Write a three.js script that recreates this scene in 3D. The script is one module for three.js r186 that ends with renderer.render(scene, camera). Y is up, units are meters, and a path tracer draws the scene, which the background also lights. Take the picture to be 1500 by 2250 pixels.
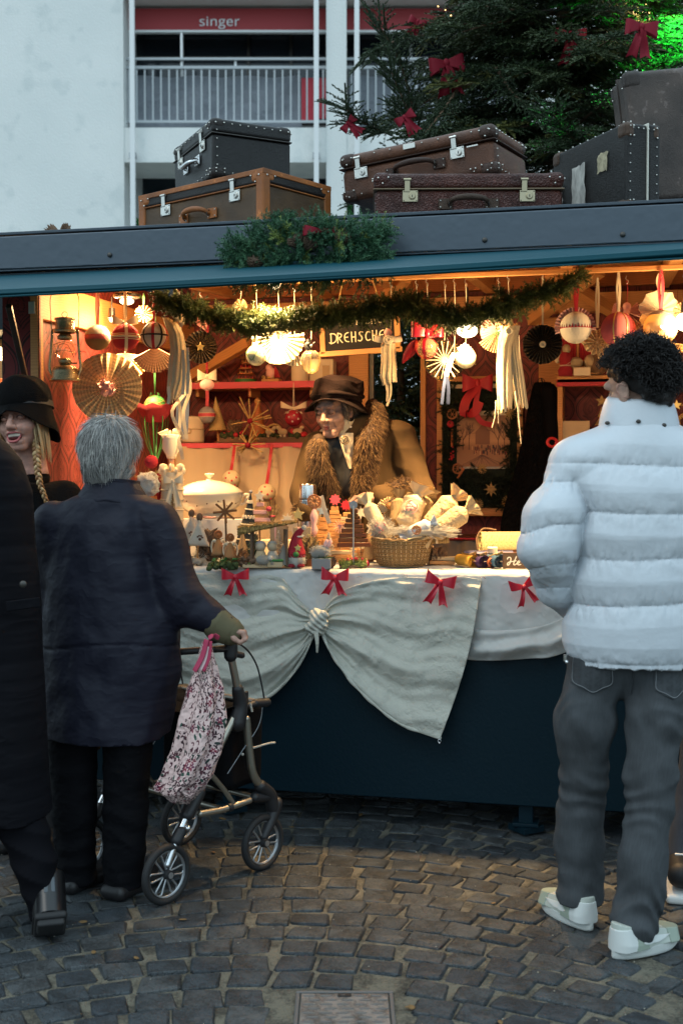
import * as THREE from 'three';
import { mergeGeometries } from 'three/addons/utils/BufferGeometryUtils.js';
import { RoundedBoxGeometry } from 'three/addons/geometries/RoundedBoxGeometry.js';
import { TextGeometry } from 'three/addons/geometries/TextGeometry.js';
import { FontLoader } from 'three/addons/loaders/FontLoader.js';

// ---------- camera, sky, sun, exposure ----------
const TH = 12.9 * Math.PI / 180,FPX = 2600,EYE = [0,1.4,4.57];
const scene = new THREE.Scene();
const camera = new THREE.PerspectiveCamera(2 * Math.atan(1125 / FPX) * 180 / Math.PI,682 / 1024,0.1,400);
camera.position.set(...EYE);
camera.rotation.order = 'YXZ';
camera.rotation.set(-Math.atan(85 / FPX),TH,0);
camera.focus = 4.75; camera.userData.fStop = 4; camera.setFocalLength && 0;
scene.add(camera);
const renderer = new THREE.WebGLRenderer({ antialias: true });
renderer.toneMapping = THREE.LinearToneMapping;
renderer.toneMappingExposure = 1.0;
renderer.shadowMap.enabled = true;
{ // an even, dull winter-dusk overcast, a little brighter towards the zenith
  const W = 64,H = 32,d = new Float32Array(W * H * 4);
  for (let r = 0; r < H; r++) {
    const e = Math.max(0,Math.sin(((r + .5) / H - .5) * Math.PI)),k = r < H / 2 ? .12 : (.95 + .5 * e) * 1.05;
    for (let c = 0; c < W; c++) { const o = (r * W + c) * 4; d[o] = .80 * k; d[o + 1] = 1.06 * k; d[o + 2] = 1.22 * k; d[o + 3] = 1; }
  }
  const t = new THREE.DataTexture(d,W,H,THREE.RGBAFormat,THREE.FloatType);
  t.mapping = THREE.EquirectangularReflectionMapping; t.magFilter = THREE.LinearFilter; t.needsUpdate = true;
  scene.background = t; scene.environment = t;
}
const sun = new THREE.DirectionalLight(new THREE.Color().setRGB(1,.95,.88),.5);
sun.position.set(-9,16,12); sun.castShadow = true; sun.shadow.radius = 40;
Object.assign(sun.shadow.camera,{ left: -8,right: 8,top: 8,bottom: -8,near: 1,far: 60 });
sun.shadow.mapSize.set(2048,2048);
scene.add(sun);

// ---------- small tools ----------
const { sin,cos,abs,min,max,sqrt,floor,PI,exp,pow,hypot,atan2,round } = Math;
let seed = 20241;
const rnd = () => { seed = (seed + 0x6D2B79F5) | 0; let t = Math.imul(seed ^ (seed >>> 15),1 | seed); t = (t + Math.imul(t ^ (t >>> 7),61 | t)) ^ t; return ((t ^ (t >>> 14)) >>> 0) / 4294967296; };
const rr = (a,b) => a + (b - a) * rnd(),pick = (a) => a[floor(rnd() * a.length)];
const clamp = (x,a = 0,b = 1) => min(b,max(a,x)),lerp = (a,b,t) => a + (b - a) * t,sst = (a,b,x) => { const t = clamp((x - a) / (b - a)); return t * t * (3 - 2 * t); };
const V = (x,y,z) => new THREE.Vector3(x,y,z),D2 = PI / 180;
const h3 = (x,y,z) => { let h = Math.imul(x,374761393) + Math.imul(y,668265263) + Math.imul(z,2147483647 ^ 1274126177); h = Math.imul(h ^ (h >>> 13),1274126177); return ((h ^ (h >>> 16)) >>> 0) / 4294967296; };
function n3(x,y,z) {  // value noise, 0..1
  const X = floor(x),Y = floor(y),Z = floor(z); x -= X; y -= Y; z -= Z;
  const u = x * x * (3 - 2 * x),v = y * y * (3 - 2 * y),w = z * z * (3 - 2 * z);
  return lerp(lerp(lerp(h3(X,Y,Z),h3(X + 1,Y,Z),u),lerp(h3(X,Y + 1,Z),h3(X + 1,Y + 1,Z),u),v),lerp(lerp(h3(X,Y,Z + 1),h3(X + 1,Y,Z + 1),u),lerp(h3(X,Y + 1,Z + 1),h3(X + 1,Y + 1,Z + 1),u),v),w);
}
const sn = (x,y,z) => n3(x,y,z) * 2 - 1;
function pn(x,y,p,k = 0) { const X = floor(x),Y = floor(y),m = (a) => ((a % p) + p) % p; x -= X; y -= Y; const u = x * x * (3 - 2 * x),v = y * y * (3 - 2 * y); return lerp(lerp(h3(m(X),m(Y),k),h3(m(X + 1),m(Y),k),u),lerp(h3(m(X),m(Y + 1),k),h3(m(X + 1),m(Y + 1),k),u),v); }
function fb(u,v,p,o = 4,k = 0) { let s = 0,a = .5,t = 0; for (let i = 0; i < o; i++) { s += a * pn(u * p,v * p,p,k + i); t += a; a *= .5; p *= 2; } return s / t; }   // tiling noise
// a pixel of the 1500 x 2250 photograph -> a place in the world
const RX = V(cos(TH),0,-sin(TH)),FW0 = V(-sin(TH),0,-cos(TH)),PT = Math.atan(85 / FPX);
const FW = FW0.clone().multiplyScalar(cos(PT)).add(V(0,-sin(PT),0)),UPV = RX.clone().cross(FW);
const ray = (px,py) => FW.clone().addScaledVector(RX,(px - 750) / FPX).addScaledVector(UPV,(1125 - py) / FPX);
const E = V(...EYE);
const P = (px,py,z) => { const r = ray(px,py); return E.clone().addScaledVector(r,(z - E.z) / r.z); };
const GP = (px,py,y = 0) => { const r = ray(px,py); return E.clone().addScaledVector(r,(y - E.y) / r.y); };
const DP = (px,py,d) => E.clone().addScaledVector(ray(px,py),d);
const PL = (px,py,p,n) => { const r = ray(px,py); return E.clone().addScaledVector(r,p.clone().sub(E).dot(n) / r.dot(n)); };
const mpp = (p) => p.clone().sub(E).dot(FW) / FPX;   // metres per pixel at a place

// ---------- geometry ----------
const _m = new THREE.Matrix4(),_e = new THREE.Euler(),_q = new THREE.Quaternion();
function X(g,x = 0,y = 0,z = 0,rx = 0,ry = 0,rz = 0,s = 1) { _e.set(rx,ry,rz,'YXZ'); _q.setFromEuler(_e); _m.compose(V(x,y,z),_q,Array.isArray(s) ? V(...s) : V(s,s,s)); g.applyMatrix4(_m); return g; }
function boxUV(g) {
  if (g.index) g = g.toNonIndexed();
  const p = g.attributes.position,n = g.attributes.normal,uv = new Float32Array(p.count * 2);
  for (let i = 0; i < p.count; i++) {
    const a = abs(n.getX(i)),b = abs(n.getY(i)),c = abs(n.getZ(i));
    if (a >= b && a >= c) { uv[2 * i] = p.getZ(i); uv[2 * i + 1] = p.getY(i); } else if (b >= c) { uv[2 * i] = p.getX(i); uv[2 * i + 1] = p.getZ(i); } else { uv[2 * i] = p.getX(i); uv[2 * i + 1] = p.getY(i); }
  }
  g.setAttribute('uv',new THREE.BufferAttribute(uv,2)); return g;
}
const bx = (w,h,d,x = 0,y = 0,z = 0,rx = 0,ry = 0,rz = 0,b = .003) => X(boxUV(b > 0 ? new RoundedBoxGeometry(w,h,d,1,min(b,w * .45,h * .45,d * .45)) : new THREE.BoxGeometry(w,h,d)),x,y,z,rx,ry,rz);
const suv = (g,a,b) => { const u = g.attributes.uv; for (let i = 0; i < u.count; i++) u.setXY(i,u.getX(i) * a,u.getY(i) * b); return g; };
const cy = (rt,rb,h,x = 0,y = 0,z = 0,rx = 0,ry = 0,rz = 0,n = 20,open = false) => X(suv(new THREE.CylinderGeometry(rt,rb,h,n,1,open),2 * PI * max(rt,rb),h),x,y,z,rx,ry,rz);
const sp = (r,x = 0,y = 0,z = 0,s = 1,a = 20,b = 14) => X(suv(new THREE.SphereGeometry(r,a,b),2 * PI * r,PI * r),x,y,z,0,0,0,s);
const lat = (pts,n = 28) => suv(new THREE.LatheGeometry(pts.map(([a,b]) => new THREE.Vector2(a,b)),n),.4,.4);
const tor = (R,r,a = 24,b = 8,arc = 2 * PI) => suv(new THREE.TorusGeometry(R,r,b,a,arc),R * 6,r * 6);
const vec = (p) => p.isVector3 ? p : V(...p);
const curve = (pts,closed = false) => new THREE.CatmullRomCurve3(pts.map(vec),closed,'centripetal');
function tb(pts,r,sides = 7,segs = 0,closed = false) {   // a tube; r a number or a function of t
  const c = curve(pts,closed),n = segs || max(2,(pts.length - 1) * 5),L = c.getLength(),R = typeof r === 'number' ? r : 1;
  const g = new THREE.TubeGeometry(c,n,R,sides,closed),u = g.attributes.uv,p = g.attributes.position;
  if (typeof r !== 'number') for (let i = 0; i <= n; i++) { const ct = c.getPointAt(i / n),k = max(1e-4,r(i / n)); for (let j = 0; j <= sides; j++) { const q = i * (sides + 1) + j; p.setXYZ(q,ct.x + (p.getX(q) - ct.x) * k,ct.y + (p.getY(q) - ct.y) * k,ct.z + (p.getZ(q) - ct.z) * k); } }
  for (let i = 0; i < u.count; i++) u.setXY(i,u.getX(i) * L,u.getY(i) * 6 * (typeof r === 'number' ? r : r(.5)));
  if (!closed) { const e0 = c.getPointAt(0),e1 = c.getPointAt(1),k0 = typeof r === 'number' ? r : r(0),k1 = typeof r === 'number' ? r : r(1); if (sides > 4 && max(k0,k1) > .003) return mergeGeometries([ni(g),ni(sp(k0,e0.x,e0.y,e0.z,1,sides,5)),ni(sp(k1,e1.x,e1.y,e1.z,1,sides,5))]); }
  return g;
}
const seg = (a,b,r,sides = 6) => { a = vec(a); b = vec(b); const d = b.clone().sub(a),L = d.length(); const g = suv(new THREE.CylinderGeometry(r,r,L,sides),6 * r,L); g.applyQuaternion(_q.setFromUnitVectors(V(0,1,0),d.normalize())); return g.translate((a.x + b.x) / 2,(a.y + b.y) / 2,(a.z + b.z) / 2); };
function bar(a,b,w,h,up = V(0,1,0),bev = .003) {   // a squared timber from a to b
  a = vec(a); b = vec(b); const d = b.clone().sub(a),L = d.length(); d.normalize(); const s = d.clone().cross(up).normalize(),u = s.clone().cross(d);
  const g = bx(L,h,w,0,0,0,0,0,0,bev); g.applyMatrix4(_m.makeBasis(d,u,s)); return g.translate((a.x + b.x) / 2,(a.y + b.y) / 2,(a.z + b.z) / 2);
}
function sheet(fn,nu,nv,th = 0) {   // a surface fn(u, v) -> [x, y, z], with thickness th
  const pos = [],uv = [],ix = [],N = (nu + 1) * (nv + 1);
  for (let j = 0; j <= nv; j++) for (let i = 0; i <= nu; i++) { const r = fn(i / nu,j / nv); pos.push(r[0],r[1],r[2]); uv.push(r.length > 3 ? r[3] : i / nu,r.length > 3 ? r[4] : j / nv); }
  for (let j = 0; j < nv; j++) for (let i = 0; i < nu; i++) { const a = j * (nu + 1) + i,b = a + 1,c = a + nu + 1,d = c + 1; ix.push(a,c,b,b,c,d); }
  let g = new THREE.BufferGeometry(); g.setAttribute('position',new THREE.Float32BufferAttribute(pos,3)); g.setAttribute('uv',new THREE.Float32BufferAttribute(uv,2)); g.setIndex(ix); g.computeVertexNormals();
  if (!th) return g;
  const n = g.attributes.normal.array,p2 = pos.concat(pos.map((v,i) => v - n[i] * th)),ix2 = ix.slice();
  for (let i = 0; i < ix.length; i += 3) ix2.push(ix[i] + N,ix[i + 2] + N,ix[i + 1] + N);
  const g2 = new THREE.BufferGeometry(); g2.setAttribute('position',new THREE.Float32BufferAttribute(p2,3)); g2.setAttribute('uv',new THREE.Float32BufferAttribute(uv.concat(uv),2));
  const edge = (a,b) => ix2.push(a,b,a + N,b,b + N,a + N);
  for (let i = 0; i < nu; i++) { edge(i,i + 1); edge(nv * (nu + 1) + i + 1,nv * (nu + 1) + i); }
  for (let j = 0; j < nv; j++) { edge((j + 1) * (nu + 1),j * (nu + 1)); edge(j * (nu + 1) + nu,(j + 1) * (nu + 1) + nu); }
  g2.setIndex(ix2); g2.computeVertexNormals(); return g2;
}
function rib(pts,w,side = V(0,0,1),th = .0008,segs = 0) {   // a flat ribbon along points; side = direction of its width
  const c = curve(pts),n = segs || (pts.length - 1) * 6,W = typeof w === 'number' ? () => w : w,s0 = vec(side).clone().normalize(),L = c.getLength();
  return sheet((u,v) => { const t = clamp(u,1e-4,1 - 1e-4),p = c.getPointAt(t),tg = c.getTangentAt(t),s = s0.clone().addScaledVector(tg,-s0.dot(tg)).normalize(),k = (v - .5) * W(t); return [p.x + s.x * k,p.y + s.y * k,p.z + s.z * k,u * L,v * W(t)]; },n,1,th);
}
const ext = (pts,d,b = .001,holes = []) => { const s = new THREE.Shape(pts.map(([x,y]) => new THREE.Vector2(x,y))); for (const h of holes) s.holes.push(new THREE.Path(h.map(([x,y]) => new THREE.Vector2(x,y)))); return new THREE.ExtrudeGeometry(s,{ depth: d,bevelEnabled: b > 0,bevelSize: b,bevelThickness: b,bevelSegments: 1,curveSegments: 8 }); };
const starPts = (n,R,r,a0 = PI / 2) => Array.from({ length: 2 * n },(_,i) => { const a = a0 + i * PI / n,k = i % 2 ? r : R; return [k * cos(a),k * sin(a)]; });
function ni(g) { g = g.index ? g.toNonIndexed() : g; for (const k of Object.keys(g.attributes)) if (!['position','normal','uv'].includes(k)) g.deleteAttribute(k); if (!g.attributes.uv) g.setAttribute('uv',new THREE.BufferAttribute(new Float32Array(g.attributes.position.count * 2),2)); g.morphAttributes = {}; return g; }
const mg = (gs) => gs.length === 1 ? gs[0] : mergeGeometries(gs.map(ni));
// ---------- naming ----------
const taken = new Map();
const numbered = (n) => { const k = taken.get(n) ?? 0; taken.set(n,k + 1); return k ? n + '_' + String(k).padStart(3,'0') : n; };
function thing(name,label,category,pos = V(0,0,0),o = {}) {
  const g = new THREE.Group(); g.name = numbered(name); g.userData = { label,category }; if (o.group) g.userData.group = o.group; if (o.kind) g.userData.kind = o.kind;
  g.position.copy(vec(pos)); g.rotation.set(o.rx ?? 0,o.ry ?? 0,o.rz ?? 0,'YXZ'); scene.add(g); return g;
}
function sub(name,geos,mat,parent,label) {
  const m = new THREE.Mesh(mg([].concat(geos)),mat); m.name = name; m.castShadow = m.receiveShadow = true; if (label) m.userData.label = label; parent.add(m); return m;
}
function copyOf(src,pos,o = {}) { const c = src.clone(); c.name = numbered(src.name.replace(/_\d{3}$/,'')); c.userData = { ...src.userData }; if (o.label) c.userData.label = o.label; c.position.copy(vec(pos)); if (o.ry !== undefined) c.rotation.y = o.ry; if (o.rz !== undefined) c.rotation.z = o.rz; if (o.s) c.scale.setScalar(o.s); scene.add(c); return c; }
function struct(name,label) { const g = new THREE.Group(); g.name = numbered(name); g.userData = { kind: 'structure' }; if (label) g.userData.label = label; scene.add(g); return g; }
// ---------- textures ----------
function tex(n,fn,srgb = false) {
  const d = new Uint8Array(n * n * 4);
  for (let y = 0; y < n; y++) for (let x = 0; x < n; x++) { const c = fn((x + .5) / n,(y + .5) / n),o = (y * n + x) * 4; if (typeof c === 'number') d[o] = d[o + 1] = d[o + 2] = clamp(c) * 255; else { d[o] = clamp(c[0]) * 255; d[o + 1] = clamp(c[1]) * 255; d[o + 2] = clamp(c[2]) * 255; } d[o + 3] = 255; }
  const t = new THREE.DataTexture(d,n,n,THREE.RGBAFormat); t.wrapS = t.wrapT = THREE.RepeatWrapping; t.magFilter = THREE.LinearFilter; if (srgb) t.colorSpace = THREE.SRGBColorSpace; t.needsUpdate = true; return t;
}
function ctex(w,h,draw) { const c = document.createElement('canvas'); c.width = w; c.height = h; draw(c.getContext('2d'),w,h); const t = new THREE.CanvasTexture(c); t.colorSpace = THREE.SRGBColorSpace; t.wrapS = t.wrapT = THREE.RepeatWrapping; return t; }
const rep = (t,m,n = m) => { const c = t.clone(); c.repeat.set(1 / m,1 / n); c.needsUpdate = true; return c; };   // one tile = m metres
const mixc = (a,b,t) => a.map((v,i) => lerp(v,b[i],t));
const T = {
  weave: tex(128,(u,v) => .5 + .25 * sin(u * PI * 64) * (((v * 64) | 0) % 2 ? 1 : -1) + .25 * (fb(u,v,16,2) - .5)),
  crease: tex(256,(u,v) => { const a = fb(u,v,4,4,3); return 1 - abs(a - .5) * 3; }),
  fine: tex(256,(u,v) => fb(u,v,32,3,9)),
  blot: tex(256,(u,v) => { const k = .8 + .4 * (fb(u,v,6,5,21) - .5); return [k,k,k]; },true),
  plaster: tex(512,(u,v) => { const a = fb(u,v,5,5,5),b = fb(u,v,12,4,31),s = sst(.62,.84,b) * .05 + (a - .5) * .05; return [.93 - s * 1.05,.94 - s * .85,.94 - s * .8]; },true),
  grain: tex(512,(u,v) => { const w = fb(u,v * .999,3,3,44) * 1.2,g = sin((v * 22 + w * 3) * 2 * PI) * .5 + .5,k = .80 + .16 * g + .12 * (pn(u * 8,v * 256,256,7) - .5); return mixc([.60,.40,.24],[.86,.66,.43],clamp(k * 1.3 - .5)); },true),
  leather: tex(512,(u,v) => { const a = fb(u,v,40,3,13),b = fb(u,v,10,3,14); return abs(a - .5) * 1.6 + b * .4; }),
  croc: tex(512,(u,v) => { const w = fb(u,v,6,4,61),r = abs(sin((u * 6 + w * 4) * PI)) * abs(sin((v * 10 + w * 5) * PI)); return clamp(pow(r,.35) * .8 + .2 * fb(u,v,40,2,8)); }),
  wear: tex(512,(u,v) => { const a = fb(u,v,4,5,77),b = fb(u,v,30,3,71),k = .72 + .5 * (a - .5) + sst(.62,.8,b * .5 + a * .5) * .7; return [k,k * .97,k * .93]; },true),
  stone: tex(512,(u,v) => { const k = .86 + .9 * (fb(u,v,8,5,91) - .5) + .5 * (fb(u,v,70,3,95) - .5); return [k,k * 1.0,k]; },true),
  denim: tex(256,(u,v) => { const k = .95 + .22 * (fb(u,v,4,4,55) - .5) + .08 * (pn(u * 128,v * 16,128,3) - .5); return [k,k,k]; },true),
  straw: tex(256,(u,v) => { const k = .75 + .5 * (pn(u * 64,v * 6,64,17) - .5); return [k,k * .93,k * .8]; },true),
};
function mat(color,roughness = .7,o = {}) {
  const c = new THREE.Color(); if (Array.isArray(color)) c.setRGB(...color); else c.set(color);
  const { bump,bs = .001,map,phys,...rest } = o;
  const p = { color: c,roughness,...rest,side: THREE.DoubleSide }; if (map) p.map = map; if (bump) { p.bumpMap = bump; p.bumpScale = bs; }
  return phys || o.transmission || o.clearcoat || o.sheen ? new THREE.MeshPhysicalMaterial(p) : new THREE.MeshStandardMaterial(p);
}
// ---------- distance fields ----------
const smin = (a,b,k) => { const h = max(k - abs(a - b),0) / k; return min(a,b) - h * h * k * .25; };
const cap = (a,b,r1,r2 = r1) => { const [ax,ay,az] = a,dx = b[0] - ax,dy = b[1] - ay,dz = b[2] - az,L = dx * dx + dy * dy + dz * dz + 1e-9; return (x,y,z) => { const px = x - ax,py = y - ay,pz = z - az,t = clamp((px * dx + py * dy + pz * dz) / L); return hypot(px - dx * t,py - dy * t,pz - dz * t) - (r1 + (r2 - r1) * t); }; };
const ell = (c,r) => (x,y,z) => { x -= c[0]; y -= c[1]; z -= c[2]; const a = hypot(x / r[0],y / r[1],z / r[2]),b = hypot(x / (r[0] * r[0]),y / (r[1] * r[1]),z / (r[2] * r[2])); return b < 1e-6 ? -min(...r) : a * (a - 1) / b; };
const uni = (k,...f) => (x,y,z) => { let d = f[0](x,y,z); for (let i = 1; i < f.length; i++) d = smin(d,f[i](x,y,z),k); return d; };
const cut = (k,a,b) => (x,y,z) => -smin(-a(x,y,z),b(x,y,z),k);
function nets(f,lo,hi,c,uvf) {   // surface nets: the zero surface of f on a grid of cell c
  const nx = Math.ceil((hi[0] - lo[0]) / c) + 2,ny = Math.ceil((hi[1] - lo[1]) / c) + 2,nz = Math.ceil((hi[2] - lo[2]) / c) + 2,B = 5,R = B * c * .9 + c;
  const v = new Float32Array(nx * ny * nz),at = (i,j,k) => (k * ny + j) * nx + i;
  for (let K = 0; K < nz; K += B) for (let J = 0; J < ny; J += B) for (let I = 0; I < nx; I += B) {
    const d = f(lo[0] + (I + B / 2) * c,lo[1] + (J + B / 2) * c,lo[2] + (K + B / 2) * c),skip = abs(d) > R * 1.6 + .02;
    for (let k = K; k < min(K + B,nz); k++) for (let j = J; j < min(J + B,ny); j++) for (let i = I; i < min(I + B,nx); i++) v[at(i,j,k)] = skip ? d : f(lo[0] + i * c,lo[1] + j * c,lo[2] + k * c);
  }
  const id = new Int32Array(nx * ny * nz).fill(-1),pos = [],ix = [],E12 = [[0,1],[2,3],[4,5],[6,7],[0,2],[1,3],[4,6],[5,7],[0,4],[1,5],[2,6],[3,7]],q = new Float32Array(8);
  for (let k = 0; k < nz - 1; k++) for (let j = 0; j < ny - 1; j++) for (let i = 0; i < nx - 1; i++) {
    let m = 0; for (let a = 0; a < 8; a++) { q[a] = v[at(i + (a & 1),j + ((a >> 1) & 1),k + (a >> 2))]; if (q[a] < 0) m++; }
    if (!m || m === 8) continue;
    let x = 0,y = 0,z = 0,n = 0;
    for (const [a,b] of E12) if ((q[a] < 0) !== (q[b] < 0)) { const t = q[a] / (q[a] - q[b]); x += lerp(a & 1,b & 1,t); y += lerp((a >> 1) & 1,(b >> 1) & 1,t); z += lerp(a >> 2,b >> 2,t); n++; }
    id[at(i,j,k)] = pos.length / 3; pos.push(lo[0] + (i + x / n) * c,lo[1] + (j + y / n) * c,lo[2] + (k + z / n) * c);
  }
  const quad = (a,b,d,e,s) => { if (min(a,b,d,e) < 0) return; s ? ix.push(a,b,d,a,d,e) : ix.push(a,d,b,a,e,d); };
  for (let k = 1; k < nz - 1; k++) for (let j = 1; j < ny - 1; j++) for (let i = 1; i < nx - 1; i++) {
    const s = v[at(i,j,k)] < 0;
    if (s !== v[at(i + 1,j,k)] < 0) quad(id[at(i,j - 1,k - 1)],id[at(i,j,k - 1)],id[at(i,j,k)],id[at(i,j - 1,k)],s);
    if (s !== v[at(i,j + 1,k)] < 0) quad(id[at(i - 1,j,k - 1)],id[at(i - 1,j,k)],id[at(i,j,k)],id[at(i,j,k - 1)],s);
    if (s !== v[at(i,j,k + 1)] < 0) quad(id[at(i - 1,j - 1,k)],id[at(i,j - 1,k)],id[at(i,j,k)],id[at(i - 1,j,k)],s);
  }
  const n = new Float32Array(pos.length),uv = new Float32Array(pos.length / 3 * 2),e = c * .4;
  for (let i = 0; i < pos.length; i += 3) {
    const x = pos[i],y = pos[i + 1],z = pos[i + 2],a = f(x + e,y,z) - f(x - e,y,z),b = f(x,y + e,z) - f(x,y - e,z),d = f(x,y,z + e) - f(x,y,z - e),l = hypot(a,b,d) || 1;
    n[i] = a / l; n[i + 1] = b / l; n[i + 2] = d / l; const w = uvf ? uvf(x,y,z) : [x * .8 + z * .6,y]; uv[i / 3 * 2] = w[0]; uv[i / 3 * 2 + 1] = w[1];
  }
  const g = new THREE.BufferGeometry(); g.setAttribute('position',new THREE.Float32BufferAttribute(pos,3)); g.setAttribute('normal',new THREE.BufferAttribute(n,3)); g.setAttribute('uv',new THREE.BufferAttribute(uv,2)); g.setIndex(ix); return g;
}
// ---------- shared materials ----------
const mt = {
  whiteWall: mat([.86,.86,.84],.92,{ map: rep(T.plaster,4),bump: rep(T.fine,.6),bs: .004 }),
  whitePaint: mat([.74,.75,.75],.5),steelGrey2: mat([.42,.45,.47],.5),steelGrey: mat([.32,.34,.36],.4,{ metalness: .6 }),
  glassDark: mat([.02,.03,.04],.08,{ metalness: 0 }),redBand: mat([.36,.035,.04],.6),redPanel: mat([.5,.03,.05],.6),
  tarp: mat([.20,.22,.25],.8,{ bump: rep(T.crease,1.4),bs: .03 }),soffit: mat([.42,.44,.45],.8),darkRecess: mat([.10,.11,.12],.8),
  teal: mat([.0012,.012,.020],.5,{ specularIntensity: .35,phys: true,bump: rep(T.fine,.3),bs: .0006 }),tealFlap: mat([.002,.052,.072],.5,{ specularIntensity: .4,phys: true,bump: rep(T.grain,.6,.2),bs: .0008 }),tealDark: mat([.003,.020,.030],.6),alu: mat([.070,.088,.108],.45,{ metalness: .5,bump: rep(T.fine,1.2),bs: .0015 }),rubber: mat([.012,.012,.013],.7),black: mat([.006,.006,.007],.6),
  pine: mat([.95,.86,.72],.6,{ map: rep(T.grain,.5,.25),bump: rep(T.fine,.2),bs: .0006 }),pineRed: mat([.70,.42,.25],.6,{ map: rep(T.grain,.5,.25) }),darkWood: mat([.20,.10,.05],.5,{ map: rep(T.grain,.4,.2) }),paleWood: mat([1.0,.93,.80],.7,{ map: rep(T.grain,.12,.06) }),barkStick: mat([.16,.10,.06],.9,{ bump: rep(T.leather,.1),bs: .002 }),
  brass: mat([.55,.42,.22],.28,{ metalness: 1 }),nickel: mat([.62,.60,.55],.35,{ metalness: 1,bump: rep(T.fine,.05),bs: .0004 }),steel: mat([.60,.60,.60],.22,{ metalness: 1 }),chrome: mat([.7,.71,.72],.25,{ metalness: 1 }),darkMetal: mat([.07,.065,.06],.4,{ metalness: .8 }),
  cream: mat([.68,.57,.40],.85,{ bump: rep(T.weave,.04),bs: .0006 }),creamPaper: mat([.70,.59,.42],.85),kraft: mat([.52,.38,.22],.85),whiteFelt: mat([.64,.58,.48],.95,{ bump: rep(T.fine,.06),bs: .004 }),pinkPaper: mat([.78,.42,.36],.8),red: mat([.42,.014,.026],.55),redSatin: mat([.46,.012,.03],.30,{ sheen: .6,sheenColor: new THREE.Color(1,.3,.35),sheenRoughness: .4 }),redFelt: mat([.40,.02,.035],.95,{ bump: rep(T.fine,.06),bs: .003 }),burgundy: mat([.20,.006,.018],.6,{ specularIntensity: .4,phys: true }),pinkRibbon: mat([.60,.07,.10],.6),
  wrapCream: mat([.56,.44,.27],.85,{ bump: rep(T.crease,.1),bs: .002 }),moss: mat([.10,.13,.03],.95),needle: mat([.022,.048,.016],.62),needleTree: mat([.026,.048,.018],.6),needleBlue: mat([.024,.062,.042],.6),twig: mat([.09,.06,.035],.9),cone: mat([.14,.08,.045],.8),snow: mat([.66,.63,.56],.9,{ bump: rep(T.fine,.05),bs: .006 }),gold: mat([.62,.45,.16],.4,{ metalness: .7 }),strawM: mat([.72,.54,.26],.7,{ map: rep(T.straw,.05) }),
  burlap: mat([.55,.42,.25],.95,{ bump: rep(T.weave,.06),bs: .002 }),greyFelt: mat([.30,.29,.30],.95),green: mat([.03,.16,.035],.6),
  glass: mat([1,.95,.85],.04,{ transmission: 1,thickness: 0,ior: 1.5 }),porcelain: mat([.80,.72,.55],.18,{ clearcoat: .6,clearcoatRoughness: .1,phys: true }),
};
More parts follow.
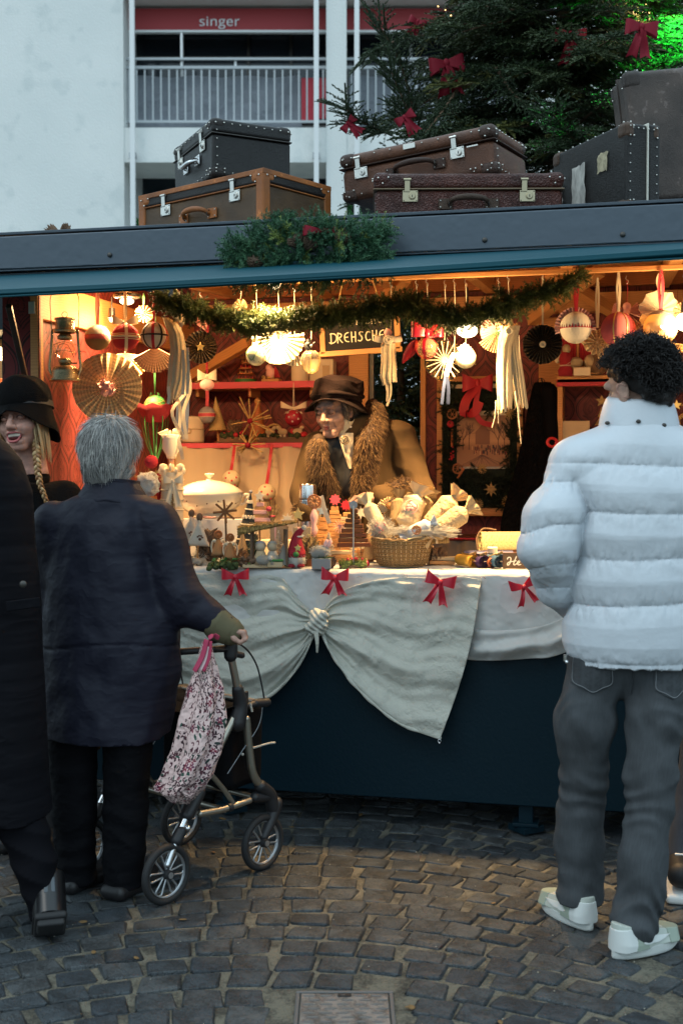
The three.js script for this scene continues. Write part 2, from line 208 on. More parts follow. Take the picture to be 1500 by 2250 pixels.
// ================= ground: fan-laid cobbles in sandy joints =================
const ground = struct('ground','dark grey granite setts laid in arcs with sandy joints');
sub('sand_bed',X(suv(new THREE.PlaneGeometry(300,300),300,300),0,-.0065,0,-PI / 2),mat([.145,.132,.098],.95,{ map: rep(T.stone,.45),bump: rep(T.fine,.09),bs: .006 }),ground);
{
  const mats = [[.036,.045,.052],[.048,.056,.061],[.026,.034,.042],[.058,.063,.065]].map((c,i) => mat(c,.56 + i * .03,{ map: rep(T.stone,.37 + i * .06),bump: rep(T.stone,.21),bs: .006 }));
  const vars = Array.from({ length: 10 },() => {   // a worn sett: domed top, uneven outline
    const o = [0,1,2,3].map(() => [rr(-.10,.10),rr(-.10,.10)]),pos = [],ix = [],uv = [],q = [-.5,-.425,.425,.5],t = [rr(-.003,.003),rr(-.003,.003)];
    for (let j = 0; j < 4; j++) for (let i = 0; i < 4; i++) { const u = q[i] + .5,w = q[j] + .5,k = (a) => lerp(lerp(o[0][a],o[1][a],u),lerp(o[2][a],o[3][a],u),w),e = (i % 3 ? 0 : 1) + (j % 3 ? 0 : 1); pos.push(q[i] * (e === 2 ? .88 : 1) + k(0) * .8 + rr(-.025,.025),(e === 2 ? -.0075 : e ? -.0045 : 0) + t[0] * q[i] * 2 + t[1] * q[j] * 2 + rr(-.001,.001),q[j] * (e === 2 ? .86 : 1) + k(1) * .75 + rr(-.03,.03)); }
    for (let j = 0; j < 3; j++) for (let i = 0; i < 3; i++) { const a = j * 4 + i; ix.push(a,a + 4,a + 1,a + 1,a + 4,a + 5); }
    const rim = [0,1,2,3,7,11,15,14,13,12,8,4],n0 = 16; rim.forEach((r) => pos.push(pos[3 * r] * 1.05,-.045,pos[3 * r + 2] * 1.05)); rim.forEach((r,i) => { const b = rim[(i + 1) % 12],c = n0 + i,d = n0 + (i + 1) % 12; ix.push(r,b,c,b,d,c); });
    const a = rr(0,5),b = rr(0,5); for (let i = 0; i < pos.length; i += 3) uv.push(pos[i] * .1 + a,pos[i + 2] * .1 + pos[i + 1] + b);
    const g = new THREE.BufferGeometry(); g.setAttribute('position',new THREE.Float32BufferAttribute(pos,3)); g.setAttribute('uv',new THREE.Float32BufferAttribute(uv,2)); g.setIndex(ix); g.computeVertexNormals(); return g;
  });
  const stones = [],R = 1.5,per = 2.12,pit = .112;
  for (let b = -3; b <= 3; b++) for (let i = 0; i < 75; i++) { const off = rnd() * .07,n = 21; for (let s = -9.5; s <= 9.5; s++) {
    const a = (s + off * 4 + rr(-.07,.07)) * .124 / R; if (abs(a) > .775) continue;
    const u = -.20 + b * per + R * sin(a),w = 1.9 + i * pit - R * (1 - cos(a)) + rr(-.004,.004) + (b % 2 ? .05 : 0);
    if (w < 2.35 || w > 7.6 || abs(u) > w * .33 + .55 || (abs(u - .004) < .165 && w < 3.22 && w > 2.75)) continue;
    stones.push({ u,w,a,sx: .124 * rr(.84,.97),sz: pit * max(.66,cos(a)) * rr(.91,.98) });
  } }
  stones.forEach((s) => { s.seen = abs(s.u) < s.w * .295 && s.w > 2.98; });
  stones.sort((a,b) => (b.seen - a.seen) || a.w - b.w);
  const rest = [[],[],[],[]];
  stones.forEach((s,k) => {
    const g = pick(vars),mi = pick([0,0,1,1,2,2,3]),x = EYE[0] + RX.x * s.u + FW0.x * s.w,z = EYE[2] + RX.z * s.u + FW0.z * s.w,y = rr(-.0025,.0015),ry = TH - s.a + rr(-.03,.03) + (rnd() < .5 ? PI : 0);
    if (k < 300) { const m = new THREE.Mesh(g,mats[mi]); m.name = 'cobblestone'; m.position.set(x,y,z); m.rotation.y = ry; m.scale.set(s.sx,1,s.sz); m.receiveShadow = m.castShadow = true; ground.add(m); }
    else rest[mi].push(X(g.clone(),x,y,z,0,ry,0,[s.sx,1,s.sz]));
  });
  rest.forEach((r,i) => { if (r.length) { const m = sub('cobblestones',r,mats[i],ground); m.userData.kind = 'stuff'; } });
}
{ // small steel chequer-plate cover let into the setts
  const p = GP(757,2222),t = thing('drain_cover','small steel chequer plate cover set into the cobbles at the bottom edge','drain cover',V(p.x,0,p.z),{ ry: TH });
  const m = mat([.24,.23,.22],.5,{ metalness: .5,map: rep(T.stone,.3),bump: rep(T.fine,.05),bs: .0008 });
  sub('plate',bx(.235,.02,.215,0,-.010,0),m,t);
  sub('rim',[bx(.262,.022,.011,0,-.009,.116),bx(.262,.022,.011,0,-.009,-.116),bx(.011,.022,.218,.125,-.009,0),bx(.011,.022,.218,-.125,-.009,0)],mat([.13,.13,.13],.6,{ metalness: .5 }),t);
  for (let i = 0; i < 5; i++) for (let j = 0; j < 8; j++) sub('tread_bar',X(sp(.5,0,0,0,1,8,6),-.094 + i * .045 + (j % 2) * .012,.0005,-.09 + j * .025,0,0,0,[.036,.006,.009]),m,t);
  sub('lifting_slot',bx(.036,.004,.014,0,.0012,-.092,0,0,0,.001),mt.black,t);
}
// ================= white building with balconies, far behind =================
{
  const d = 22,k = d / FPX,o = DP(750,1040,d),t = thing('apartment_building','white rendered building with recessed balconies behind the stall','building',V(o.x,1.4,o.z),{ ry: TH });
  const bX = (x) => (x - 750) * k,bY = (y) => (1040 - y) * k,rect = (x0,y0,x1,y1,z,dep) => { const f = (d - z - dep / 2) / d; return bx((x1 - x0) * k * f,(y1 - y0) * k * f,dep,bX((x0 + x1) / 2) * f,bY((y0 + y1) / 2) * f,z,0,0,0,0); };
  sub('wall',rect(-1400,-900,277,1210,-3,6),mt.whiteWall,t);
  sub('wall',rect(717,-900,761,1210,-1.5,3),mt.whiteWall,t);
  sub('wall',rect(1120,-900,2500,1210,-3,6),mt.whiteWall,t);
  for (const [a,b] of [[277,717],[761,1120]]) {
    for (const [y0,y1] of [[288,363],[-45,0],[-420,-345],[690,765]]) sub('floor_slab',rect(a,y0,b,y1,-.62,1.2),mt.whiteWall,t);
    for (const [top,bot] of [[0,288],[363,690],[-345,-45]]) {
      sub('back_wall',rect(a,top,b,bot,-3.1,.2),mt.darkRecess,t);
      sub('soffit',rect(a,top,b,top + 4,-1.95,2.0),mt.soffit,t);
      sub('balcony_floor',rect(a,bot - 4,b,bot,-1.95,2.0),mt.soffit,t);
    }
    sub('fascia_band',rect(a,32,b,78,-.62,.10),mt.redBand,t,a < 300 ? 'dark red fascia band with pale lettering' : undefined);
    sub('band_trim',rect(a,78,b,83,-.60,.1),mt.whitePaint,t);
    // glazing of the recessed room
    const w = sub('window',[rect(a,82,b,86,-1.4,.08),rect(a,134,b,139,-1.4,.08),rect(a,280,b,286,-1.4,.08)],mt.darkMetal,t),xs = a < 300 ? [277,404,548,640,717] : [761,900,1010,1120];
    xs.forEach((x,i) => { sub('mullion',rect(x - 3,84,x + 3,284,-1.38,.1),i === 1 ? mt.whitePaint : mt.darkMetal,w); if (i) sub('pane',rect(xs[i - 1] + 3,86,x - 3,280,-1.42,.02),mt.glassDark,w); });
    sub('tarpaulin',sheet((u,v) => [lerp(bX(a + 6),bX(min(b,a + 385)),u),lerp(bY(160),bY(276),v) + .02 * sin(u * 21),-.46 + .05 * sin(u * 17 + v * 2) * sin(v * 3),u * 3,v],40,8),mt.tarp,t);
    const rail = sub('railing',[rect(a,137,b,142,-.30,.05),rect(a,155,b,161,-.30,.05),rect(a,272,b,277,-.30,.04)],mt.steelGrey2,t);
    for (let x = a + 9; x < b - 4; x += 17.6) sub('baluster',rect(x,161,x + 3.6,272,-.30,.02),mt.steelGrey2,rail);
    for (const x of a < 300 ? [403,520] : [905]) sub('rail_post',rect(x - 2.5,x === 403 ? 84 : 142,x + 2.5,155,-.34,.03),mt.whitePaint,rail);
  }
  sub('banner',rect(663,181,691,272,-.42,.03),mt.redPanel,t,'bright red panel behind the railing'); sub('banner',rect(701,181,716,268,-.42,.03),mt.redPanel,t);
  for (const x of [290,690,778]) { sub('downpipe',rect(x,-900,x + 10.5,1210,.12,.085),mt.whitePaint,t); for (const y of [341,-20]) sub('bracket',rect(x - 2,y,x + 12.5,y + 12,.06,.10),mt.steelGrey,t); }
  sub('window',[rect(277,440,717,446,-2.0,.05),rect(430,363,436,690,-2.0,.05)],mt.darkMetal,t); sub('pane',rect(277,380,717,690,-2.05,.03),mt.glassDark,t);
  for (const [x,y,s] of [[287,470,10],[312,480,9],[770,440,9]]) sub('balcony_plant',Array.from({ length: 30 },() => sp(s * k * .35,bX(x + rr(-s,s) * .6),bY(y + rr(-s,s * 2)),-1 + rr(-.1,.1),1,5,4)),mt.green,t);
  const font = await new FontLoader().loadAsync('fonts/droid/droid_sans_regular.typeface.json');
  const tg = new TextGeometry('singer',{ font,size: .165,depth: .02,curveSegments: 6 }); tg.scale(1.22,1,1); tg.translate(bX(441) * 1.026,bY(70) * 1.026,-.565);
  sub('lettering',tg,mat([.8,.8,.82],.5),t);
}
// ================= big spruce with bows, behind the stall =================
function needleTwig(L,n,nl,nw,droop = .15,up = .55) {   // one twig along +x, needles all round; returns raw triangles
  const p = [];
  for (let i = 0; i < n; i++) {
    const t = (i + rnd()) / n,a = rnd() * 2 * PI,x = t * L,y = -droop * t * t * L,l = nl * rr(.7,1.1) * (1 - .35 * t * t),fx = up + .35 * t,c = cos(a),s = sin(a),r = sqrt(max(.05,1 - fx * fx));
    const d = V(fx,r * s * .8 + .12,r * c).normalize(),q = d.clone().cross(V(rr(-1,1),rr(-1,1),rr(-1,1))).normalize().multiplyScalar(nw * .5);
    p.push(x + q.x,y + q.y,q.z,x - q.x,y - q.y,-q.z,x + d.x * l,y + d.y * l,d.z * l);
  }
  const g = new THREE.BufferGeometry(); g.setAttribute('position',new THREE.Float32BufferAttribute(p,3)); g.computeVertexNormals(); return ni(g);
}
function spray(len,nl,nw,dens = 1) {
  const gs = [needleTwig(len,60 * dens | 0,nl,nw),ni(seg([0,0,0],[len * .95,-.12 * len,0],nw * .5,4))];
  for (const [t,a,l] of [[.12,50,.62],[.2,-52,.6],[.4,42,.48],[.5,-44,.46],[.7,34,.3]]) gs.push(X(needleTwig(len * l,40 * l / .6 * dens | 0,nl * .95,nw),len * t,-.1 * t * t * len,0,0,a * D2,rr(-.12,.12)));
  return mg(gs);
}
const sprays = [0,1,2].map(() => spray(.22,.020,.0095,.85));
let treeBase;
{
  const base = P(1240,400,-3.3); base.y = 0; treeBase = base;
  const t = thing('spruce_tree','tall dark green spruce hung with dark red bows behind the stall','tree',base);
  sub('trunk',tb([[0,0,0],[.02,3,0],[0,8.2,0]],(u) => .15 * (1 - u) + .01,10,12),mt.barkStick,t);
  const crown = [[],[],[]],limbs = [],rad = (y) => max(.05,.272 * (8.2 - y) * (1 - .022 * y));
  const bz = base.z,bx0 = base.x,tones = [0,1,2].map((i) => mat([[.026,.048,.016],[.050,.074,.026],[.12,.125,.032]][i],.6));
  for (let y = .7; y < 7.9; y += lerp(.125,.2,y / 8)) {
    const vis = y < 5.3,n = vis ? 22 : 6; for (let i = 0; i < n; i++) {
      const a = rnd() * 2 * PI,L = rad(y) * (rnd() < .4 ? rr(.45,.8) : rr(.8,1.12)),dr = rr(.12,.34),ca = cos(a),sa = sin(a),pt = (s) => V(ca * L * s,y + .10 * s * L - dr * L * s * s,sa * L * s);
      const lim = (q) => q.y > 2.62 || bz + q.z < -2.12; let far = 1; while (far > .3 && !lim(pt(far))) far -= .05; if (sa < -.55 && vis && rnd() < .75) continue;
      limbs.push(tb([pt(0),pt(.5 * far),pt(far)],(u) => .013 * (1 - u) + .003,4,4));
      const st = (vis ? .098 : .2) / L; for (let s = .2; s <= far; s += st) for (const side of [-1,1,0]) {
        if (side === 0 && s < .8 && rnd() < .6) continue;
        const q = pt(s),yaw = -a + side * rr(.5,1.0),k = rr(.75,1.25) * (side ? 1.1 - .25 * s : 1.1) * (vis ? 1 : 1.4),w = rnd() < .07 ? 2 : rnd() < .45 ? 1 : 0;
        if (!lim(q)) continue;
        crown[w].push(X(pick(sprays).clone(),q.x,q.y,q.z,rr(-.5,.5),yaw,rr(-.45,.12),k));
      }
    }
  }
  sub('limbs',limbs,mt.barkStick,t);
  crown.forEach((l,w) => sub('crown',l,tones[w],t));
}
{ // a young fir right behind the rear opening
  const b = P(880,900,-2.75); b.y = 0; const t = thing('fir_tree','young dense fir seen through the rear opening of the stall','tree',b),gs = [[],[]];
  for (let i = 0; i < 900; i++) { const y = rr(.8,2.85),R = .66 * (1 - pow(y / 3.1,2)) + .06,a = rr(0,2 * PI),r = R * pow(rnd(),.5); if (b.z + r * sin(a) > -2.02) continue; gs[rnd() < .25 ? 1 : 0].push(X(pick(sprays).clone(),r * cos(a),y,r * sin(a),rr(-.6,.6),-a + rr(-.5,.5),rr(-.7,.1),rr(.6,1))); }
  sub('trunk',tb([[0,0,0],[0,2.9,0]],(u) => .05 * (1 - u) + .008,8,6),mt.barkStick,t); gs.forEach((g,i) => sub('crown',g,i ? mat([.10,.13,.03],.6) : mat([.026,.055,.022],.6),t));
}
function bow(name,label,pos,s,m,o = {}) {   // a tied ribbon bow about s wide
  const t = thing(name,label,'bow',pos,{ group: o.group,ry: o.ry ?? TH,rz: o.rz ?? 0 });
  bowParts(t,s,m,o); return t;
}
function bowParts(t,s,m,o = {}) {
  const w = o.w ?? .34,tail = o.tail ?? .75,sp_ = o.spread ?? .26;
  for (const k of [-1,1]) {
    const lift = o.lift ?? .16;
    sub('loop',sheet((u,v) => { const a = u * 2 * PI,e = (1 - cos(a)) / 2,x = k * s * .5 * e,z = .13 * s * sin(a) * (.4 + e),yy = (v - .5) * s * w * (.42 + .75 * e) + lift * s * e + .012 * s * sin(v * 9 + a * 2); return [x,yy,z + .03 * s]; },20,4,s * .006),m,t);
    if (tail) sub('tail',sheet((u,v) => { const x = k * (s * sp_ * u + .02 * s) + (v - .5) * s * w * .8 * (.45 + .55 * u),y = -tail * s * u - (u > .99 ? (.10 - abs(v - .5) * .2) * s * -1 : 0),z = .04 * s + .05 * s * sin(u * 5 + k) + .02 * s * sin(v * 6 + u * 3); return [x,y,z]; },12,6,s * .006),m,t);
  }
  sub('knot',X(sp(.5,0,0,0,1,12,8),0,0,.05 * s,0,0,0,[.2 * s,w * .62 * s,.16 * s]),m,t);
}
for (const [x,y,d,px,rz,lb] of [[980,140,7.2,78,.15,'dark red velvet bow on the left of the spruce below the treetop edge'],[1252,78,7.0,70,0,'dark red velvet bow high on the spruce above the brown cases'],[1408,60,6.35,72,-.1,'dark red velvet bow beside the green lit needles'],[888,258,6.9,46,.6,'dark red bow low on the spruce just above the brown tilted suitcase'],[764,272,6.7,40,.9,'dark red bow at the tip of the lowest left spruce branch'],[917,48,7.4,40,-.4,'dark red bow half hidden at the upper left edge of the spruce']])
  bow('tree_bow',lb,DP(x,y,d),px * d / FPX,mt.burgundy,{ group: 'dark red bows hung in the spruce',rz,tail: .95,w: .42,spread: .2,lift: -.06 });
{ // twig sprays that stick out of the spruce where the photo shows single branches
  const out = [[[835,60],[880,140],[910,260],7.1],[[760,240],[800,270],[860,295],6.7],[[1215,250],[1245,290],[1300,330],6.6],[[860,160],[890,230],[930,330],7.0],[[820,110],[870,90],[930,80],7.1],[[905,330],[960,260],[1010,190],6.9],[[1180,250],[1130,210],[1090,150],6.9]];
  out.forEach(([a,b,c,d],i) => {
    const A = DP(...a,d),B = DP(...b,d + .1),C = DP(...c,d + .35),t = thing('spruce_branch',['spruce branch reaching up left above the railing','lowest spruce branch poking left past the brown suitcase','green lit spruce branch above the upright labelled suitcase','spruce branch hanging over the left balcony rail','upper spruce branch crossing the red fascia','spruce branch behind the tilted brown suitcase','spruce branch in the dark middle of the tree'][i],'branch',A);
    const cv = curve([A,B,C]),gs = [],st = [tb([A.clone().sub(A),B.clone().sub(A),C.clone().sub(A)],(u) => .004 + .008 * u,5,8)];
    for (let s = 0; s <= 1; s += .085) for (const side of [-1,1]) { const p = cv.getPointAt(min(s,.999)).sub(A),tg = cv.getTangentAt(min(s,.999)).negate(),yaw = atan2(-tg.z,tg.x) + side * rr(.4,.9),k = rr(.6,1.05); gs.push(X(pick(sprays).clone(),p.x,p.y,p.z,rr(-.4,.4),yaw,asinSafe(tg.y) + rr(-.2,.2),k)); }
    sub('stem',st,mt.barkStick,t); sub('needles',gs,mt.needleTree,t);
  });
}
function asinSafe(x) { return Math.asin(clamp(x,-1,1)); }
{ // warm fairy lights and the green floodlight among the branches
  const t = thing('fairy_lights','string of warm fairy lights near the top of the spruce','fairy lights',treeBase),wm = mat([1,.7,.3],.5,{ emissive: new THREE.Color(1,.62,.22),emissiveIntensity: 5 });
  const pts = []; for (const [x,y] of [[962,14],[978,22],[990,34],[1390,16],[1402,24],[1418,10],[1425,28]]) pts.push(DP(x,y,rr(7.15,7.4)).sub(treeBase));
  sub('wire',tb(pts,.002,4),mt.black,t); for (const p of pts) sub('bulb',sp(.0042,p.x,p.y,p.z,1,8,6),wm,t);
  const L = new THREE.PointLight(new THREE.Color(1,.62,.25),.12); L.position.copy(DP(1405,30,6.8)); L.castShadow = true; scene.add(L);
  const p = DP(1545,70,6.6),aim = DP(1400,55,7.4),g = thing('floodlight','green floodlight shining into the right side of the spruce','floodlight',p); g.lookAt(aim);
  sub('housing',X(cy(.07,.05,.14,0,0,0,PI / 2),0,0,-.08),mt.black,g); sub('lens',X(cy(.062,.062,.008,0,0,0,PI / 2),0,0,-.004),mat([.1,.8,.15],.4,{ emissive: new THREE.Color(.05,1,.12),emissiveIntensity: 2 }),g);
  sub('bracket',bx(.02,.2,.02,0,-.12,-.08),mt.darkMetal,g);
  const s = new THREE.SpotLight(new THREE.Color(.04,1,.10),22,6,.55,.8); s.position.copy(p).addScaledVector(aim.clone().sub(p).normalize(),.02); s.target.position.copy(aim); s.castShadow = true; scene.add(s,s.target);
  const s2 = new THREE.SpotLight(new THREE.Color(.04,1,.10),10,4,.3,.9),a2 = DP(1262,275,6.7); s2.position.copy(p).addScaledVector(a2.clone().sub(p).normalize(),.03); s2.target.position.copy(a2); scene.add(s2,s2.target);
}
// ================= market stall =================
const XL = P(88,900,0).x,XR = 1.15,ZB = -1.9,FL = .32;
T.paper = ctex(512,1024,(c,w,h) => {   // printed ogee damask
  c.fillStyle = '#a8584c'; c.fillRect(0,0,w,h);
  const R = (a,b) => a + rnd() * (b - a);
  for (let i = 0; i < 900; i++) { c.fillStyle = `rgba(${rnd() < .5 ? '70,16,14' : '205,125,105'},.05)`; c.beginPath(); c.arc(R(0,w),R(0,h),R(6,40),0,7); c.fill(); }
  const ogee = (x,y,s,k) => { c.strokeStyle = k; c.beginPath(); c.moveTo(x,y - s * 1.5); c.bezierCurveTo(x + s * .25,y - s * .9,x + s,y - s * .75,x + s,y); c.bezierCurveTo(x + s,y + s * .8,x + s * .2,y + s * .9,x,y + s * 1.5); c.bezierCurveTo(x - s * .2,y + s * .9,x - s,y + s * .8,x - s,y); c.bezierCurveTo(x - s,y - s * .75,x - s * .25,y - s * .9,x,y - s * 1.5); c.stroke(); };
  for (let j = -1; j < 4; j++) for (let i = -1; i < 4; i++) {
    const x = (i + (j & 1 ? .5 : 0)) * 256 ,y = j * 256 + 128;
    for (const [s,a] of [[118,9],[104,4],[58,5],[46,3]]) { c.lineWidth = a; ogee(x,y,s,s > 60 ? 'rgba(58,10,10,.95)' : 'rgba(66,14,12,.85)'); }
    c.fillStyle = 'rgba(66,14,12,.65)'; for (let q = 0; q < 26; q++) { const a = q / 26 * 2 * PI,r = 26 + 7 * sin(q * 3); c.beginPath(); c.arc(x + r * .62 * cos(a),y + r * 1.3 * sin(a),3.6,0,7); c.fill(); }
    for (const s of [-1,1]) for (let q = 0; q < 7; q++) { c.beginPath(); c.ellipse(x + s * (12 + q * 8),y + 92 - q * 12 + q * q,9,4,s * -.8,0,7); c.fill(); c.beginPath(); c.ellipse(x + s * (10 + q * 7),y - 100 + q * 9,7,3.4,s * .7,0,7); c.fill(); }
    c.fillStyle = 'rgba(150,150,190,.5)'; for (let q = 0; q < 16; q++) { c.beginPath(); c.arc(x + R(-22,22),y + R(-40,40),1.6,0,7); c.fill(); }
  }
});
T.paperBump = tex(512,(u,v) => { const X0 = u * 2,Y0 = v * 2; let b = 0; for (let j = -1; j < 4; j++) for (let i = -1; i < 4; i++) { const x = X0 - (i + (j & 1 ? .5 : 0)) * 1,y = (Y0 - j * .5 - .25) * 1; const d = hypot(x / .46,y / .44 * .62); if (d < 1) b = max(b,sqrt(1 - d)); } return b; });
const paperM = mat([.50,.29,.31],.62,{ map: rep(T.paper,.32,.64),bump: rep(T.fine,.05),bs: .0015 });
paperM.bumpMap = rep(T.paperBump,.32,.64); paperM.bumpScale = .009;
const stall = thing('market_stall','teal christmas market stall with open counter, grey metal roof edge and raised flap','market stall',V(0,0,0));
{
  const w = XR - XL,cx = (XR + XL) / 2;
  sub('counter_panel',[bx(w + .06,.87,.03,cx,.55,-.015,0,0,0,.006)],mt.teal,stall);
  sub('counter_top',bx(w,.03,.74,cx,1.0,-.36),mt.pine,stall);
  sub('floor',bx(w,.06,1.95,cx,FL - .03,-.98),mt.darkWood,stall);
  sub('side_skirt',[bx(.03,.87,1.9,XL - .04,.55,-.98),bx(.03,.87,1.9,XR + .02,.55,-.98),bx(w,.87,.03,cx,.55,ZB - .03)],mt.tealDark,stall);
  for (const px of [1155,508,-20]) { const p = GP(px,1838); const z = -.05,q = P(px,1800,z); sub('foot',[bx(.055,.10,.055,q.x,.09,z),bx(.10,.025,.10,q.x,.02,z,0,.78),bx(.12,.03,.06,q.x,.135,z),bx(.10,.014,.10,q.x,.04,z)],mt.teal,stall); }
  // left wall, lined with printed fabric
  sub('side_wall',bx(.03,2.06,1.92,XL - .045,FL + 1.0,-.97),paperM,stall); sub('outer_board',bx(.02,2.0,1.95,XL - .072,FL + 1.0,-.98),mt.tealDark,stall);
  sub('side_wall',bx(.03,2.25,1.92,XR + .03,FL + 1.1,-.97),paperM,stall);
  sub('side_rail',bar([XL - .018,2.13,-.02],[XL - .018,2.16,ZB],.03,.16),mt.pine,stall);
  const post = sub('post',bx(.05,1.2,.05,XL - .018,1.61,.0),mt.pine,stall); sub('bracket_plate',bx(.03,.05,.003,XL - .018,2.09,.028),mt.nickel,post);
  sub('post',bx(.06,1.3,.06,XR - .02,1.66,-.03),mt.pine,stall);
  sub('side_wing',[bx(.16,1.9,.02,P(49,800,.02).x,1.19,.02,0,.12)],mat([.40,.13,.19],.7,{ map: rep(T.paper,.52,1.04),bump: T.paperBump,bs: .01 }),stall,'printed fabric side wing with purple sheen');
  // back wall with its opening
  const bw = (x0,x1,y0,y1,z = ZB) => { const a = P(x0,y0,z),b = P(x1,y1,z); return [a.x,b.x,b.y,a.y]; };
  const wall = (x0,x1,y0,y1) => { const [a,b,c,d] = bw(x0,x1,y0,y1); return bx(b - a,d - c,.02,(a + b) / 2,(c + d) / 2,ZB - .012,0,0,0,0); };
  sub('back_wall',wall(380,815,560,1330),paperM,stall); sub('back_wall',wall(930,1900,560,1330),paperM,stall); sub('back_wall',wall(815.5,929.5,1120,1330),paperM,stall);
  const vert = (x0,x1,y0,y1,m,n,dz = 0,th = .05) => { const [a,b,c,d] = bw(x0,x1,y0,y1); return sub(n,bx(b - a,d - c,th,(a + b) / 2,(c + d) / 2,ZB + .024 + dz),m,stall); };
  vert(770,812,690,1330,mt.pine,'wall_post'); vert(813,823,725,1125,mt.darkMetal,'window_frame',-.01,.03); vert(925,935,720,1330,mt.paleWood,'window_trim',-.01,.03); vert(823,924,1112,1124,mt.darkMetal,'window_frame',-.01,.03);
  vert(1184,1226,700,1330,mt.pine,'wall_post',-.005,.03);
  { const [a,,,d] = bw(380,500,676,722); sub('back_beam',bx(XR - XL,.10,.07,cx,2.30,ZB + .05),mt.pine,stall); sub('back_beam',bx(XR - XL,.07,.05,cx,2.42,ZB + .04),mt.pineRed,stall); }
  // roof: boards, rafters, metal sheet, fascia
  const cz = (z) => 2.31 - z * .07;
  for (let i = 0; i < 15; i++) { const z = -.02 - i * .13; sub('ceiling_board',bx(w + .06,.018,.126,cx,cz(z - .06) + .03,z - .06,.07),i % 3 ? mt.pine : mt.pineRed,stall); }
  for (const x of [-2.0,-1.55,-1.1,-.65,-.2,.25,.7]) sub('rafter',bar([x,cz(0) - .03,-.02],[x,cz(ZB) - .03,ZB + .02],.055,.085),mt.pine,stall);
  for (const [x0,s] of [[-1.35,1],[-.42,1],[.05,-1]]) sub('brace',bar([x0,2.2,-1.75],[x0 + .35 * s,2.36,-1.2],.06,.05),mt.pine,stall);
  sub('brace',bar(P(548,752,-1.55),P(385,848,-1.78),.05,.055),mt.pine,stall);
  sub('front_beam',bx(w + .1,.06,.06,cx,2.30,.03),mt.darkWood,stall);
  sub('roof_sheet',bx(w + .9,.012,2.2,cx,2.452,-.95,.07),mt.alu,stall);
  const ft = P(750,483,.16),fbm = P(750,561,.16);
  const fas = sub('fascia',[bx(4.9,ft.y - fbm.y,.022,cx - .1,(ft.y + fbm.y) / 2,.15,0,0,0,.006),bx(4.9,.02,.10,cx - .1,ft.y - .012,.10,0,0,0,.004),bx(4.9,.012,.07,cx - .1,fbm.y - .001,.118)],mt.alu,stall);
  for (const [x,y] of [[241,560],[505,552],[1064,527],[1367,515]]) { const p = P(x,y,.165); sub('bolt',[X(sp(.010,0,0,0,1,10,7),p.x,p.y,p.z,0,0,0,[1,1,.5])],mt.darkMetal,fas); }
  sub('hinge_profile',bx(4.9,.014,.03,cx - .1,fbm.y - .022,.135),mt.teal,stall);
  sub('gap_board',bx(4.9,.04,.02,cx - .1,fbm.y - .025,.085),mt.black,stall);
  // flap: hinged at the top, its outer edge tilted down over the counter
  const A = P(-330,637,.15),B = P(1660,543,.15),C = P(-330,668,.72),D = P(1660,556,.72),ths = .028;
  sub('flap',sheet((u,v) => { const a = A.clone().lerp(B,u),b = C.clone().lerp(D,u),p = a.lerp(b,v); return [p.x,p.y - .012 * sin(u * PI) * v,p.z,u * 4,v * .6]; },40,6,-ths),mt.tealFlap,stall);
  sub('flap_lip',tb([C.clone().add(V(0,-.004,.0)),D.clone().add(V(0,-.004,0))].map((p,i,a) => p),.004,6,4),mt.tealFlap,stall);
  sub('support_arm',bar(P(20,672,.50),P(68,880,.06),.022,.022),mt.darkMetal,stall);
  sub('hook_rail',bar([XL,2.215,-.32],[XR,2.215,-.32],.02,.02),mt.pine,stall);
}
// ---------- lamps under the ceiling ----------
const warm = [1,.63,.28];
function lamp(name,label,p,r,I,o = {}) {
  const t = thing(name,label,'lamp',p,{ group: o.group }),em = mat([1,.9,.7],.4,{ emissive: new THREE.Color(1,.80,.48),emissiveIntensity: o.e ?? 7 });
  sub('bulb',X(sp(r,0,0,0,1,16,12),0,0,0,0,0,0,o.s ?? 1),em,t);
  if (o.shade) sub('shade',lat(o.shade,28),o.sm ?? mt.whitePaint,t);
  sub('socket',[cy(.014,.017,.045,0,r * (o.s ? o.s[1] : 1) + .018,0),cy(.004,.004,o.cord ?? .08,0,r + .04 + (o.cord ?? .08) / 2,0)],mt.darkMetal,t);
  const L = new THREE.PointLight(new THREE.Color(...warm),I * (o.up ?? .28),0,2); L.position.copy(p); L.castShadow = true; L.shadow.radius = 2; scene.add(L);
  const S = new THREE.SpotLight(new THREE.Color(...warm),I * 1.5,0,o.cone ?? .95,.75,2); S.position.copy(p); S.target.position.copy(p).add(V(0,-1,o.lean ?? -.2)); S.castShadow = true; S.shadow.radius = 2; scene.add(S,S.target); return t;
}
lamp('ceiling_lamp','round recessed ceiling lamp above the paper rosettes at the left',P(279,662,-.36),.026,9,{ up: .22,lean: -.22,s: [1.2,.6,1.2],shade: [[.04,.012],[.058,.016],[.062,.03],[.05,.034]],sm: mt.darkMetal,cord: .02 });
lamp('ceiling_lamp','lamp hidden behind the fir garland above the white paper fan',P(603,622,-.19),.026,11,{ cord: .05,up: .16 });
lamp('ceiling_lamp','glaring white lamp under the garland beside the cream tassel angel',P(1026,727,-.21),.034,10.5,{ up: .13,lean: -.16,s: [1.25,.8,1.25],cord: .1,e: 9 });
lamp('ceiling_lamp','glaring white lamp at the right edge beside the heart felt ball',P(1503,707,-.21),.036,9,{ up: .14,cord: .1,e: 9 });
lamp('ceiling_lamp','small lamp low between the felt balls and the paper rosette',P(246,702,-.55),.012,.7,{ cord: .05,up: .8 });
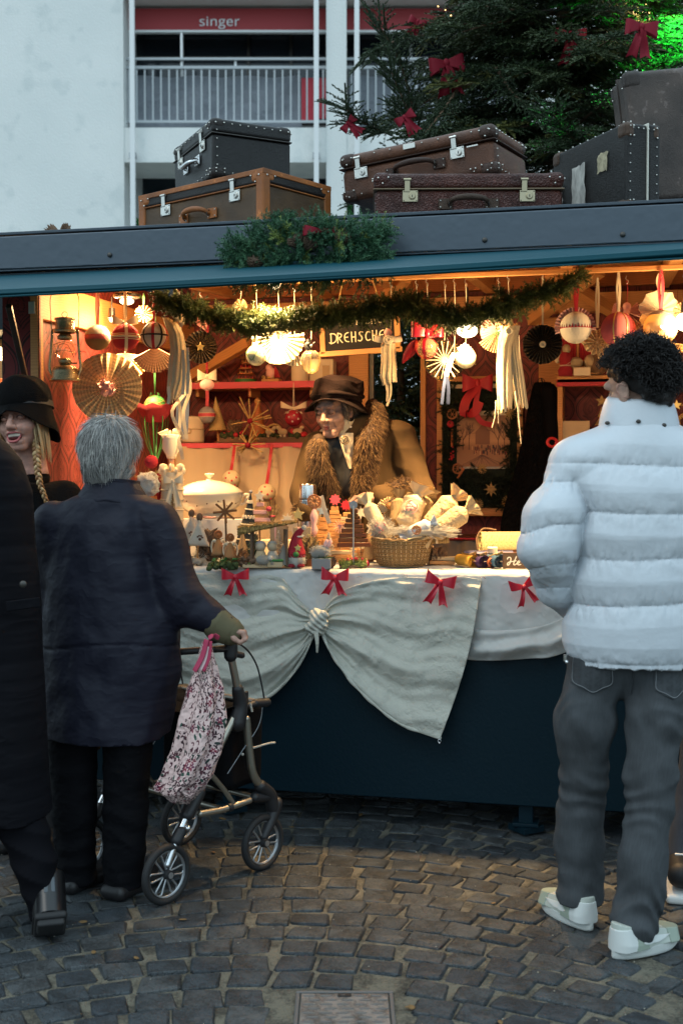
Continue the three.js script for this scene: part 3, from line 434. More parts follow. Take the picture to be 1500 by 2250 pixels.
// ---------- neighbouring stall, only its edge shows ----------
{
  const p = P(-40,800,-.6),t = thing('neighbouring_stall','teal edge of the next stall with a lit yellow opening at the far left','market stall',V(p.x,0,p.z));
  const q = (x,y) => P(x,y,-.6).sub(V(p.x,0,p.z)),a = q(19,700),s = .0022;
  sub('post',bx(.045,2.2,.05,a.x,1.15,0),mt.teal,t); sub('roof_edge',bx(1.2,.16,.3,a.x - .5,q(0,700).y,.05),mt.tealDark,t); sub('counter_panel',bx(1.2,1.0,.04,a.x - .55,.6,.02),mt.teal,t);
  sub('back_wall',bx(1.2,1.8,.03,a.x - .5,1.5,-1.0),mt.pine,t); sub('shelf',bx(1.2,.03,.3,a.x - .55,q(0,832).y,-.3),mt.darkWood,t); sub('beam',bx(1.2,.06,.06,a.x - .55,q(0,755).y,-.1),mt.pine,t);
  lamp('ceiling_lamp','bulb glowing inside the neighbouring stall at the left edge',q(-18,770).add(V(p.x,0,p.z - .1)),.04,1.6);
}
// ================= cloths on the counter =================
T.damask = tex(512,(u,v) => { let b = 0; for (let i = 0; i < 14; i++) { const cx = h3(i,1,2),cy_ = h3(i,5,3),a = h3(i,7,9) * 6; let dx = u - cx,dy = v - cy_; dx -= round(dx); dy -= round(dy); const x = dx * cos(a) + dy * sin(a),y = -dx * sin(a) + dy * cos(a),w = .045 * (1 - pow(x / .12,2)); if (abs(x) < .12 && abs(y) < w) b = max(b,sqrt(1 - abs(y) / w) * (.75 + .25 * cos(x * 90))); } const cr = 1 - min(1,abs(fb(u,v,7,4,12) - .5) * 7); return b * .42 + fb(u,v,60,2,4) * .22 + cr * .36; });
const clothTop = mat([.72,.70,.66],.85,{ bump: rep(T.weave,.03),bs: .0006 }),clothSwag = mat([.47,.475,.42],.9,{ bump: rep(T.damask,.34),bs: .0045 }),clothWhite = mat([.52,.525,.51],.9,{ bump: rep(T.crease,.5),bs: .012 });
const YT = 1.019;
{
  const c = thing('tablecloth','white cloth covering the counter top and hanging over its front edge','tablecloth',V(0,0,0)),w = XR - XL - .04;
  sub('cloth',sheet((u,v) => { const x = XL + .03 + u * w,L = v * 1.02; let y,z; if (L < .74) { z = -.72 + L; y = YT + .0012 * sin(x * 31 + L * 9); } else { const d = L - .74,a = min(d / .03,PI / 2); z = .02 + .019 * sin(a) + (d > .05 ? .012 * sin(x * 9 + sin(x * 3) * 2) * min(1,(d - .05) * 6) : 0); y = YT - .019 * (1 - cos(a)) - max(0,d - .047); } return [x,y,z,x,L]; },160,60),clothWhite,c);
}
const SW = (pts,t) => { const n = pts.length - 1; let i = 0; while (i < n - 1 && t > pts[i + 1][0]) i++; const [t0,x0,y0] = pts[i],[t1,x1,y1] = pts[i + 1],k = (t - t0) / (t1 - t0),a = pts[max(0,i - 1)],b = pts[min(n,i + 2)],m0 = [(x1 - a[1]) / (t1 - a[0]),(y1 - a[2]) / (t1 - a[0])],m1 = [(b[1] - x0) / (b[0] - t0),(b[2] - y0) / (b[0] - t0)],h = t1 - t0,f = (p,q,m,n_) => (2 * k ** 3 - 3 * k * k + 1) * p + (k ** 3 - 2 * k * k + k) * h * m + (-2 * k ** 3 + 3 * k * k) * q + (k ** 3 - k * k) * h * n_; return [f(x0,x1,m0[0],m1[0]),f(y0,y1,m0[1],m1[1])]; };
{
  const t = thing('swag_cloth','cream embroidered cloth tied in a knot and draped over the counter front','cloth',V(0,0,0));
  const topL = [[0,240,1262],[.45,480,1259],[.75,610,1268],[.9,655,1318],[1,690,1352]],botL = [[0,300,1470],[.45,500,1548],[.72,590,1533],[.88,655,1465],[1,692,1388]];
  const topR = [[0,703,1350],[.15,738,1305],[.35,838,1272],[.62,950,1270],[.82,1012,1268],[1,1056,1274]],botR = [[0,706,1390],[.15,730,1442],[.35,785,1516],[.62,872,1590],[.82,930,1613],[1,966,1624]];
  const half = (top,bot,k,n) => sheet((u,v) => {
    const [x0,y0] = SW(top,u),[x1,y1] = SW(bot,u),near = k > 0 ? u : 1 - u,open = sst(0,.5,near); let x = lerp(x0,x1,v),y = lerp(y0,y1,v);
    if (k > 0) x += 14 * sin(v * PI) * sst(.8,1,u);
    const fold = sin(v * 2 * PI * 3.2 + u * 2.2 * k) * (.35 + .65 * v) * .020 * sst(0,.16,near) * (1 - .55 * sst(.35,.95,near)),f2 = sin(v * 2 * PI * 7.3 + u * 5) * .006 * (1 - open * .6) * sst(0,.05,near),f3 = (n3(x * .018,y * .011,k + 5) - .5) * .035 * open + (n3(x * .05,y * .03,k + 9) - .5) * .012;
    const z = .044 + .034 * sin(min(1,v * 1.02) * PI * .62) * (.35 + .65 * open) + fold + f2 + .004 * sin(v * 75 + sin(u * 9) * 3) * (1 - open * .5) * sst(0,.08,near) + f3 * (v > .04 ? 1 : .2) - (near > .9 && k > 0 ? 0 : 0) + .022 * (1 - open);
    const p = P(x,y,max(.036,z)); return [p.x,p.y,p.z,x / 560,y / 560];
  },110,70,.004);
  sub('drape',half(topL,botL,-1),clothSwag,t); sub('drape',half(topR,botR,1),clothSwag,t);
  // rolled hem along the lower edges
  const hem = (bot,k) => { const pts = []; for (let i = 0; i <= 26; i++) { const u = i / 26,[x,y] = SW(bot,u),near = k > 0 ? u : 1 - u; const v = 1,open = sst(0,.5,near); pts.push(P(x,y - 3,.047 + .034 * sin(.62 * PI) * (.35 + .65 * open) + sin(2 * PI * 3.2 + u * 2.2 * k) * .020 * sst(0,.16,near) * (1 - .55 * sst(.35,.95,near)) + .022 * (1 - open) - .004)); } return tb(pts,(u) => .0055 + .002 * sin(u * 40),8,60); };
  sub('hem',[hem(botL,-1),hem(botR,1)],clothSwag,t);
  const K = P(697,1368,.10),s = mpp(K),L = (x,y,z) => [K.x + x * s,K.y - y * s,K.z + z];
  sub('knot',nets((x,y,z) => uni(.016,cap(L(-4,-14,-.02),L(4,16,-.02),.030,.026),cap(L(-20,12,.002),L(16,-18,.014),.017,.019),cap(L(-14,24,-.008),L(18,2,.010),.012,.014))(x,y,z) + .0022 * sin((x - K.x) * 210 + (y - K.y) * 260),[K.x - .1,K.y - .1,K.z - .08],[K.x + .1,K.y + .1,K.z + .08],.004),mat([.47,.475,.42],.9,{ bump: rep(T.weave,.03),bs: .0006 }),t);
  sub('knot_tail',[rib([L(-2,16,.01),L(2,40,.014),L(0,66,.0)],(q) => .022 * (1 - q * .7),[1,0,.3],.003)],clothSwag,t);
  for (const [x,y] of [[784,1268],[884,1266],[1054,1270]]) { const p = P(x,y,.062); sub('pin',tb([p,p.clone().add(V(.012,.004,.006)),p.clone().add(V(.02,-.002,.0))],.0016,5),mt.chrome,t); }
  const e = P(965,1628,.09); sub('clip',[tor(.006,.0016,12,5).translate(e.x,e.y,e.z),sp(.004,e.x,e.y - .008,e.z)],mt.chrome,t);
}
{
  const t = thing('swag_cloth','plain white cloth looped in a low fold under the right bow','cloth',V(0,0,0));
  const top = [[0,985,1372],[.3,1060,1384],[.6,1160,1380],[.85,1250,1352],[1,1420,1262]],bot = [[0,985,1444],[.3,1060,1452],[.6,1160,1447],[.85,1250,1430],[1,1440,1330]];
  sub('drape',sheet((u,v) => { const [x0,y0] = SW(top,u),[x1,y1] = SW(bot,u),x = lerp(x0,x1,v),y = lerp(y0,y1,v),z = .022 + sst(.12,.4,u) * .055 * pow(sin(clamp(v * .8 + .12) * PI),.7) + .012 * sst(.1,.3,u) * sin(v * 2 * PI * 1.6 + u * 3) + .01 * sst(.1,.3,u) * sin(x * .06 + v * 5) * v; const p = P(x,y,z); return [p.x,p.y,p.z,x / 560,y / 560]; },60,30,.004),clothWhite,t);
}
for (const [x,y,s,rz,l] of [[517,1268,60,.0,'red satin bow pinned left of the knot, above the rollator'],[735,1270,60,-.06,'red satin bow pinned just above the knotted cloth'],[966,1280,66,-.22,'red satin bow pinned near the pointed right end of the cream cloth'],[1150,1290,62,.30,'red satin bow pinned beside the elbow of the white jacket']]) {
  const p = P(x,y,.10),k = mpp(p); bow('ribbon_bow',l,p,s * k,mt.redSatin,{ group: 'red satin bows along the counter edge',rz,ry: rr(-.2,.4),w: rr(.32,.40),tail: rr(.64,.78),spread: rr(.26,.34),lift: rr(.12,.22) });
}
// ================= old suitcases on the roof =================
const leather = (c,r = .5,bs = .003,o = {}) => mat(c,r,{ map: rep(T.wear,.5),bump: rep(o.croc ? T.croc : T.leather,o.croc ? .16 : .12),bs,clearcoat: .06,clearcoatRoughness: .3,specularIntensity: .7,phys: true });
function suitcase(name,label,L,H,W,o) {   // lid up, handle side towards +z
  const t = thing(name,label,'suitcase',V(0,0,0)),lidH = H * (o.lid ?? .36),b = o.round ?? .022,body = o.body,trim = o.trim ?? body;
  const bulge = (g,k) => { const p = g.attributes.position; for (let i = 0; i < p.count; i++) { const x = p.getX(i),y = p.getY(i),z = p.getZ(i),f = (1 - pow(2 * x / L,2)) * (1 - pow(2 * z / W,2)); p.setY(i,y + k * f * sign(y)); p.setXYZ(i,x + .004 * sn(x * 9,y * 9,z * 9),p.getY(i) + .003 * sn(x * 7 + 5,y * 7,z * 7),z + .004 * sn(x * 8,y * 9 + 4,z * 8)); } g.computeVertexNormals(); return g; },sign = Math.sign;
  const rb = (w,h,d,y,e = 0) => { let g = new RoundedBoxGeometry(w,h,d,5,b); g = boxUV(bulge(g,e)); return X(g,0,y,0); };
  const box = (w,h,d) => { const s = 10,g = new THREE.BoxGeometry(w,h,d,s,2,s); return g; };
  sub('case_body',rb(L,H - lidH,W,(H - lidH) / 2,0),body,t);
  sub('lid',rb(L + .006,lidH,W + .006,H - lidH / 2 + .0015,.004),o.lidM ?? body,t);
  sub('seam',[bx(L + .010,.006,W + .010,0,H - lidH,0,0,0,0,.003)],o.seam ?? trim,t);
  if (o.rim) for (const y of [H - .008,.010]) { const r = .011; sub('edge_trim',[[0,1,0],[0,-1,0]].flatMap(([,k]) => [bx(L + .012,r * 2,r * 2,0,y,k * (W / 2 - .006)),bx(r * 2,r * 2,W + .008,k * (L / 2 - .004),y,0)]),trim,t); }
  if (o.post) for (const [i,k] of [[1,1],[-1,1],[1,-1],[-1,-1]]) sub('corner_strap',bx(.045,H - .02,.045,i * (L / 2 - .0165),H / 2,k * (W / 2 - .0165),0,0,0,.008),trim,t);
  if (o.corner) for (const i of [-1,1]) for (const k of [-1,1]) for (const y of [0,1]) { const r = o.corner,g = new RoundedBoxGeometry(r,r * .75,r,4,r * .34),c = sub('corner_cap',X(boxUV(g),i * (L / 2 - r / 2 + .006),y ? H - r * .375 + .006 : r * .375 - .005,k * (W / 2 - r / 2 + .006)),o.cornerM ?? trim,t); sub('rivet',[[.3,.1],[-.25,.12],[.05,-.2]].map(([a,d]) => sp(.0042,i * (L / 2 - r / 2 + a * r),(y ? H - r * .375 : r * .375) + d * r,k * (W / 2 + .007),1,7,5)).concat([[.3,.1],[-.25,.12]].map(([a,d]) => sp(.0042,i * (L / 2 + .007),(y ? H - r * .375 : r * .375) + d * r,k * (W / 2 - r / 2 + a * r),1,7,5))),mt.nickel,c); }
  if (o.studs) { const gs = []; for (const y of [.02,H - .018]) for (let i = 0; i <= 9; i++) { const s = i / 9 - .5; gs.push(sp(.0036,s * L * .94,y,W / 2 + .004,1,6,4),sp(.0036,L / 2 + .004,y,s * W * .92,1,6,4),sp(.0036,-L / 2 - .004,y,s * W * .92,1,6,4)); } for (let i = 0; i < 5; i++) gs.push(sp(.0036,L / 2 + .004,H * (.2 + .15 * i),W / 2 - .02,1,6,4),sp(.0036,-L / 2 - .004,H * (.2 + .15 * i),W / 2 - .02,1,6,4)); sub('stud',gs,mt.nickel,t); }
  if (o.latch) for (const k of o.latch) {
    const x = k * L,m = o.latchM ?? mt.nickel,y0 = H - lidH,l = sub('latch',[bx(.062,.046,.004,x,y0 - .030,W / 2 + .004,0,0,0,.002)],m,t);
    sub('hasp',[bx(.022,.052,.006,x - .012,y0 + .012,W / 2 + .007,.05),X(cy(.006,.006,.03,0,0,0,0,0,PI / 2),x - .012,y0 + .036,W / 2 + .008),bx(.030,.014,.005,x - .012,y0 + .036,W / 2 + .005)],m,l);
    sub('lock_knob',[X(cy(.011,.013,.008,0,0,0,PI / 2,0,0,14),x + .008,y0 - .030,W / 2 + .009),X(tor(.013,.0022,14,6),x + .008,y0 - .030,W / 2 + .007)],m,l); sub('keyhole',bx(.003,.010,.002,x + .008,y0 - .031,W / 2 + .0138,0,0,0,0),mt.black,l);
    sub('screw',[[-.026,.018],[.026,.018],[-.026,-.018],[.026,-.018]].map(([a,d]) => sp(.0026,x + a,y0 - .030 + d,W / 2 + .006,1,6,4)),mt.darkMetal,l);
  }
  if (o.handle) { const hw = o.handleW ?? .16,y = (H - lidH) * .60,z = W / 2,hm = o.handleM ?? trim,dr = o.drop ?? .02,hd = sub('handle',tb([[-hw / 2,y,z + .012],[-hw * .40,y + dr * .6,z + .034],[0,y + dr,z + .040],[hw * .40,y + dr * .6,z + .034],[hw / 2,y,z + .012]],(u) => .0075 + .0055 * sin(u * PI),9,26),hm,t); for (const k of [-1,1]) { sub('handle_mount',bx(.058,.044,.006,k * (hw / 2 + .014),y - .002,z + .005,0,0,0,.003),o.mountM ?? hm,hd); sub('ring',X(tor(.012,.0026,14,6),k * hw / 2,y,z + .012,0,PI / 2),mt.darkMetal,hd); sub('rivet',[[-.02,.013],[.02,.013],[-.02,-.013],[.02,-.013]].map(([a,d]) => sp(.003,k * (hw / 2 + .014) + a,y - .002 + d,z + .009,1,6,4)),mt.nickel,hd); } }
  for (const k of o.feet ?? []) sub('rivet',[-.011,.011].map((d) => sp(.0045,k * L + d,H * .16,W / 2 + .004,1,7,5)),mt.nickel,t);
  return t;
}
const viewDir = (x,y,z) => RX.clone().multiplyScalar(x).add(V(0,y,0)).addScaledVector(FW0,-z);   // right, up, towards the viewer
function setBasis(t,ax,ay,localPt,worldPt) {   // turns a thing so that its x and y run along the given view directions and localPt comes to lie at worldPt
  const a = viewDir(...ax).normalize(),b = viewDir(...ay),c = a.clone().cross(b).normalize(); const bb = c.clone().cross(a);
  t.quaternion.setFromRotationMatrix(_m.makeBasis(a,bb,c)); t.position.set(0,0,0); t.updateMatrix(); t.position.copy(worldPt).sub(V(...localPt).applyMatrix4(t.matrix)); return t;
}
const dg = (a) => [cos(a * D2),sin(a * D2)];
{
  const brown = leather([.17,.095,.04],.5,.002),tan = leather([.60,.20,.042],.45,.0015);
  let s = suitcase('suitcase','dark brown suitcase with orange leather trim, under the black one at the left',.77,.262,.42,{ body: brown,trim: tan,rim: 1,post: 1,corner: .085,lid: .22,lidM: leather([.018,.013,.010],.45,.002),latch: [-.27,.29],handle: 1,handleW: .15,mountM: tan,feet: [-.2,.22],round: .012 });
  { const [c,n] = dg(40); setBasis(s,[c,.0,n],[0,1,0],[.385,.262,.21],DP(578,370,4.86)); }
  const near = DP(466,258,5.08),blk = leather([.009,.008,.008],.42,.002);
  s = suitcase('suitcase','black suitcase lying on top of the orange trimmed one',.50,.25,.37,{ body: blk,seam: mt.darkMetal,corner: .07,cornerM: leather([.026,.018,.016],.5),lid: .25,latch: [-.30,.27],handle: 1,studs: 1,round: .016,handleM: mt.steel,drop: -.012,handleW: .12 });
  { const [c,n] = dg(63); setBasis(s,[c,.03,n],[0,1,0],[.25,.25,.185],near); }
  s = suitcase('suitcase','scuffed brown leather suitcase lying tilted across the dark one in the middle',.71,.20,.42,{ body: leather([.24,.10,.055],.42,.003),trim: leather([.09,.04,.024],.5),corner: .08,cornerM: leather([.10,.05,.034],.45),lid: .30,latch: [-.36,.27],handle: 1,handleW: .19,feet: [.36],round: .03,studs: 1 });
  { const [c,n] = dg(27); setBasis(s,[c,.07,n],[.02,1,.06],[.355,.205,.21],DP(1082,268,4.86)); sub('name_plate',bx(.055,.022,.003,-.02,.178,.218),mt.nickel,s); sub('brass_strip',bx(.05,.006,.002,.26,.125,.215),mt.nickel,s); }
  s = suitcase('suitcase','dark reddish brown crocodile leather suitcase lying flat under the tilted one',.765,.215,.40,{ body: leather([.13,.036,.024],.36,.006,{ croc: 1 }),seam: mat([.16,.11,.06],.5),corner: .075,lid: .30,latch: [-.31,.31],handle: 1,handleW: .16,latchM: mat([.42,.36,.24],.4,{ metalness: .9 }),feet: [-.21,.21],round: .022,handleM: leather([.10,.055,.03],.5) });
  setBasis(s,[1,-.004,.03],[0,1,0],[.3825,.215,.20],DP(1237,379,4.80));
  s = suitcase('suitcase','worn black suitcase standing on edge with torn white labels on its side',.54,.165,.36,{ body: leather([.014,.012,.011],.4,.004),trim: leather([.10,.055,.03],.5),seam: mat([.62,.60,.52],.6),corner: .07,cornerM: leather([.13,.07,.04],.5),lid: .36,studs: 1,round: .012 });
  { const [c,n] = dg(68); setBasis(s,[c,0,n],[n,0,-c],[.27,0,.18],DP(1374,267,4.72)); // its lid looks right, its long side runs away from the viewer
    s.userData.label = 'worn black suitcase standing on edge with torn white labels on its side';
    const lab = (w,h,x,z,seedK,m) => sub('paper_label',sheet((u,v) => [x + (u - .5) * w + .008 * sn(v * 5 + seedK,u * 2,1) * (u > .5 ? 1 : -1),-.0035 - .001 * sn(u * 4,v * 4,seedK),z + (v - .5) * h + .006 * sn(u * 6,seedK,3),u,v],10,10,.0008),m,s);
    const pm = mat([.66,.65,.60],.9,{ map: T.blot }); lab(.10,.20,-.06,-.015,2,pm); lab(.07,.075,.115,.055,5,mat([.60,.52,.34],.9,{ map: T.blot })); lab(.06,.13,-.215,-.03,8,pm); lab(.035,.06,-.20,-.13,11,pm); }
  s = suitcase('suitcase','large grey brown suitcase standing upright at the right edge',.80,.22,.58,{ body: leather([.13,.10,.09],.45,.003),corner: .09,cornerM: leather([.06,.044,.038],.5),lid: .5,round: .03,rim: 0 });
  setBasis(s,[-1,-.11,0.05],[0,.04,1],[.40,.22,.29],DP(1369,157,5.18));
}
// ================= fir bouquet on the roof edge, cones on the roof =================
const coneGeo = (h,r,n = 9) => { const gs = [X(sp(.5,0,0,0,1,8,8),0,h / 2,0,0,0,0,[r * .9,h * .95,r * .9])]; for (let j = 0; j < n; j++) { const t = (j + .5) / n,rad = r * .62 * pow(sin(PI * (.12 + .83 * (1 - t))),.7),c = max(4,round(9 * rad / r * 1.5)); for (let i = 0; i < c; i++) { const a = (i + (j % 2) * .5) / c * 2 * PI; gs.push(X(new THREE.ConeGeometry(r * .2,r * .5,4),rad * cos(a),h * t,rad * sin(a),0,-a,-PI / 2 + .7,[1,1,.8])); } } return gs.map(ni); };
function pineCone(label,p,h,r,o = {}) { const t = thing('pine_cone',label,'pine cone',p,o); sub('scales',coneGeo(h,r),o.m ?? mt.cone,t); return t; }
pineCone('left of two brown cones peeking over the roof edge above the fascia',P(122,516,-.05),.04,.05,{ group: 'brown cones on the roof edge',rz: 1.2 });
pineCone('right of two brown cones peeking over the roof edge above the fascia',P(140,514,-.05),.04,.045,{ group: 'brown cones on the roof edge',rz: -1 });
{
  const c = P(680,560,.24),k = mpp(c),t = thing('fir_bouquet','bushy bouquet of green fir sprigs fixed to the roof edge in the middle','fir bouquet',c),nb = [[],[],[]];
  const sh = [0,1,2].map(() => { const gs = [needleTwig(.13,120,.020,.0028,.1,.35)]; for (const [q,a] of [[.2,48],[.35,-46],[.55,40],[.65,-38]]) gs.push(X(needleTwig(.07,62,.019,.0028,.1,.35),.13 * q,0,0,0,0,a * D2)); return mg(gs); });
  const sec = (x) => lerp(34,62,pow(1 - abs(x),.6)) * (1 + .12 * sin(x * 9));   // half height in pixels
  for (let i = 0; i < 460; i++) { const x = rr(-1,1),a = rr(0,2 * PI),r = pow(rnd(),.6),h = sec(x),px = x * 150 + r * cos(a) * 14,py = r * sin(a) * h * .75 + (x < -.6 ? 14 : 0); const dir = V(x * .8 + rr(-.6,.6) + cos(a) * .3,-sin(a) * .9 + rr(-.4,.5),rr(.1,1)).normalize(),g = pick(sh).clone(); g.applyQuaternion(_q.setFromUnitVectors(V(1,0,0),dir)); const s = rr(.45,.9); g.scale(s,s,s); nb[rnd() < .07 ? 2 : rnd() < .45 ? 1 : 0].push(g.translate(px * k,-py * k,rr(-.02,.06) * (1 - r * .4))); }
  for (let i = 0; i < 16; i++) { const g = pick(sh).clone(); g.applyQuaternion(_q.setFromUnitVectors(V(1,0,0),V(rr(-.3,.3),1,rr(-.1,.3)).normalize())); nb[0].push(X(g,(-62 + rr(-24,24)) * k,(30 + i * 2.4) * k,.02,0,0,0,.75 - i * .02)); }
  nb.forEach((l,i) => sub('sprigs',l,[mat([.030,.105,.048],.6),mat([.068,.17,.080],.6),mat([.20,.26,.06],.6)][i],t));
  for (const [x,y,r] of [[-14,-14,0],[6,-8,2],[84,-14,1],[-112,30,1]]) sub('pine_cone',coneGeo(.038,.042).map((g) => X(g,x * k,-y * k,.075,.6,r,.4)),mat([.07,.042,.024],.85),t);
  const b = P(712,508,.30); bow('ribbon_bow','burgundy velvet bow lying on the fir bouquet at the roof edge',b,92 * k,mt.burgundy,{ tail: 0,w: .2,lift: .0 });
}
// ================= things hanging in the stall opening =================
const HY = 2.205;   // the hook rail
T.music = ctex(512,512,(c,w,h) => { c.fillStyle = '#d9c9a8'; c.fillRect(0,0,w,h); c.strokeStyle = 'rgba(60,45,30,.55)'; c.lineWidth = 1.4; for (let s = 0; s < 8; s++) for (let l = 0; l < 5; l++) { c.beginPath(); c.moveTo(0,s * 64 + 14 + l * 7); c.lineTo(w,s * 64 + 14 + l * 7); c.stroke(); } c.fillStyle = 'rgba(45,32,22,.8)'; for (let i = 0; i < 260; i++) { const x = rnd() * w,y = floor(rnd() * 8) * 64 + 10 + floor(rnd() * 9) * 3.5; c.beginPath(); c.ellipse(x,y,4,3,-.3,0,7); c.fill(); c.fillRect(x + 3,y - 17,1.3,17); } });
T.goldDark = ctex(256,256,(c,w,h) => { c.fillStyle = '#17120f'; c.fillRect(0,0,w,h); for (let i = 0; i < 240; i++) { c.fillStyle = pick(['#a9803c','#8a6a34','#c3a25a','#3c2a18','#6d2a1c']); c.beginPath(); c.ellipse(rnd() * w,rnd() * h,rr(2,9),rr(1,5),rnd() * 6,0,7); c.fill(); } });
const musicM = mat([.92,.80,.64],.85,{ map: rep(T.music,.12) }),goldDarkM = mat([.8,.75,.7],.6,{ map: rep(T.goldDark,.06) }),pinkMusic = mat([.92,.62,.54],.85,{ map: rep(T.music,.10) }),dottedM = mat([.78,.62,.44],.85,{ map: rep(T.music,.06) }),blackGold = mat([.35,.32,.34],.55,{ map: rep(T.goldDark,.05) });
function fan(R,n,a0,a1,o = {}) {   // a pleated paper fan, flat-creased, in the xy plane
  const r0 = o.r0 ?? .06,amp = o.amp ?? PI * R / n * .42 * (a1 - a0) / (2 * PI) * 2,N = 2 * n,pos = [],uv = [];
  const pt = (i,v) => { const a = lerp(a0,a1,i / N),r = lerp(r0,1,v) * R * (1 + (o.wob ?? .012) * sn(i * 3.3,R * 90,1) * v),z = (i % 2 ? 1 : -1) * amp * (.12 + .88 * v); return [[r * cos(a),r * sin(a),z + (o.cone ?? 0) * v * R],[i * .012,v * R]]; };
  for (let i = 0; i < N; i++) for (let j = 0; j < 3; j++) { const q = [pt(i,j / 3),pt(i + 1,j / 3),pt(i,(j + 1) / 3),pt(i + 1,(j + 1) / 3)]; for (const k of [0,2,1,1,2,3]) { pos.push(...q[k][0]); uv.push(...q[k][1]); } }
  const g = new THREE.BufferGeometry(); g.setAttribute('position',new THREE.Float32BufferAttribute(pos,3)); g.setAttribute('uv',new THREE.Float32BufferAttribute(uv,2)); g.computeVertexNormals(); return g;
}
const cordM = mat([.55,.47,.33],.8);
function hook(t,x,y,m = cordM,w = 0) { const top = HY - t.position.y; if (w) { for (const s of [-1,1]) sub('ribbon',rib([[x + s * w * .1,y,.004],[x + s * w * .5,lerp(y,top,.6),.006 * s],[x,top,0]],w,[1,0,.2],.0006),m,t); } else sub('cord',tb([[x,y,0],[x + .004,lerp(y,top,.5),.002],[x,top - .02,0]],.0014,5,6),m,t); sub('wire_hook',tb([[x,top - .035,.002],[x + .006,top - .022,.003],[x - .004,top - .012,0],[x,top,0]],.0012,5,10),mt.nickel,t); }
function rosette(label,px,py,rp,z,m,o = {}) {
  z -= .2; const p = P(px,py,z),k = mpp(p),R = rp * k,t = thing(o.name ?? 'paper_rosette',label,o.cat ?? 'paper rosette',p,{ ry: o.ry ?? TH + rr(-.15,.15),rz: o.rz ?? 0,rx: o.rx ?? 0 });
  sub('pleats',fan(R,o.n ?? 26,o.a0 ?? 0,o.a1 ?? 2 * PI,o),m,t); if (o.mid) sub('centre',o.mid(R),o.midM ?? mt.gold,t); if (o.hang !== 0) hook(t,0,(o.a0 ?? 0) > 2 ? 0 : R * .98,o.cm,o.cw); return t;
}
const disc = (r,d) => X(cy(r,r,d ?? .004,0,0,0,PI / 2,0,0,18),0,0,.008),star3 = (n,R,r,d = .004,z = .008) => ext(starPts(n,R,r),d,.0008).translate(0,0,z);
function ballThing(name,label,cat,px,py,rp,z,parts,o = {}) {
  if (o.hang !== 0) z -= .2; const p = P(px,py,z),R = rp * mpp(p),t = thing(name,label,cat,p,{ ry: o.ry ?? TH }); parts(t,R); if (o.hang !== 0) hook(t,0,R * (o.topk ?? .99),o.cm,o.cw); return t;
}
const cap3 = (R,a,b,k = 1) => suv(new THREE.SphereGeometry(R * k,28,10,0,2 * PI,a * PI,(b - a) * PI),.4,.2),band = (R,k,ph,w = .05) => X(suv(new THREE.TorusGeometry(R * sin(ph * PI),R * w,6,30),.4,.1),0,R * cos(ph * PI),0,PI / 2);
const meridian = (R,a,w,th = .001) => { const pts = []; for (let i = 0; i <= 12; i++) { const q = i / 12 * PI * .98 + .03; pts.push([R * 1.012 * sin(q) * sin(a),R * 1.012 * cos(q),R * 1.012 * sin(q) * cos(a)]); } return rib(pts,w,[cos(a),0,-sin(a)],th,24); };
{ // hurricane lantern
  const p = P(144,838,-0.02),k = mpp(p),t = thing('oil_lantern','brass hurricane lantern with glass chimney hanging at the left end of the stall','lantern',p,{ ry: .3 }),q = (x) => x * k,B = mat([.42,.34,.20],.26,{ metalness: 1,bump: rep(T.fine,.04),bs: .0006 });
  sub('tank',lat([[0,0],[q(33),0],[q(34),q(4)],[q(30),q(7)],[q(29),q(22)],[q(25),q(30)],[q(14),q(36)],[0,q(36)]]),B,t);
  sub('burner',[lat([[0,q(36)],[q(11),q(36)],[q(15),q(44)],[q(12),q(50)],[0,q(52)]]),cy(q(2),q(2),q(20),q(16),q(40),0,0,0,PI / 2)],B,t);
  sub('glass_chimney',lat([[q(13),q(50)],[q(21),q(60)],[q(23),q(70)],[q(19),q(84)],[q(13),q(93)]]),mt.glass,t);
  sub('chimney_collar',lat([[q(12),q(91)],[q(16),q(92)],[q(17),q(98)],[q(11),q(104)],[q(10),q(108)]]),B,t);
  sub('hood',lat([[q(22),q(106)],[q(26),q(107)],[q(26),q(112)],[q(21),q(116)],[q(20),q(133)],[q(23),q(135)],[q(22),q(138)],[0,q(140)]]),B,t);
  for (const s of [-1,1]) sub('side_tube',tb([[s * q(25),q(8),0],[s * q(33),q(24),0],[s * q(31),q(60),0],[s * q(28),q(96),0],[s * q(27),q(110),0],[s * q(20),q(114),0]],q(3.2),8,30),B,t);
  sub('guard_wire',[tb([[q(-22),q(62),q(5)],[0,q(66),q(25)],[q(22),q(62),q(5)]],.0016,5,14),tb([[q(-20),q(52),q(6)],[q(-8),q(78),q(22)],[q(8),q(78),q(22)],[q(20),q(52),q(6)]],.0016,5,18),tb([[q(-24),q(80),q(4)],[0,q(84),q(22)],[q(24),q(80),q(4)]],.0016,5,14)],B,t);
  sub('bail',tb([[q(-28),q(104),0],[q(-30),q(140),0],[q(-28),q(190),0],[q(0),q(215),0],[q(28),q(190),0],[q(30),q(140),0],[q(28),q(104),0]],.0019,6,40),mt.darkMetal,t);
  sub('lift_ring',X(tor(q(6),.0014,14,5),0,q(146),0),mt.darkMetal,t);
}
const oliveFelt = mat([.34,.27,.13],.95,{ bump: rep(T.fine,.03),bs: .006 });
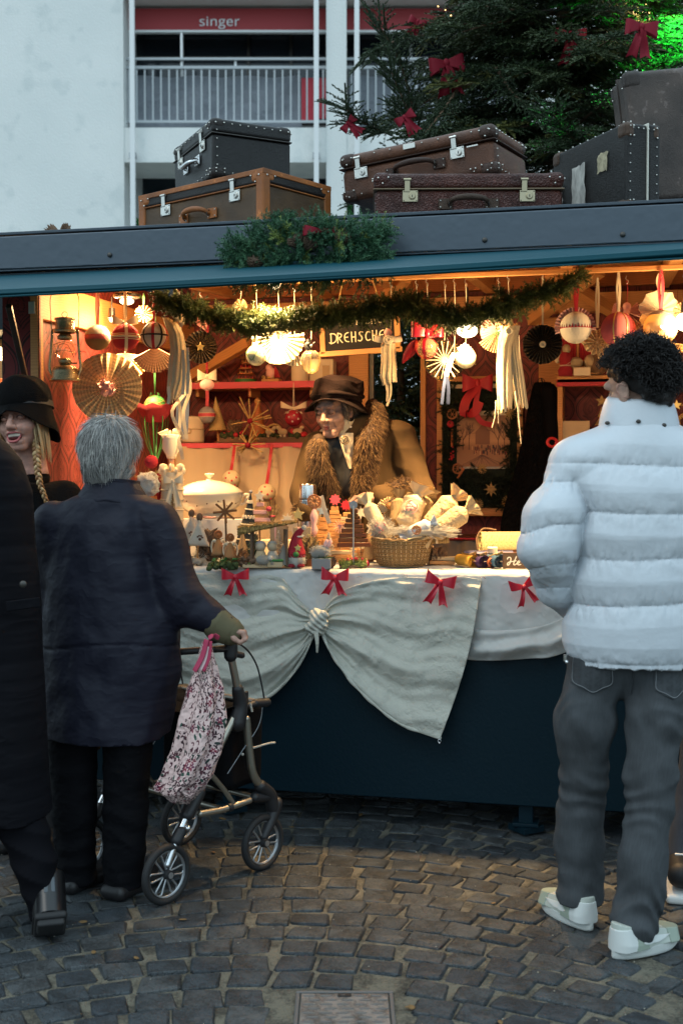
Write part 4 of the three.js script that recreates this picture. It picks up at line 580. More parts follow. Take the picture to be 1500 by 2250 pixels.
ballThing('felt_ball','felt ball, white above and olive below, beside the lantern','felt ball',215,742,28,-.10,(t,R) => { sub('white_half',cap3(R,0,.45),mt.snow,t); sub('rose_band',cap3(R,.44,.56,1.004),mat([.45,.12,.12],.95),t); sub('olive_half',cap3(R,.55,1),oliveFelt,t); sub('fuzz',Array.from({ length: 90 },() => { const d = V(rr(-1,1),rr(.1,1),rr(-.2,1)).normalize(); return seg(d.clone().multiplyScalar(R * .98),d.clone().multiplyScalar(R * 1.13).add(V(rr(-.004,.004),rr(-.004,.004),0)),.0005,3); }),mt.snow,t); },{ cm: mt.pinkPaper,cw: .012 });
ballThing('felt_ball','red felt ball with a lace band and a cream bow on top','felt ball',276,741,30,-.09,(t,R) => { sub('ball',sp(R),mt.redFelt,t); sub('lace_band',[band(R,1,.5,.10),band(R,1,.44,.03),band(R,1,.56,.03)],mt.cream,t); sub('ribbon_band',meridian(R * 1.03,.25,R * .22),mt.cream,t); const b = new THREE.Group(); b.name = 'bow'; b.position.y = R; t.add(b); bowParts(b,R * 1.9,mt.cream,{ tail: .4,w: .3 }); },{ cm: mt.cream,cw: .010 });
ballThing('felt_ball','cream felt ball crossed by dark and red stripes','felt ball',339,737,29,-.09,(t,R) => { sub('ball',sp(R),mt.whiteFelt,t); sub('dark_stripe',[meridian(R,-.75,R * .16),meridian(R,.75,R * .16),band(R,1,.5,.07)],mt.black,t); sub('red_stripe',[meridian(R,0.05,R * .22),meridian(R,-1.35,R * .12),meridian(R,1.35,R * .12)],mt.redFelt,t); },{ cm: mt.red,cw: .008 });
rosette('small zigzag paper star above the striped felt ball',316,690,20,-.22,pinkMusic,{ n: 14,wob: .14,cw: .006,cm: mt.green });
rosette('big rosette of folded sheet music with a pink centre on the left wall',236,852,76,-.12,musicM,{ n: 30,amp: .010,ry: .35,hang: 0,mid: (R) => Array.from({ length: 26 },(_,i) => X(new THREE.ConeGeometry(R * .09,R * .26,4),rr(-.13,.13) * R,rr(-.13,.16) * R,.02 + rr(0,.02),rr(-1,1),rr(-1,1),rr(-2,2))),midM: mt.pinkPaper });
rosette('half fan of dotted brown paper hanging below the red felt ball',275,776,58,-.30,dottedM,{ n: 16,a0: PI * 1.04,a1: PI * 1.96,amp: .008,name: 'paper_fan',cat: 'paper fan',r0: .02,ry: .3 });
rosette('narrow strip of pleated brown paper in front of the big rosette',268,842,46,-.05,dottedM,{ n: 3,a0: PI * 1.44,a1: PI * 1.56,amp: .004,name: 'paper_strip',cat: 'paper strip',hang: 0 });
rosette('pink paper half fan under the striped felt ball',340,762,56,-.17,pinkMusic,{ n: 18,a0: PI * 1.14,a1: PI * 1.86,amp: .009,name: 'paper_fan',cat: 'paper fan',r0: .04,hang: 0,wob: .05 });
rosette('cream paper flower on the left wall behind the lantern',104,762,27,-.10,musicM,{ n: 10,ry: .9,hang: 0,mid: (R) => [disc(R * .2)],midM: mt.burgundy });
rosette('black and gold rosette with a gold star in its middle',441,763,36,-.24,goldDarkM,{ n: 24,amp: .007,mid: (R) => [star3(5,R * .28,R * .13)] });
rosette('pink paper angel wings above the black and gold rosette',430,712,26,-.36,mt.pinkPaper,{ n: 10,a0: -.6,a1: 1.7,name: 'paper_fan',cat: 'paper fan',hang: 0 });
function clothFall(t,pts,m,name = 'cloth',o = {}) {   // a hanging piece of cloth: rows of [y, xleft, xright] from top to bottom, with folds
  sub(name,sheet((u,v) => { const n = pts.length - 1,q = v * n,i = min(n - 1,floor(q)),f = q - i,a = pts[i],b = pts[i + 1],l = lerp(a[1],b[1],f),r = lerp(a[2],b[2],f),w = r - l,rag = v > .995 ? (o.rag ?? .010) * sn(u * 14,v,l * 40) : 0; return [lerp(l,r,u),lerp(a[0],b[0],f) + rag,(o.z ?? 0) + (o.dep ?? .32) * w * sin(u * PI) + (o.f ?? .05) * w * sin(u * PI * 2 * (o.n ?? 4) + v * 2) * (.3 + v),u * w,v * .3]; },36,24,.001),m,t);
}
{ // pale cloth angel seen from the side
  const p = P(390,702,-0.27),k = mpp(p),t = thing('cloth_angel','ragged cream cloth angel with long strips between the striped ball and the dark rosette','cloth angel',p,{ ry: TH }),q = (y,a,b) => [-(y - 702) * k,(a - 390) * k,(b - 390) * k];
  clothFall(t,[q(698,358,372),q(712,362,392),q(735,372,404),q(770,374,410),q(800,370,411),q(835,368,408),q(862,366,398),q(882,372,388)],mt.wrapCream,'dress',{ rag: .02 });
  sub('wing',sheet((u,v) => { const a = lerp(2.4,-.9,u),r = lerp(6,26 * (1 - .25 * u),v) * k; return [r * cos(a) * .8 + .004,r * sin(a) * .9 - .012,.03 + .012 * sin(u * 9),u * .1,v * .05]; },18,4,.002),mt.creamPaper,t);
  for (const [x,y0,y1] of [[372,850,888],[404,770,868],[414,765,866]]) sub('strip',rib([[(x - 390) * k,-(y0 - 702) * k,.03],[(x - 388) * k,-(lerp(y0,y1,.5) - 702) * k,.035],[(x - 391) * k,-(y1 - 702) * k,.03]],7 * k,[1,0,.3],.001),mt.creamPaper,t);
  sub('head',sp(10 * k,4 * k,2 * k,.02),mt.wrapCream,t); hook(t,0,8 * k);
}
{
  const p = P(455,828,-0.75),k = mpp(p),t = thing('cloth_doll','tiny pink doll with a big cream bow hanging under the black and gold rosette','doll',p,{ ry: TH });
  bowParts(t,42 * k,mt.cream,{ tail: 0,w: .5,lift: .1 }); sub('body',X(sp(1),0,-17 * k,0,0,0,0,[16 * k,13 * k,12 * k]),mt.pinkPaper,t); sub('straw_arms',[[-1,-.5],[-1,-.2],[1,-.5],[1,-.2]].map(([s,y]) => seg([0,-8 * k,0],[s * 26 * k,-8 * k + y * 14 * k,.005],.0008,4)),mt.strawM,t); hook(t,0,8 * k,mt.burgundy,.008);
}
{ // green ball in red petals on green streamers
  const p = P(341,893,-0.62),k = mpp(p),t = thing('flower_ball','green thread ball cupped in red petals with long green streamers','hanging flower',p,{ ry: TH });
  sub('ball',sp(25 * k),mt.green,t); sub('gold_thread',Array.from({ length: 9 },() => X(tor(25.4 * k,.0008,24,4),0,0,0,rnd() * 3,rnd() * 3)),mt.gold,t);
  for (let i = 0; i < 7; i++) sub('petal',sheet((u,v) => { const a = i / 7 * 2 * PI + (u - .5) * 1.1,r = (17 + 21 * sin(v * 1.5)) * k; return [r * sin(a),(-34 + 40 * v - 14 * abs(u - .5) * v) * k,r * cos(a)]; },8,6,.0015),mt.redFelt,t);
  for (let i = 0; i < 8; i++) { const a = i / 8 * 2 * PI; sub('streamer',rib([[10 * k * sin(a),30 * k * (i % 2),12 * k * cos(a)],[27 * k * sin(a),-20 * k,27 * k * cos(a)],[22 * k * sin(a),-70 * k,20 * k * cos(a)],[3 * k * sin(a),-122 * k,3 * k * cos(a)]],.006,[cos(a),0,-sin(a)],.001),mt.green,t); }
  hook(t,0,26 * k,mt.green,.006);
}
{
  const p = P(397,845,-0.40),k = mpp(p),t = thing('ribbon_streamers','bundle of cream and slate ribbons hanging left of the pink shelf','ribbons',p,{ ry: TH });
  sub('ribbon',rib([[0,40 * k,-.01],[4 * k,-40 * k,-.012],[0,-112 * k,-.01]],30 * k,[1,0,.2],.001),mat([.08,.10,.16],.7),t);
  for (const [a,b,c] of [[-20,14,-16],[-2,-10,2],[10,22,4]]) sub('ribbon',rib([[a * k,60 * k,0],[b * k,-10 * k,.012],[(a + c) * .5 * k,-60 * k,.01],[b * .6 * k,-120 * k,.004]],8 * k,[1,0,.35],.0008),mt.cream,t);
  hook(t,0,40 * k);
}
ballThing('glass_bauble','cream bauble with a wavy green line, left of the white paper fan','bauble',563,781,23,-.10,(t,R) => { sub('ball',sp(R),mat([.74,.70,.45],.2,{ clearcoat: .8,phys: true }),t); const pts = []; for (let i = 0; i <= 40; i++) { const a = i / 40 * 2 * PI,y = .45 * sin(a * 3) + .1 * sin(a * 5); const r = sqrt(1 - y * y) * R * 1.01; pts.push([r * sin(a),y * R,r * cos(a)]); } sub('painted_line',tb(pts,.0014,5,90),mt.green,t); sub('dots',Array.from({ length: 14 },() => { const d = V(rr(-1,1),rr(-.8,.8),rr(.1,1)).normalize().multiplyScalar(R); return sp(.0022,d.x,d.y,d.z,1,6,4); }),mt.darkWood,t); sub('cap',cy(R * .2,R * .24,R * .22,0,R * 1.04,0),mt.nickel,t); },{ topk: 1.15 });
rosette('white folded paper fan glowing under the left part of the garland',611,742,58,-.13,mt.creamPaper,{ n: 16,a0: PI * .98,a1: PI * 2.06,amp: .007,name: 'paper_fan',cat: 'paper fan',r0: .02 });
rosette('white half rosette tucked behind the garland above the white fan',607,745,36,-.15,mt.creamPaper,{ n: 14,a0: 0,a1: PI,amp: .006,name: 'paper_fan',cat: 'paper fan',r0: .02,hang: 0 });
rosette('upright strip of white zigzag paper right of the white fan',646,762,42,-.16,mt.creamPaper,{ n: 5,a0: PI * 1.35,a1: PI * 1.65,amp: .006,name: 'paper_strip',cat: 'paper strip' });
ballThing('glass_bauble','clear ribbed glass bauble pointed below, with a black rider figure on top','bauble',683,793,24,-.09,(t,R) => { const prof = []; for (let i = 0; i <= 14; i++) { const q = i / 14; prof.push([R * sin(q * PI) * (1 - .18 * (1 - q)) + .0005,R * (-1.2 * cos(q * PI) * (q < .5 ? 1.0 : .8))]); } const g = lat(prof,40),a = g.attributes.position; for (let i = 0; i < a.count; i++) { const an = atan2(a.getX(i),a.getZ(i)),f = 1 + .05 * cos(an * 10); a.setX(i,a.getX(i) * f); a.setZ(i,a.getZ(i) * f); } g.computeVertexNormals(); sub('glass',g,mat([1,.93,.75],.05,{ transmission: .9,thickness: 0,ior: 1.5 }),t); sub('gold_rim',Array.from({ length: 6 },(_,i) => { const pts = prof.map(([r,y]) => [r * 1.03 * sin(i * PI / 3),y,r * 1.03 * cos(i * PI / 3)]); return tb(pts,.0011,4,20); }),mt.gold,t); const f = new THREE.Group(); f.name = 'rider_figure'; f.position.set(-R * .2,R * 1.2,R * .1); t.add(f); sub('body',[cap3(R * .28,0,1).translate(0,R * .3,0),X(sp(1),-R * .05,0,0,0,0,.5,[R * .25,R * .5,R * .2]),seg([-R * .1,-.2 * R,0],[-R * .7,-R * 1.2,0],R * .12,6),seg([R * .1,R * .1,0],[R * .6,R * .5,0],R * .08,6),cy(R * .2,R * .22,R * .3,0,R * .62,0)],mt.black,f); sub('collar',sp(R * .16,R * .2,R * .16,R * .1),mt.snow,f); },{ topk: 1.5 });
rosette('crumpled gold paper flower above the left part of the garland',528,672,15,-.12,musicM,{ n: 8,wob: .2 });
{ // chalkboard sign
  const a = P(708,690,-.62),b = P(872,768,-.62),w = b.x - a.x,h = .20,c = P(790,724,-.62),t = thing('chalkboard_sign','chalkboard sign in a light wooden frame with handwritten capitals behind the garland','sign',c,{ rz: .045 });
  const tx = ctex(1024,640,(g,W,H) => { g.fillStyle = '#15120f'; g.fillRect(0,0,W,H); for (let i = 0; i < 400; i++) { g.fillStyle = 'rgba(120,110,95,.03)'; g.fillRect(rnd() * W,rnd() * H,rr(20,90),rr(2,14)); } g.strokeStyle = '#f1e6c4'; g.lineCap = g.lineJoin = 'round';
    const glyph = { D: [[.1,1.05,.1,.0],[.0,.06,.35,-.02,.8,.15,.95,.5,.7,.9,.1,1.05,-.15,.92]],R: [[.05,1,.1,0],[.1,.02,.6,.08,.6,.4,.12,.52,.7,1]],E: [[.6,.02,.05,.05,.05,.95,.65,.95],[.05,.5,.5,.48]],H: [[.05,0,.08,1],[.6,0,.6,1],[.06,.52,.6,.5]],S: [[.65,.1,.35,0,.1,.22,.5,.5,.55,.8,.25,1,0,.88]],C: [[.65,.12,.35,.0,.05,.4,.12,.85,.4,1,.68,.88]],I: [[.2,.2,.2,1]],B: [[.1,0,.1,1],[.1,0,.5,.1,.45,.45,.1,.5,.6,.6,.55,.95,.1,1]] };
    const line = (s,x,y,cw,ch,lw) => { g.lineWidth = lw; for (const k of s) { if (k !== ' ') for (const st of glyph[k]) { g.beginPath(); g.moveTo(x + st[0] * cw,y + st[1] * ch); for (let i = 2; i < st.length - 2; i += 2) g.quadraticCurveTo(x + st[i] * cw,y + st[i + 1] * ch,x + (i + 2 < st.length - 2 ? (st[i] + st[i + 2]) / 2 : st[i + 2]) * cw,y + (i + 2 < st.length - 2 ? (st[i + 1] + st[i + 3]) / 2 : st[i + 3]) * ch); g.lineTo(x + st[st.length - 2] * cw,y + st[st.length - 1] * ch); g.stroke(); } x += cw * (k === 'I' ? .6 : .98); } };
    line('B',230,120,90,130,13); line('ISCHE',460,130,84,120,12); line('DREHSCHEI',105,350,98,140,15); g.beginPath(); g.arc(880,345,7,0,7); g.stroke(); });
  sub('board',X(suv(new THREE.PlaneGeometry(w,h),1,1),0,0,.004),mat([1,1,1],.85,{ map: tx }),t); sub('backing',bx(w,h,.006,0,0,-.002),mt.black,t);
  sub('frame',[bx(w + .036,.024,.018,0,h / 2,.004),bx(w + .036,.024,.018,0,-h / 2,.004),bx(.024,h,.018,-w / 2,0,.004),bx(.024,h,.018,w / 2,0,.004)],mt.paleWood,t);
  for (const s of [-1,1]) sub('cord',seg([s * .10,h / 2,0],[s * .045,h / 2 + .20,.0],.003,6),mt.strawM,t);
}
{ // cream cloth angel with star wings
  const p = P(852,740,-0.32),k = mpp(p),t = thing('cloth_angel','cream cloth angel with star wings and dangling legs in front of the rear window','cloth angel',p,{ ry: TH });
  clothFall(t,[[2 * k,-12 * k,14 * k],[-22 * k,-15 * k,17 * k],[-60 * k,-15 * k,19 * k],[-88 * k,-17 * k,19 * k],[-102 * k,-12 * k,20 * k]],mt.wrapCream,'dress',{ rag: .012 });
  for (const s of [-1,1]) { sub('star_wing',[[0,0,22,9],[22,9,8,0],[22,9,6,-4]].map(([a,b,c,d]) => seg([s * (8 + a) * k,(2 + b - 4) * k,-.004],[s * (8 + c) * k,(2 + d - 6) * k,-.004],.0016,5)),mt.gold,t); sub('arm',rib([[s * 6 * k,-4 * k,.012],[s * 18 * k,-7 * k,.014],[s * 30 * k,-4 * k,.006]],13 * k,[0,1,0],.003),mt.creamPaper,t); }
  for (const s of [-1,1]) sub('leg',tb([[s * 4 * k,-95 * k,.01],[s * 3 * k + .004,-125 * k,.012],[-2 * k,-146 * k - s * 5 * k,.008]],(u) => (3.4 - 1.2 * u) * k,8,12),mt.wrapCream,t);
  sub('rose',[X(tor(8 * k,2.6 * k,18,6),0,-8 * k,.02),X(tor(4 * k,2.6 * k,14,6),0,-8 * k,.024)],mt.cream,t); sub('head',sp(9 * k,0,9 * k,0),mt.pinkPaper,t); hook(t,6 * k,14 * k);
}
ballThing('glass_bauble','glass bauble with red ribbon stripes under a red bow','bauble',937,765,23,-.11,(t,R) => { sub('glass',sp(R),mat([.95,.75,.5],.06,{ transmission: .85,thickness: 0 }),t); sub('filling',Array.from({ length: 16 },() => { const d = V(rr(-1,1),rr(-.9,.3),rr(-1,1)).multiplyScalar(R * .52); return sp(R * .2,d.x,d.y,d.z,1,7,5); }),mt.strawM,t); sub('ribbon_stripe',[meridian(R,-.35,R * .3),meridian(R,1.2,R * .2),meridian(R,-1.5,R * .2)],mt.redSatin,t); const b = new THREE.Group(); b.name = 'bow'; b.position.set(0,R * 1.35,R * .3); t.add(b); bowParts(b,R * 3.0,mt.redSatin,{ tail: 0,w: .5,lift: .18 }); sub('bead',sp(R * .2,0,R * 1.3,R * .55),mt.gold,b); },{ topk: 1.2 });
{ const p = P(914,748,-0.33),k = mpp(p),t = thing('velvet_pouch','long burgundy velvet point hanging left of the red bow bauble','velvet ornament',p,{ ry: TH }); sub('pouch',tb([[0,0,0],[-9 * k,-18 * k,.004],[-21 * k,-34 * k,.0],[-29 * k,-48 * k,0]],(u) => (3 + 9.5 * sin(pow(u,.75) * PI)) * k,10,20),mt.burgundy,t); hook(t,0,2 * k); }
rosette('gold and cream printed rosette with white and navy ribbon tails',976,792,45,-.17,mat([.95,.86,.62],.6,{ map: rep(T.goldDark,.10) }),{ n: 20,amp: .009,mid: (R) => [disc(R * .1,.006)],midM: mt.cream });
sub('spokes',Array.from({ length: 18 },(_,i) => { const t = scene.children[scene.children.length - 1],a = i / 18 * 2 * PI; return seg([.006 * cos(a),.006 * sin(a),.013],[.08 * cos(a),.08 * sin(a),.013],.0022,4); }),mt.creamPaper,scene.children[scene.children.length - 1]);
{ const p = P(985,800,-0.33),k = mpp(p),t = thing('ribbon_streamers','white ribbon ending in navy tails hanging from the gold rosette','ribbons',p,{ ry: TH }); sub('ribbon',rib([[12 * k,24 * k,0],[2 * k,0,.01],[-6 * k,-26 * k,.004]],11 * k,[1,.2,.3],.001),mt.whitePaint,t); for (const s of [-1,1]) sub('ribbon',rib([[-6 * k,-22 * k,.003],[(-6 + s * 5) * k,-50 * k,.008],[(-8 + s * 7) * k,-88 * k,0]],8 * k,[1,0,s * .6],.001),mat([.02,.03,.07],.5),t); hook(t,12 * k,24 * k); }
ballThing('rose_bauble','pale bauble topped with a white fabric rose under the glaring lamp','bauble',1022,786,24,-.16,(t,R) => { sub('ball',sp(R),mat([.66,.64,.45],.3,{ clearcoat: .5,phys: true }),t); for (let i = 0; i < 9; i++) sub('petal',sheet((u,v) => { const a = i * 2.4 + (u - .5) * 1.7,r = R * (.18 + .055 * i) * (.5 + .7 * v); return [r * sin(a) - R * .15,R * (.55 + .75 * v - .05 * i) - abs(u - .5) * R * .3,r * cos(a) + R * .45]; },8,5,.0012),mt.whitePaint,t); sub('beads',Array.from({ length: 10 },(_,i) => sp(.003,R * cos(i) * .9,-R * .6 + .002 * i,R * sin(i) * .7,1,6,4)),mt.gold,t); });
{ // pink and green paper angel
  const p = P(1094,726,-0.35),k = mpp(p),t = thing('paper_angel','pink paper angel with green edged fans left of the tassel angel','paper angel',p,{ ry: TH });
  sub('fan',fan(40 * k,9,PI * .72,PI * 1.18,{ amp: .006 }),mt.pinkPaper,t); sub('fan',fan(34 * k,8,-.25,.75,{ amp: .006 }),mt.pinkPaper,t); sub('skirt',fan(50 * k,9,PI * 1.18,PI * 1.52,{ amp: .006 }),pinkMusic,t); sub('edge',[seg([0,0,.008],[-26 * k,-42 * k,.012],.002),seg([0,0,.008],[-6 * k,-50 * k,.012],.002)],mt.green,t); sub('head',sp(8 * k,0,12 * k,.006),mt.wrapCream,t); sub('bead',sp(4 * k,0,0,.012),mt.green,t); hook(t,0,20 * k);
}
{ // cream angel with long fringed robe
  const p = P(1115,712,-0.28),k = mpp(p),t = thing('tassel_angel','tall cream cloth angel with a split fringed robe and long cords','cloth angel',p,{ ry: TH }),q = (y,a,b) => [-(y - 712) * k,(a - 1115) * k,(b - 1115) * k];
  clothFall(t,[q(716,1096,1142),q(728,1098,1140),q(760,1092,1128),q(810,1090,1126),q(870,1092,1126),q(902,1098,1124)],mt.wrapCream,'robe',{ rag: .018,n: 3 }); clothFall(t,[q(722,1112,1138),q(770,1114,1142),q(830,1122,1152),q(894,1132,1161)],mt.wrapCream,'robe',{ z: -.008,n: 5,rag: .012 });
  sub('collar',fan(27 * k,12,PI * 1.02,PI * 1.98,{ amp: .005 }),mt.cream,t); sub('head',sp(11 * k,0,2 * k,.01),mt.kraft,t); sub('button',[X(tor(7 * k,1.6 * k,16,6),0,-17 * k,.034),disc(7 * k,.003).translate(0,-17 * k,.024)],mt.cream,t); sub('crown',Array.from({ length: 7 },(_,i) => sp(3 * k,(i - 3) * 6 * k,-6 * k + abs(i - 3) * 1.5 * k,.022,1,7,5)),mt.paleWood,t);
  for (const [x,y0,y1,dx] of [[1094,740,838,-2],[1138,738,790,3],[1088,880,940,-8],[1092,870,930,2],[1136,885,938,3],[1138,880,975,6],[1130,860,905,12]]) sub('cord',tb([[(x - 1115) * k,-(y0 - 712) * k,.02],[(x - 1115 + dx * .3) * k,-(lerp(y0,y1,.6) - 712) * k,.024],[(x - 1115 + dx) * k,-(y1 - 712) * k,.018]],.0019,5,10),mt.cream,t);
  hook(t,0,12 * k);
}
rosette('black patterned rosette with a round cream button in its middle',1191,757,43,-.13,blackGold,{ n: 30,amp: .008,wob: .03,mid: (R) => [disc(R * .17,.008),X(tor(R * .11,R * .025,16,6),0,0,.014)],midM: mt.wrapCream,cw: .005 });
ballThing('felt_ball','cream felt ball with a stitched red row of tiny trees and a pleated ruffle','felt ball',1264,720,35,-.10,(t,R) => { sub('ball',sp(R),mt.whiteFelt,t); sub('stitch_line',band(R,1,.52,.025),mt.red,t); sub('tree_motif',Array.from({ length: 15 },(_,i) => { const a = (i - 7) * .2,h = R * (i % 2 ? .26 : .2); return X(new THREE.ConeGeometry(R * .065,h,4),R * .99 * sin(a),h * .45 - R * .04,R * .99 * cos(a),0,a,0); }),mt.redFelt,t); sub('ruffle',X(fan(R * 1.3,20,-.1,PI * 1.1,{ r0: .7,amp: .008 }),0,0,-.01),mat([.52,.30,.28],.8),t); },{ cm: mt.red,cw: .01 });
rosette('brown paper snowflake between the cream ball and the pink ball',1311,752,32,-.24,musicM,{ n: 13,wob: .32,cw: .008 });
ballThing('felt_ball','pink and red felt ball with gold seams above the dark haired head','felt ball',1357,724,38,-.12,(t,R) => { sub('ball',sp(R),mat([.48,.08,.11],.9,{ bump: rep(T.fine,.05),bs: .005 }),t); sub('gold_seam',[meridian(R,-.5,R * .07),meridian(R,.3,R * .05)],mt.gold,t); sub('rose_panel',X(suv(new THREE.SphereGeometry(R * 1.006,12,14,1.15,.8),.2,.2),0,0,0,0,.1),mat([.66,.20,.20],.9),t); },{ cm: mt.cream,cw: .009 });
{ const p = P(1375,686,-0.42),k = mpp(p),t = thing('paper_angel','pink paper angel with fan wings above the pink felt ball','paper angel',p,{ ry: TH }); for (const s of [-1,1]) sub('fan',X(fan(32 * k,8,s > 0 ? -.35 : PI - .75,s > 0 ? .75 : PI + .35,{ amp: .006 }),0,0,0),mt.pinkPaper,t); sub('skirt',fan(46 * k,6,PI * 1.52,PI * 1.80,{ amp: .006 }),pinkMusic,t); sub('body',[sp(9 * k,0,12 * k,.008),sp(6 * k,-2 * k,-6 * k,.012),cy(7 * k,8 * k,12 * k,0,5 * k,.006)],mt.pinkPaper,t); hook(t,0,20 * k,mt.red); }
rosette('cream pleated paper star behind the glass heart ball',1447,682,45,-.2,mt.creamPaper,{ n: 14,wob: .2,amp: .008,cw: .012 });
ballThing('glass_ball','big glass ball filled with brown petals and a small cream heart, on pink ribbons','bauble',1450,720,38,-.10,(t,R) => { sub('glass',sp(R),mat([.9,.7,.4],.10,{ transmission: .55,thickness: 0 }),t); sub('petals',Array.from({ length: 40 },() => { const d = V(rr(-1,1),rr(-1,.5),rr(-1,1)).normalize().multiplyScalar(R * rr(.4,.82)); return X(new THREE.SphereGeometry(R * .14,6,4),d.x,d.y,d.z,rnd() * 3,rnd() * 3,0,[1,.4,1]); }),mat([.16,.10,.04],.8),t); sub('snow_cap',cap3(R,0,.26,1.015),mt.snow,t); sub('pink_flower',Array.from({ length: 7 },(_,i) => sp(R * .13,R * .72 + R * .1 * cos(i),R * .1 + R * .14 * sin(i),R * .5,1,7,5)),mt.pinkPaper,t); const hs = []; for (let i = 0; i < 24; i++) { const a = i / 24 * 2 * PI; hs.push([.016 * pow(sin(a),3),.001 * (13 * cos(a) - 5 * cos(2 * a) - 2 * cos(3 * a) - cos(4 * a))]); } sub('heart',ext(hs,.004,.001).scale(.7,.7,1).translate(-R * .15,-R * .1,R * .98),mt.cream,t); },{ cm: mt.pinkRibbon,cw: .012 });
rosette('brown pleated fan under the glass heart ball at the right',1472,752,34,-.18,dottedM,{ n: 8,a0: PI * 1.6,a1: PI * 1.95,amp: .006,name: 'paper_fan',cat: 'paper fan',hang: 0 });
rosette('orange paper rosette at the right edge of the opening',1500,685,22,-.22,pinkMusic,{ n: 10,wob: .15 });
{ // fir garland along the hook rail
  const path = [[352,662],[420,680],[500,702],[590,712],[655,700],[730,690],[800,686],[880,668],[945,688],[1005,698],[1060,690],[1110,668],[1180,650],[1230,632],[1275,604]].map(([x,y]) => P(x,y,-.17 + .02 * sin(x * .02))),o = path[0].clone(),t = thing('fir_garland','fir garland swagged along the top of the stall opening','garland',o),cv = curve(path.map((p) => p.clone().sub(o)));
  const nd = mat([.075,.105,.016],.6),sh = [0,1,2].map(() => mg([needleTwig(.075,100,.020,.0021,.1,.3),X(needleTwig(.045,56,.019,.0021,.1,.3),.02,0,0,0,0,.8),X(needleTwig(.045,56,.019,.0021,.1,.3),.03,0,0,0,0,-.8)])),gs = [],gs2 = [];
  for (let i = 0; i < 980; i++) { const u = rnd() * .999,p = cv.getPointAt(u),tg = cv.getTangentAt(u),a = rnd() * 2 * PI,d = V(0,sin(a),cos(a)).multiplyScalar(.7).addScaledVector(tg,(rnd() < .6 ? 1 : -1) * rr(.5,1.3)).normalize(),g = pick(sh).clone(); g.applyQuaternion(_q.setFromUnitVectors(V(1,0,0),d)); const s = rr(.65,1.2) * (1 - .35 * sst(.85,1,u)); g.scale(s,s,s); (rnd() < .35 ? gs2 : gs).push(g.translate(p.x,p.y + rr(-.022,.022),p.z + rr(-.02,.02))); }
  sub('sprigs',gs,nd,t); sub('sprigs',gs2,mat([.035,.065,.012],.6),t); sub('wire',tb(path.map((p) => p.clone().sub(o)),.006,6,60),mt.barkStick,t);
}
// ================= back of the stall: shelves and what stands on them =================
const box2 = (x0,y0,x1,y1,z,d) => { const a = P(x0,y0,z),b = P(x1,y1,z); return bx(b.x - a.x,a.y - b.y,d,(a.x + b.x) / 2,(a.y + b.y) / 2,z - d / 2); };
{
  let t = thing('wall_shelf','narrow shelf with a pink ribbon edge on the back wall at the left','shelf',V(0,0,0)); sub('board',box2(412,842,706,849,-1.64,.25),mt.pine,t); sub('ribbon_edge',box2(412,841,706,850.5,-1.637,.003),mt.pinkRibbon,t); for (const x of [430,545,680]) sub('bracket',box2(x,849,x + 7,872,-1.70,.18),mt.pine,t);
  t = thing('back_counter','back counter with a cream cloth front and pink ribbon edge','counter',V(0,0,0)); sub('top',box2(385,974,730,982,-1.42,.46),mt.pine,t); sub('ribbon_edge',box2(385,974,730,983,-1.416,.003),mt.pinkRibbon,t);
  sub('cloth_front',sheet((u,v) => { const p = P(lerp(385,735,u),lerp(981,1250,v),-1.425),pl = pow(abs(sin(u * 11 + .4)),6); return [p.x,p.y,p.z + .03 * pl * (.3 + v) + .008 * sin(u * 37),p.x,p.y]; },120,8,.002),mat([.50,.37,.235],.85,{ bump: rep(T.weave,.04),bs: .0006 }),t);
  t = thing('wall_shelf','red edged shelf behind the dark haired head at the right','shelf',V(0,0,0)); sub('board',box2(1222,826,1680,834,-1.58,.3),mt.paleWood,t); sub('ribbon_edge',box2(1222,833,1680,842,-1.58,.004),mt.red,t); sub('side_board',box2(1224,842,1233,1230,-1.6,.28),mt.pine,t); sub('board',box2(1233,970,1680,977,-1.6,.28),mt.darkWood,t);
  t = thing('back_counter','low back counter with a red ribbon edge and grey cloth behind the basket','counter',V(0,0,0)); sub('top',box2(940,1183,1300,1188,-1.35,.5),mt.darkWood,t); sub('ribbon_edge',box2(940,1181,1300,1189,-1.346,.003),mt.red,t); sub('cloth_front',sheet((u,v) => { const p = P(lerp(940,1300,u),lerp(1188,1330,v),-1.36); return [p.x,p.y,p.z + .01 * sin(u * 60),p.x,p.y]; },80,3,.002),mat([.20,.16,.13],.9),t);
}
const boxThing = (name,label,cat,x0,y0,x1,y1,z,d,m) => { const p = P((x0 + x1) / 2,y1,z),k = mpp(p),w = (x1 - x0) * k,h = (y1 - y0) * k,t = thing(name,label,cat,p,{ ry: .1 }); sub('box',bx(w,h,d,0,h / 2,-d / 2),m,t); sub('flap',[bx(w * 1.01,.004,d * .5,0,h + .001,-d * .25),bx(w * .3,h * .5,.002,w * .2,h * .5,.001)],mt.kraft,t); return t; };
{ const p = P(659,843,-1.72),k = mpp(p),t = thing('cardboard_drum','round cream box on the upper shelf left of the brown hat','box',p); sub('drum',cy(19 * k,19 * k,56 * k,0,28 * k,0),mt.cream,t); sub('lid',cy(20 * k,20 * k,8 * k,0,53 * k,0),mt.creamPaper,t); }
boxThing('cardboard_box','cream carton on the upper shelf partly behind the brown hat','box',679,790,732,843,-1.74,.14,mt.cream);
boxThing('cardboard_box','brown carton on the right shelf beside the black coat','box',1233,926,1294,971,-1.62,.2,mt.kraft);
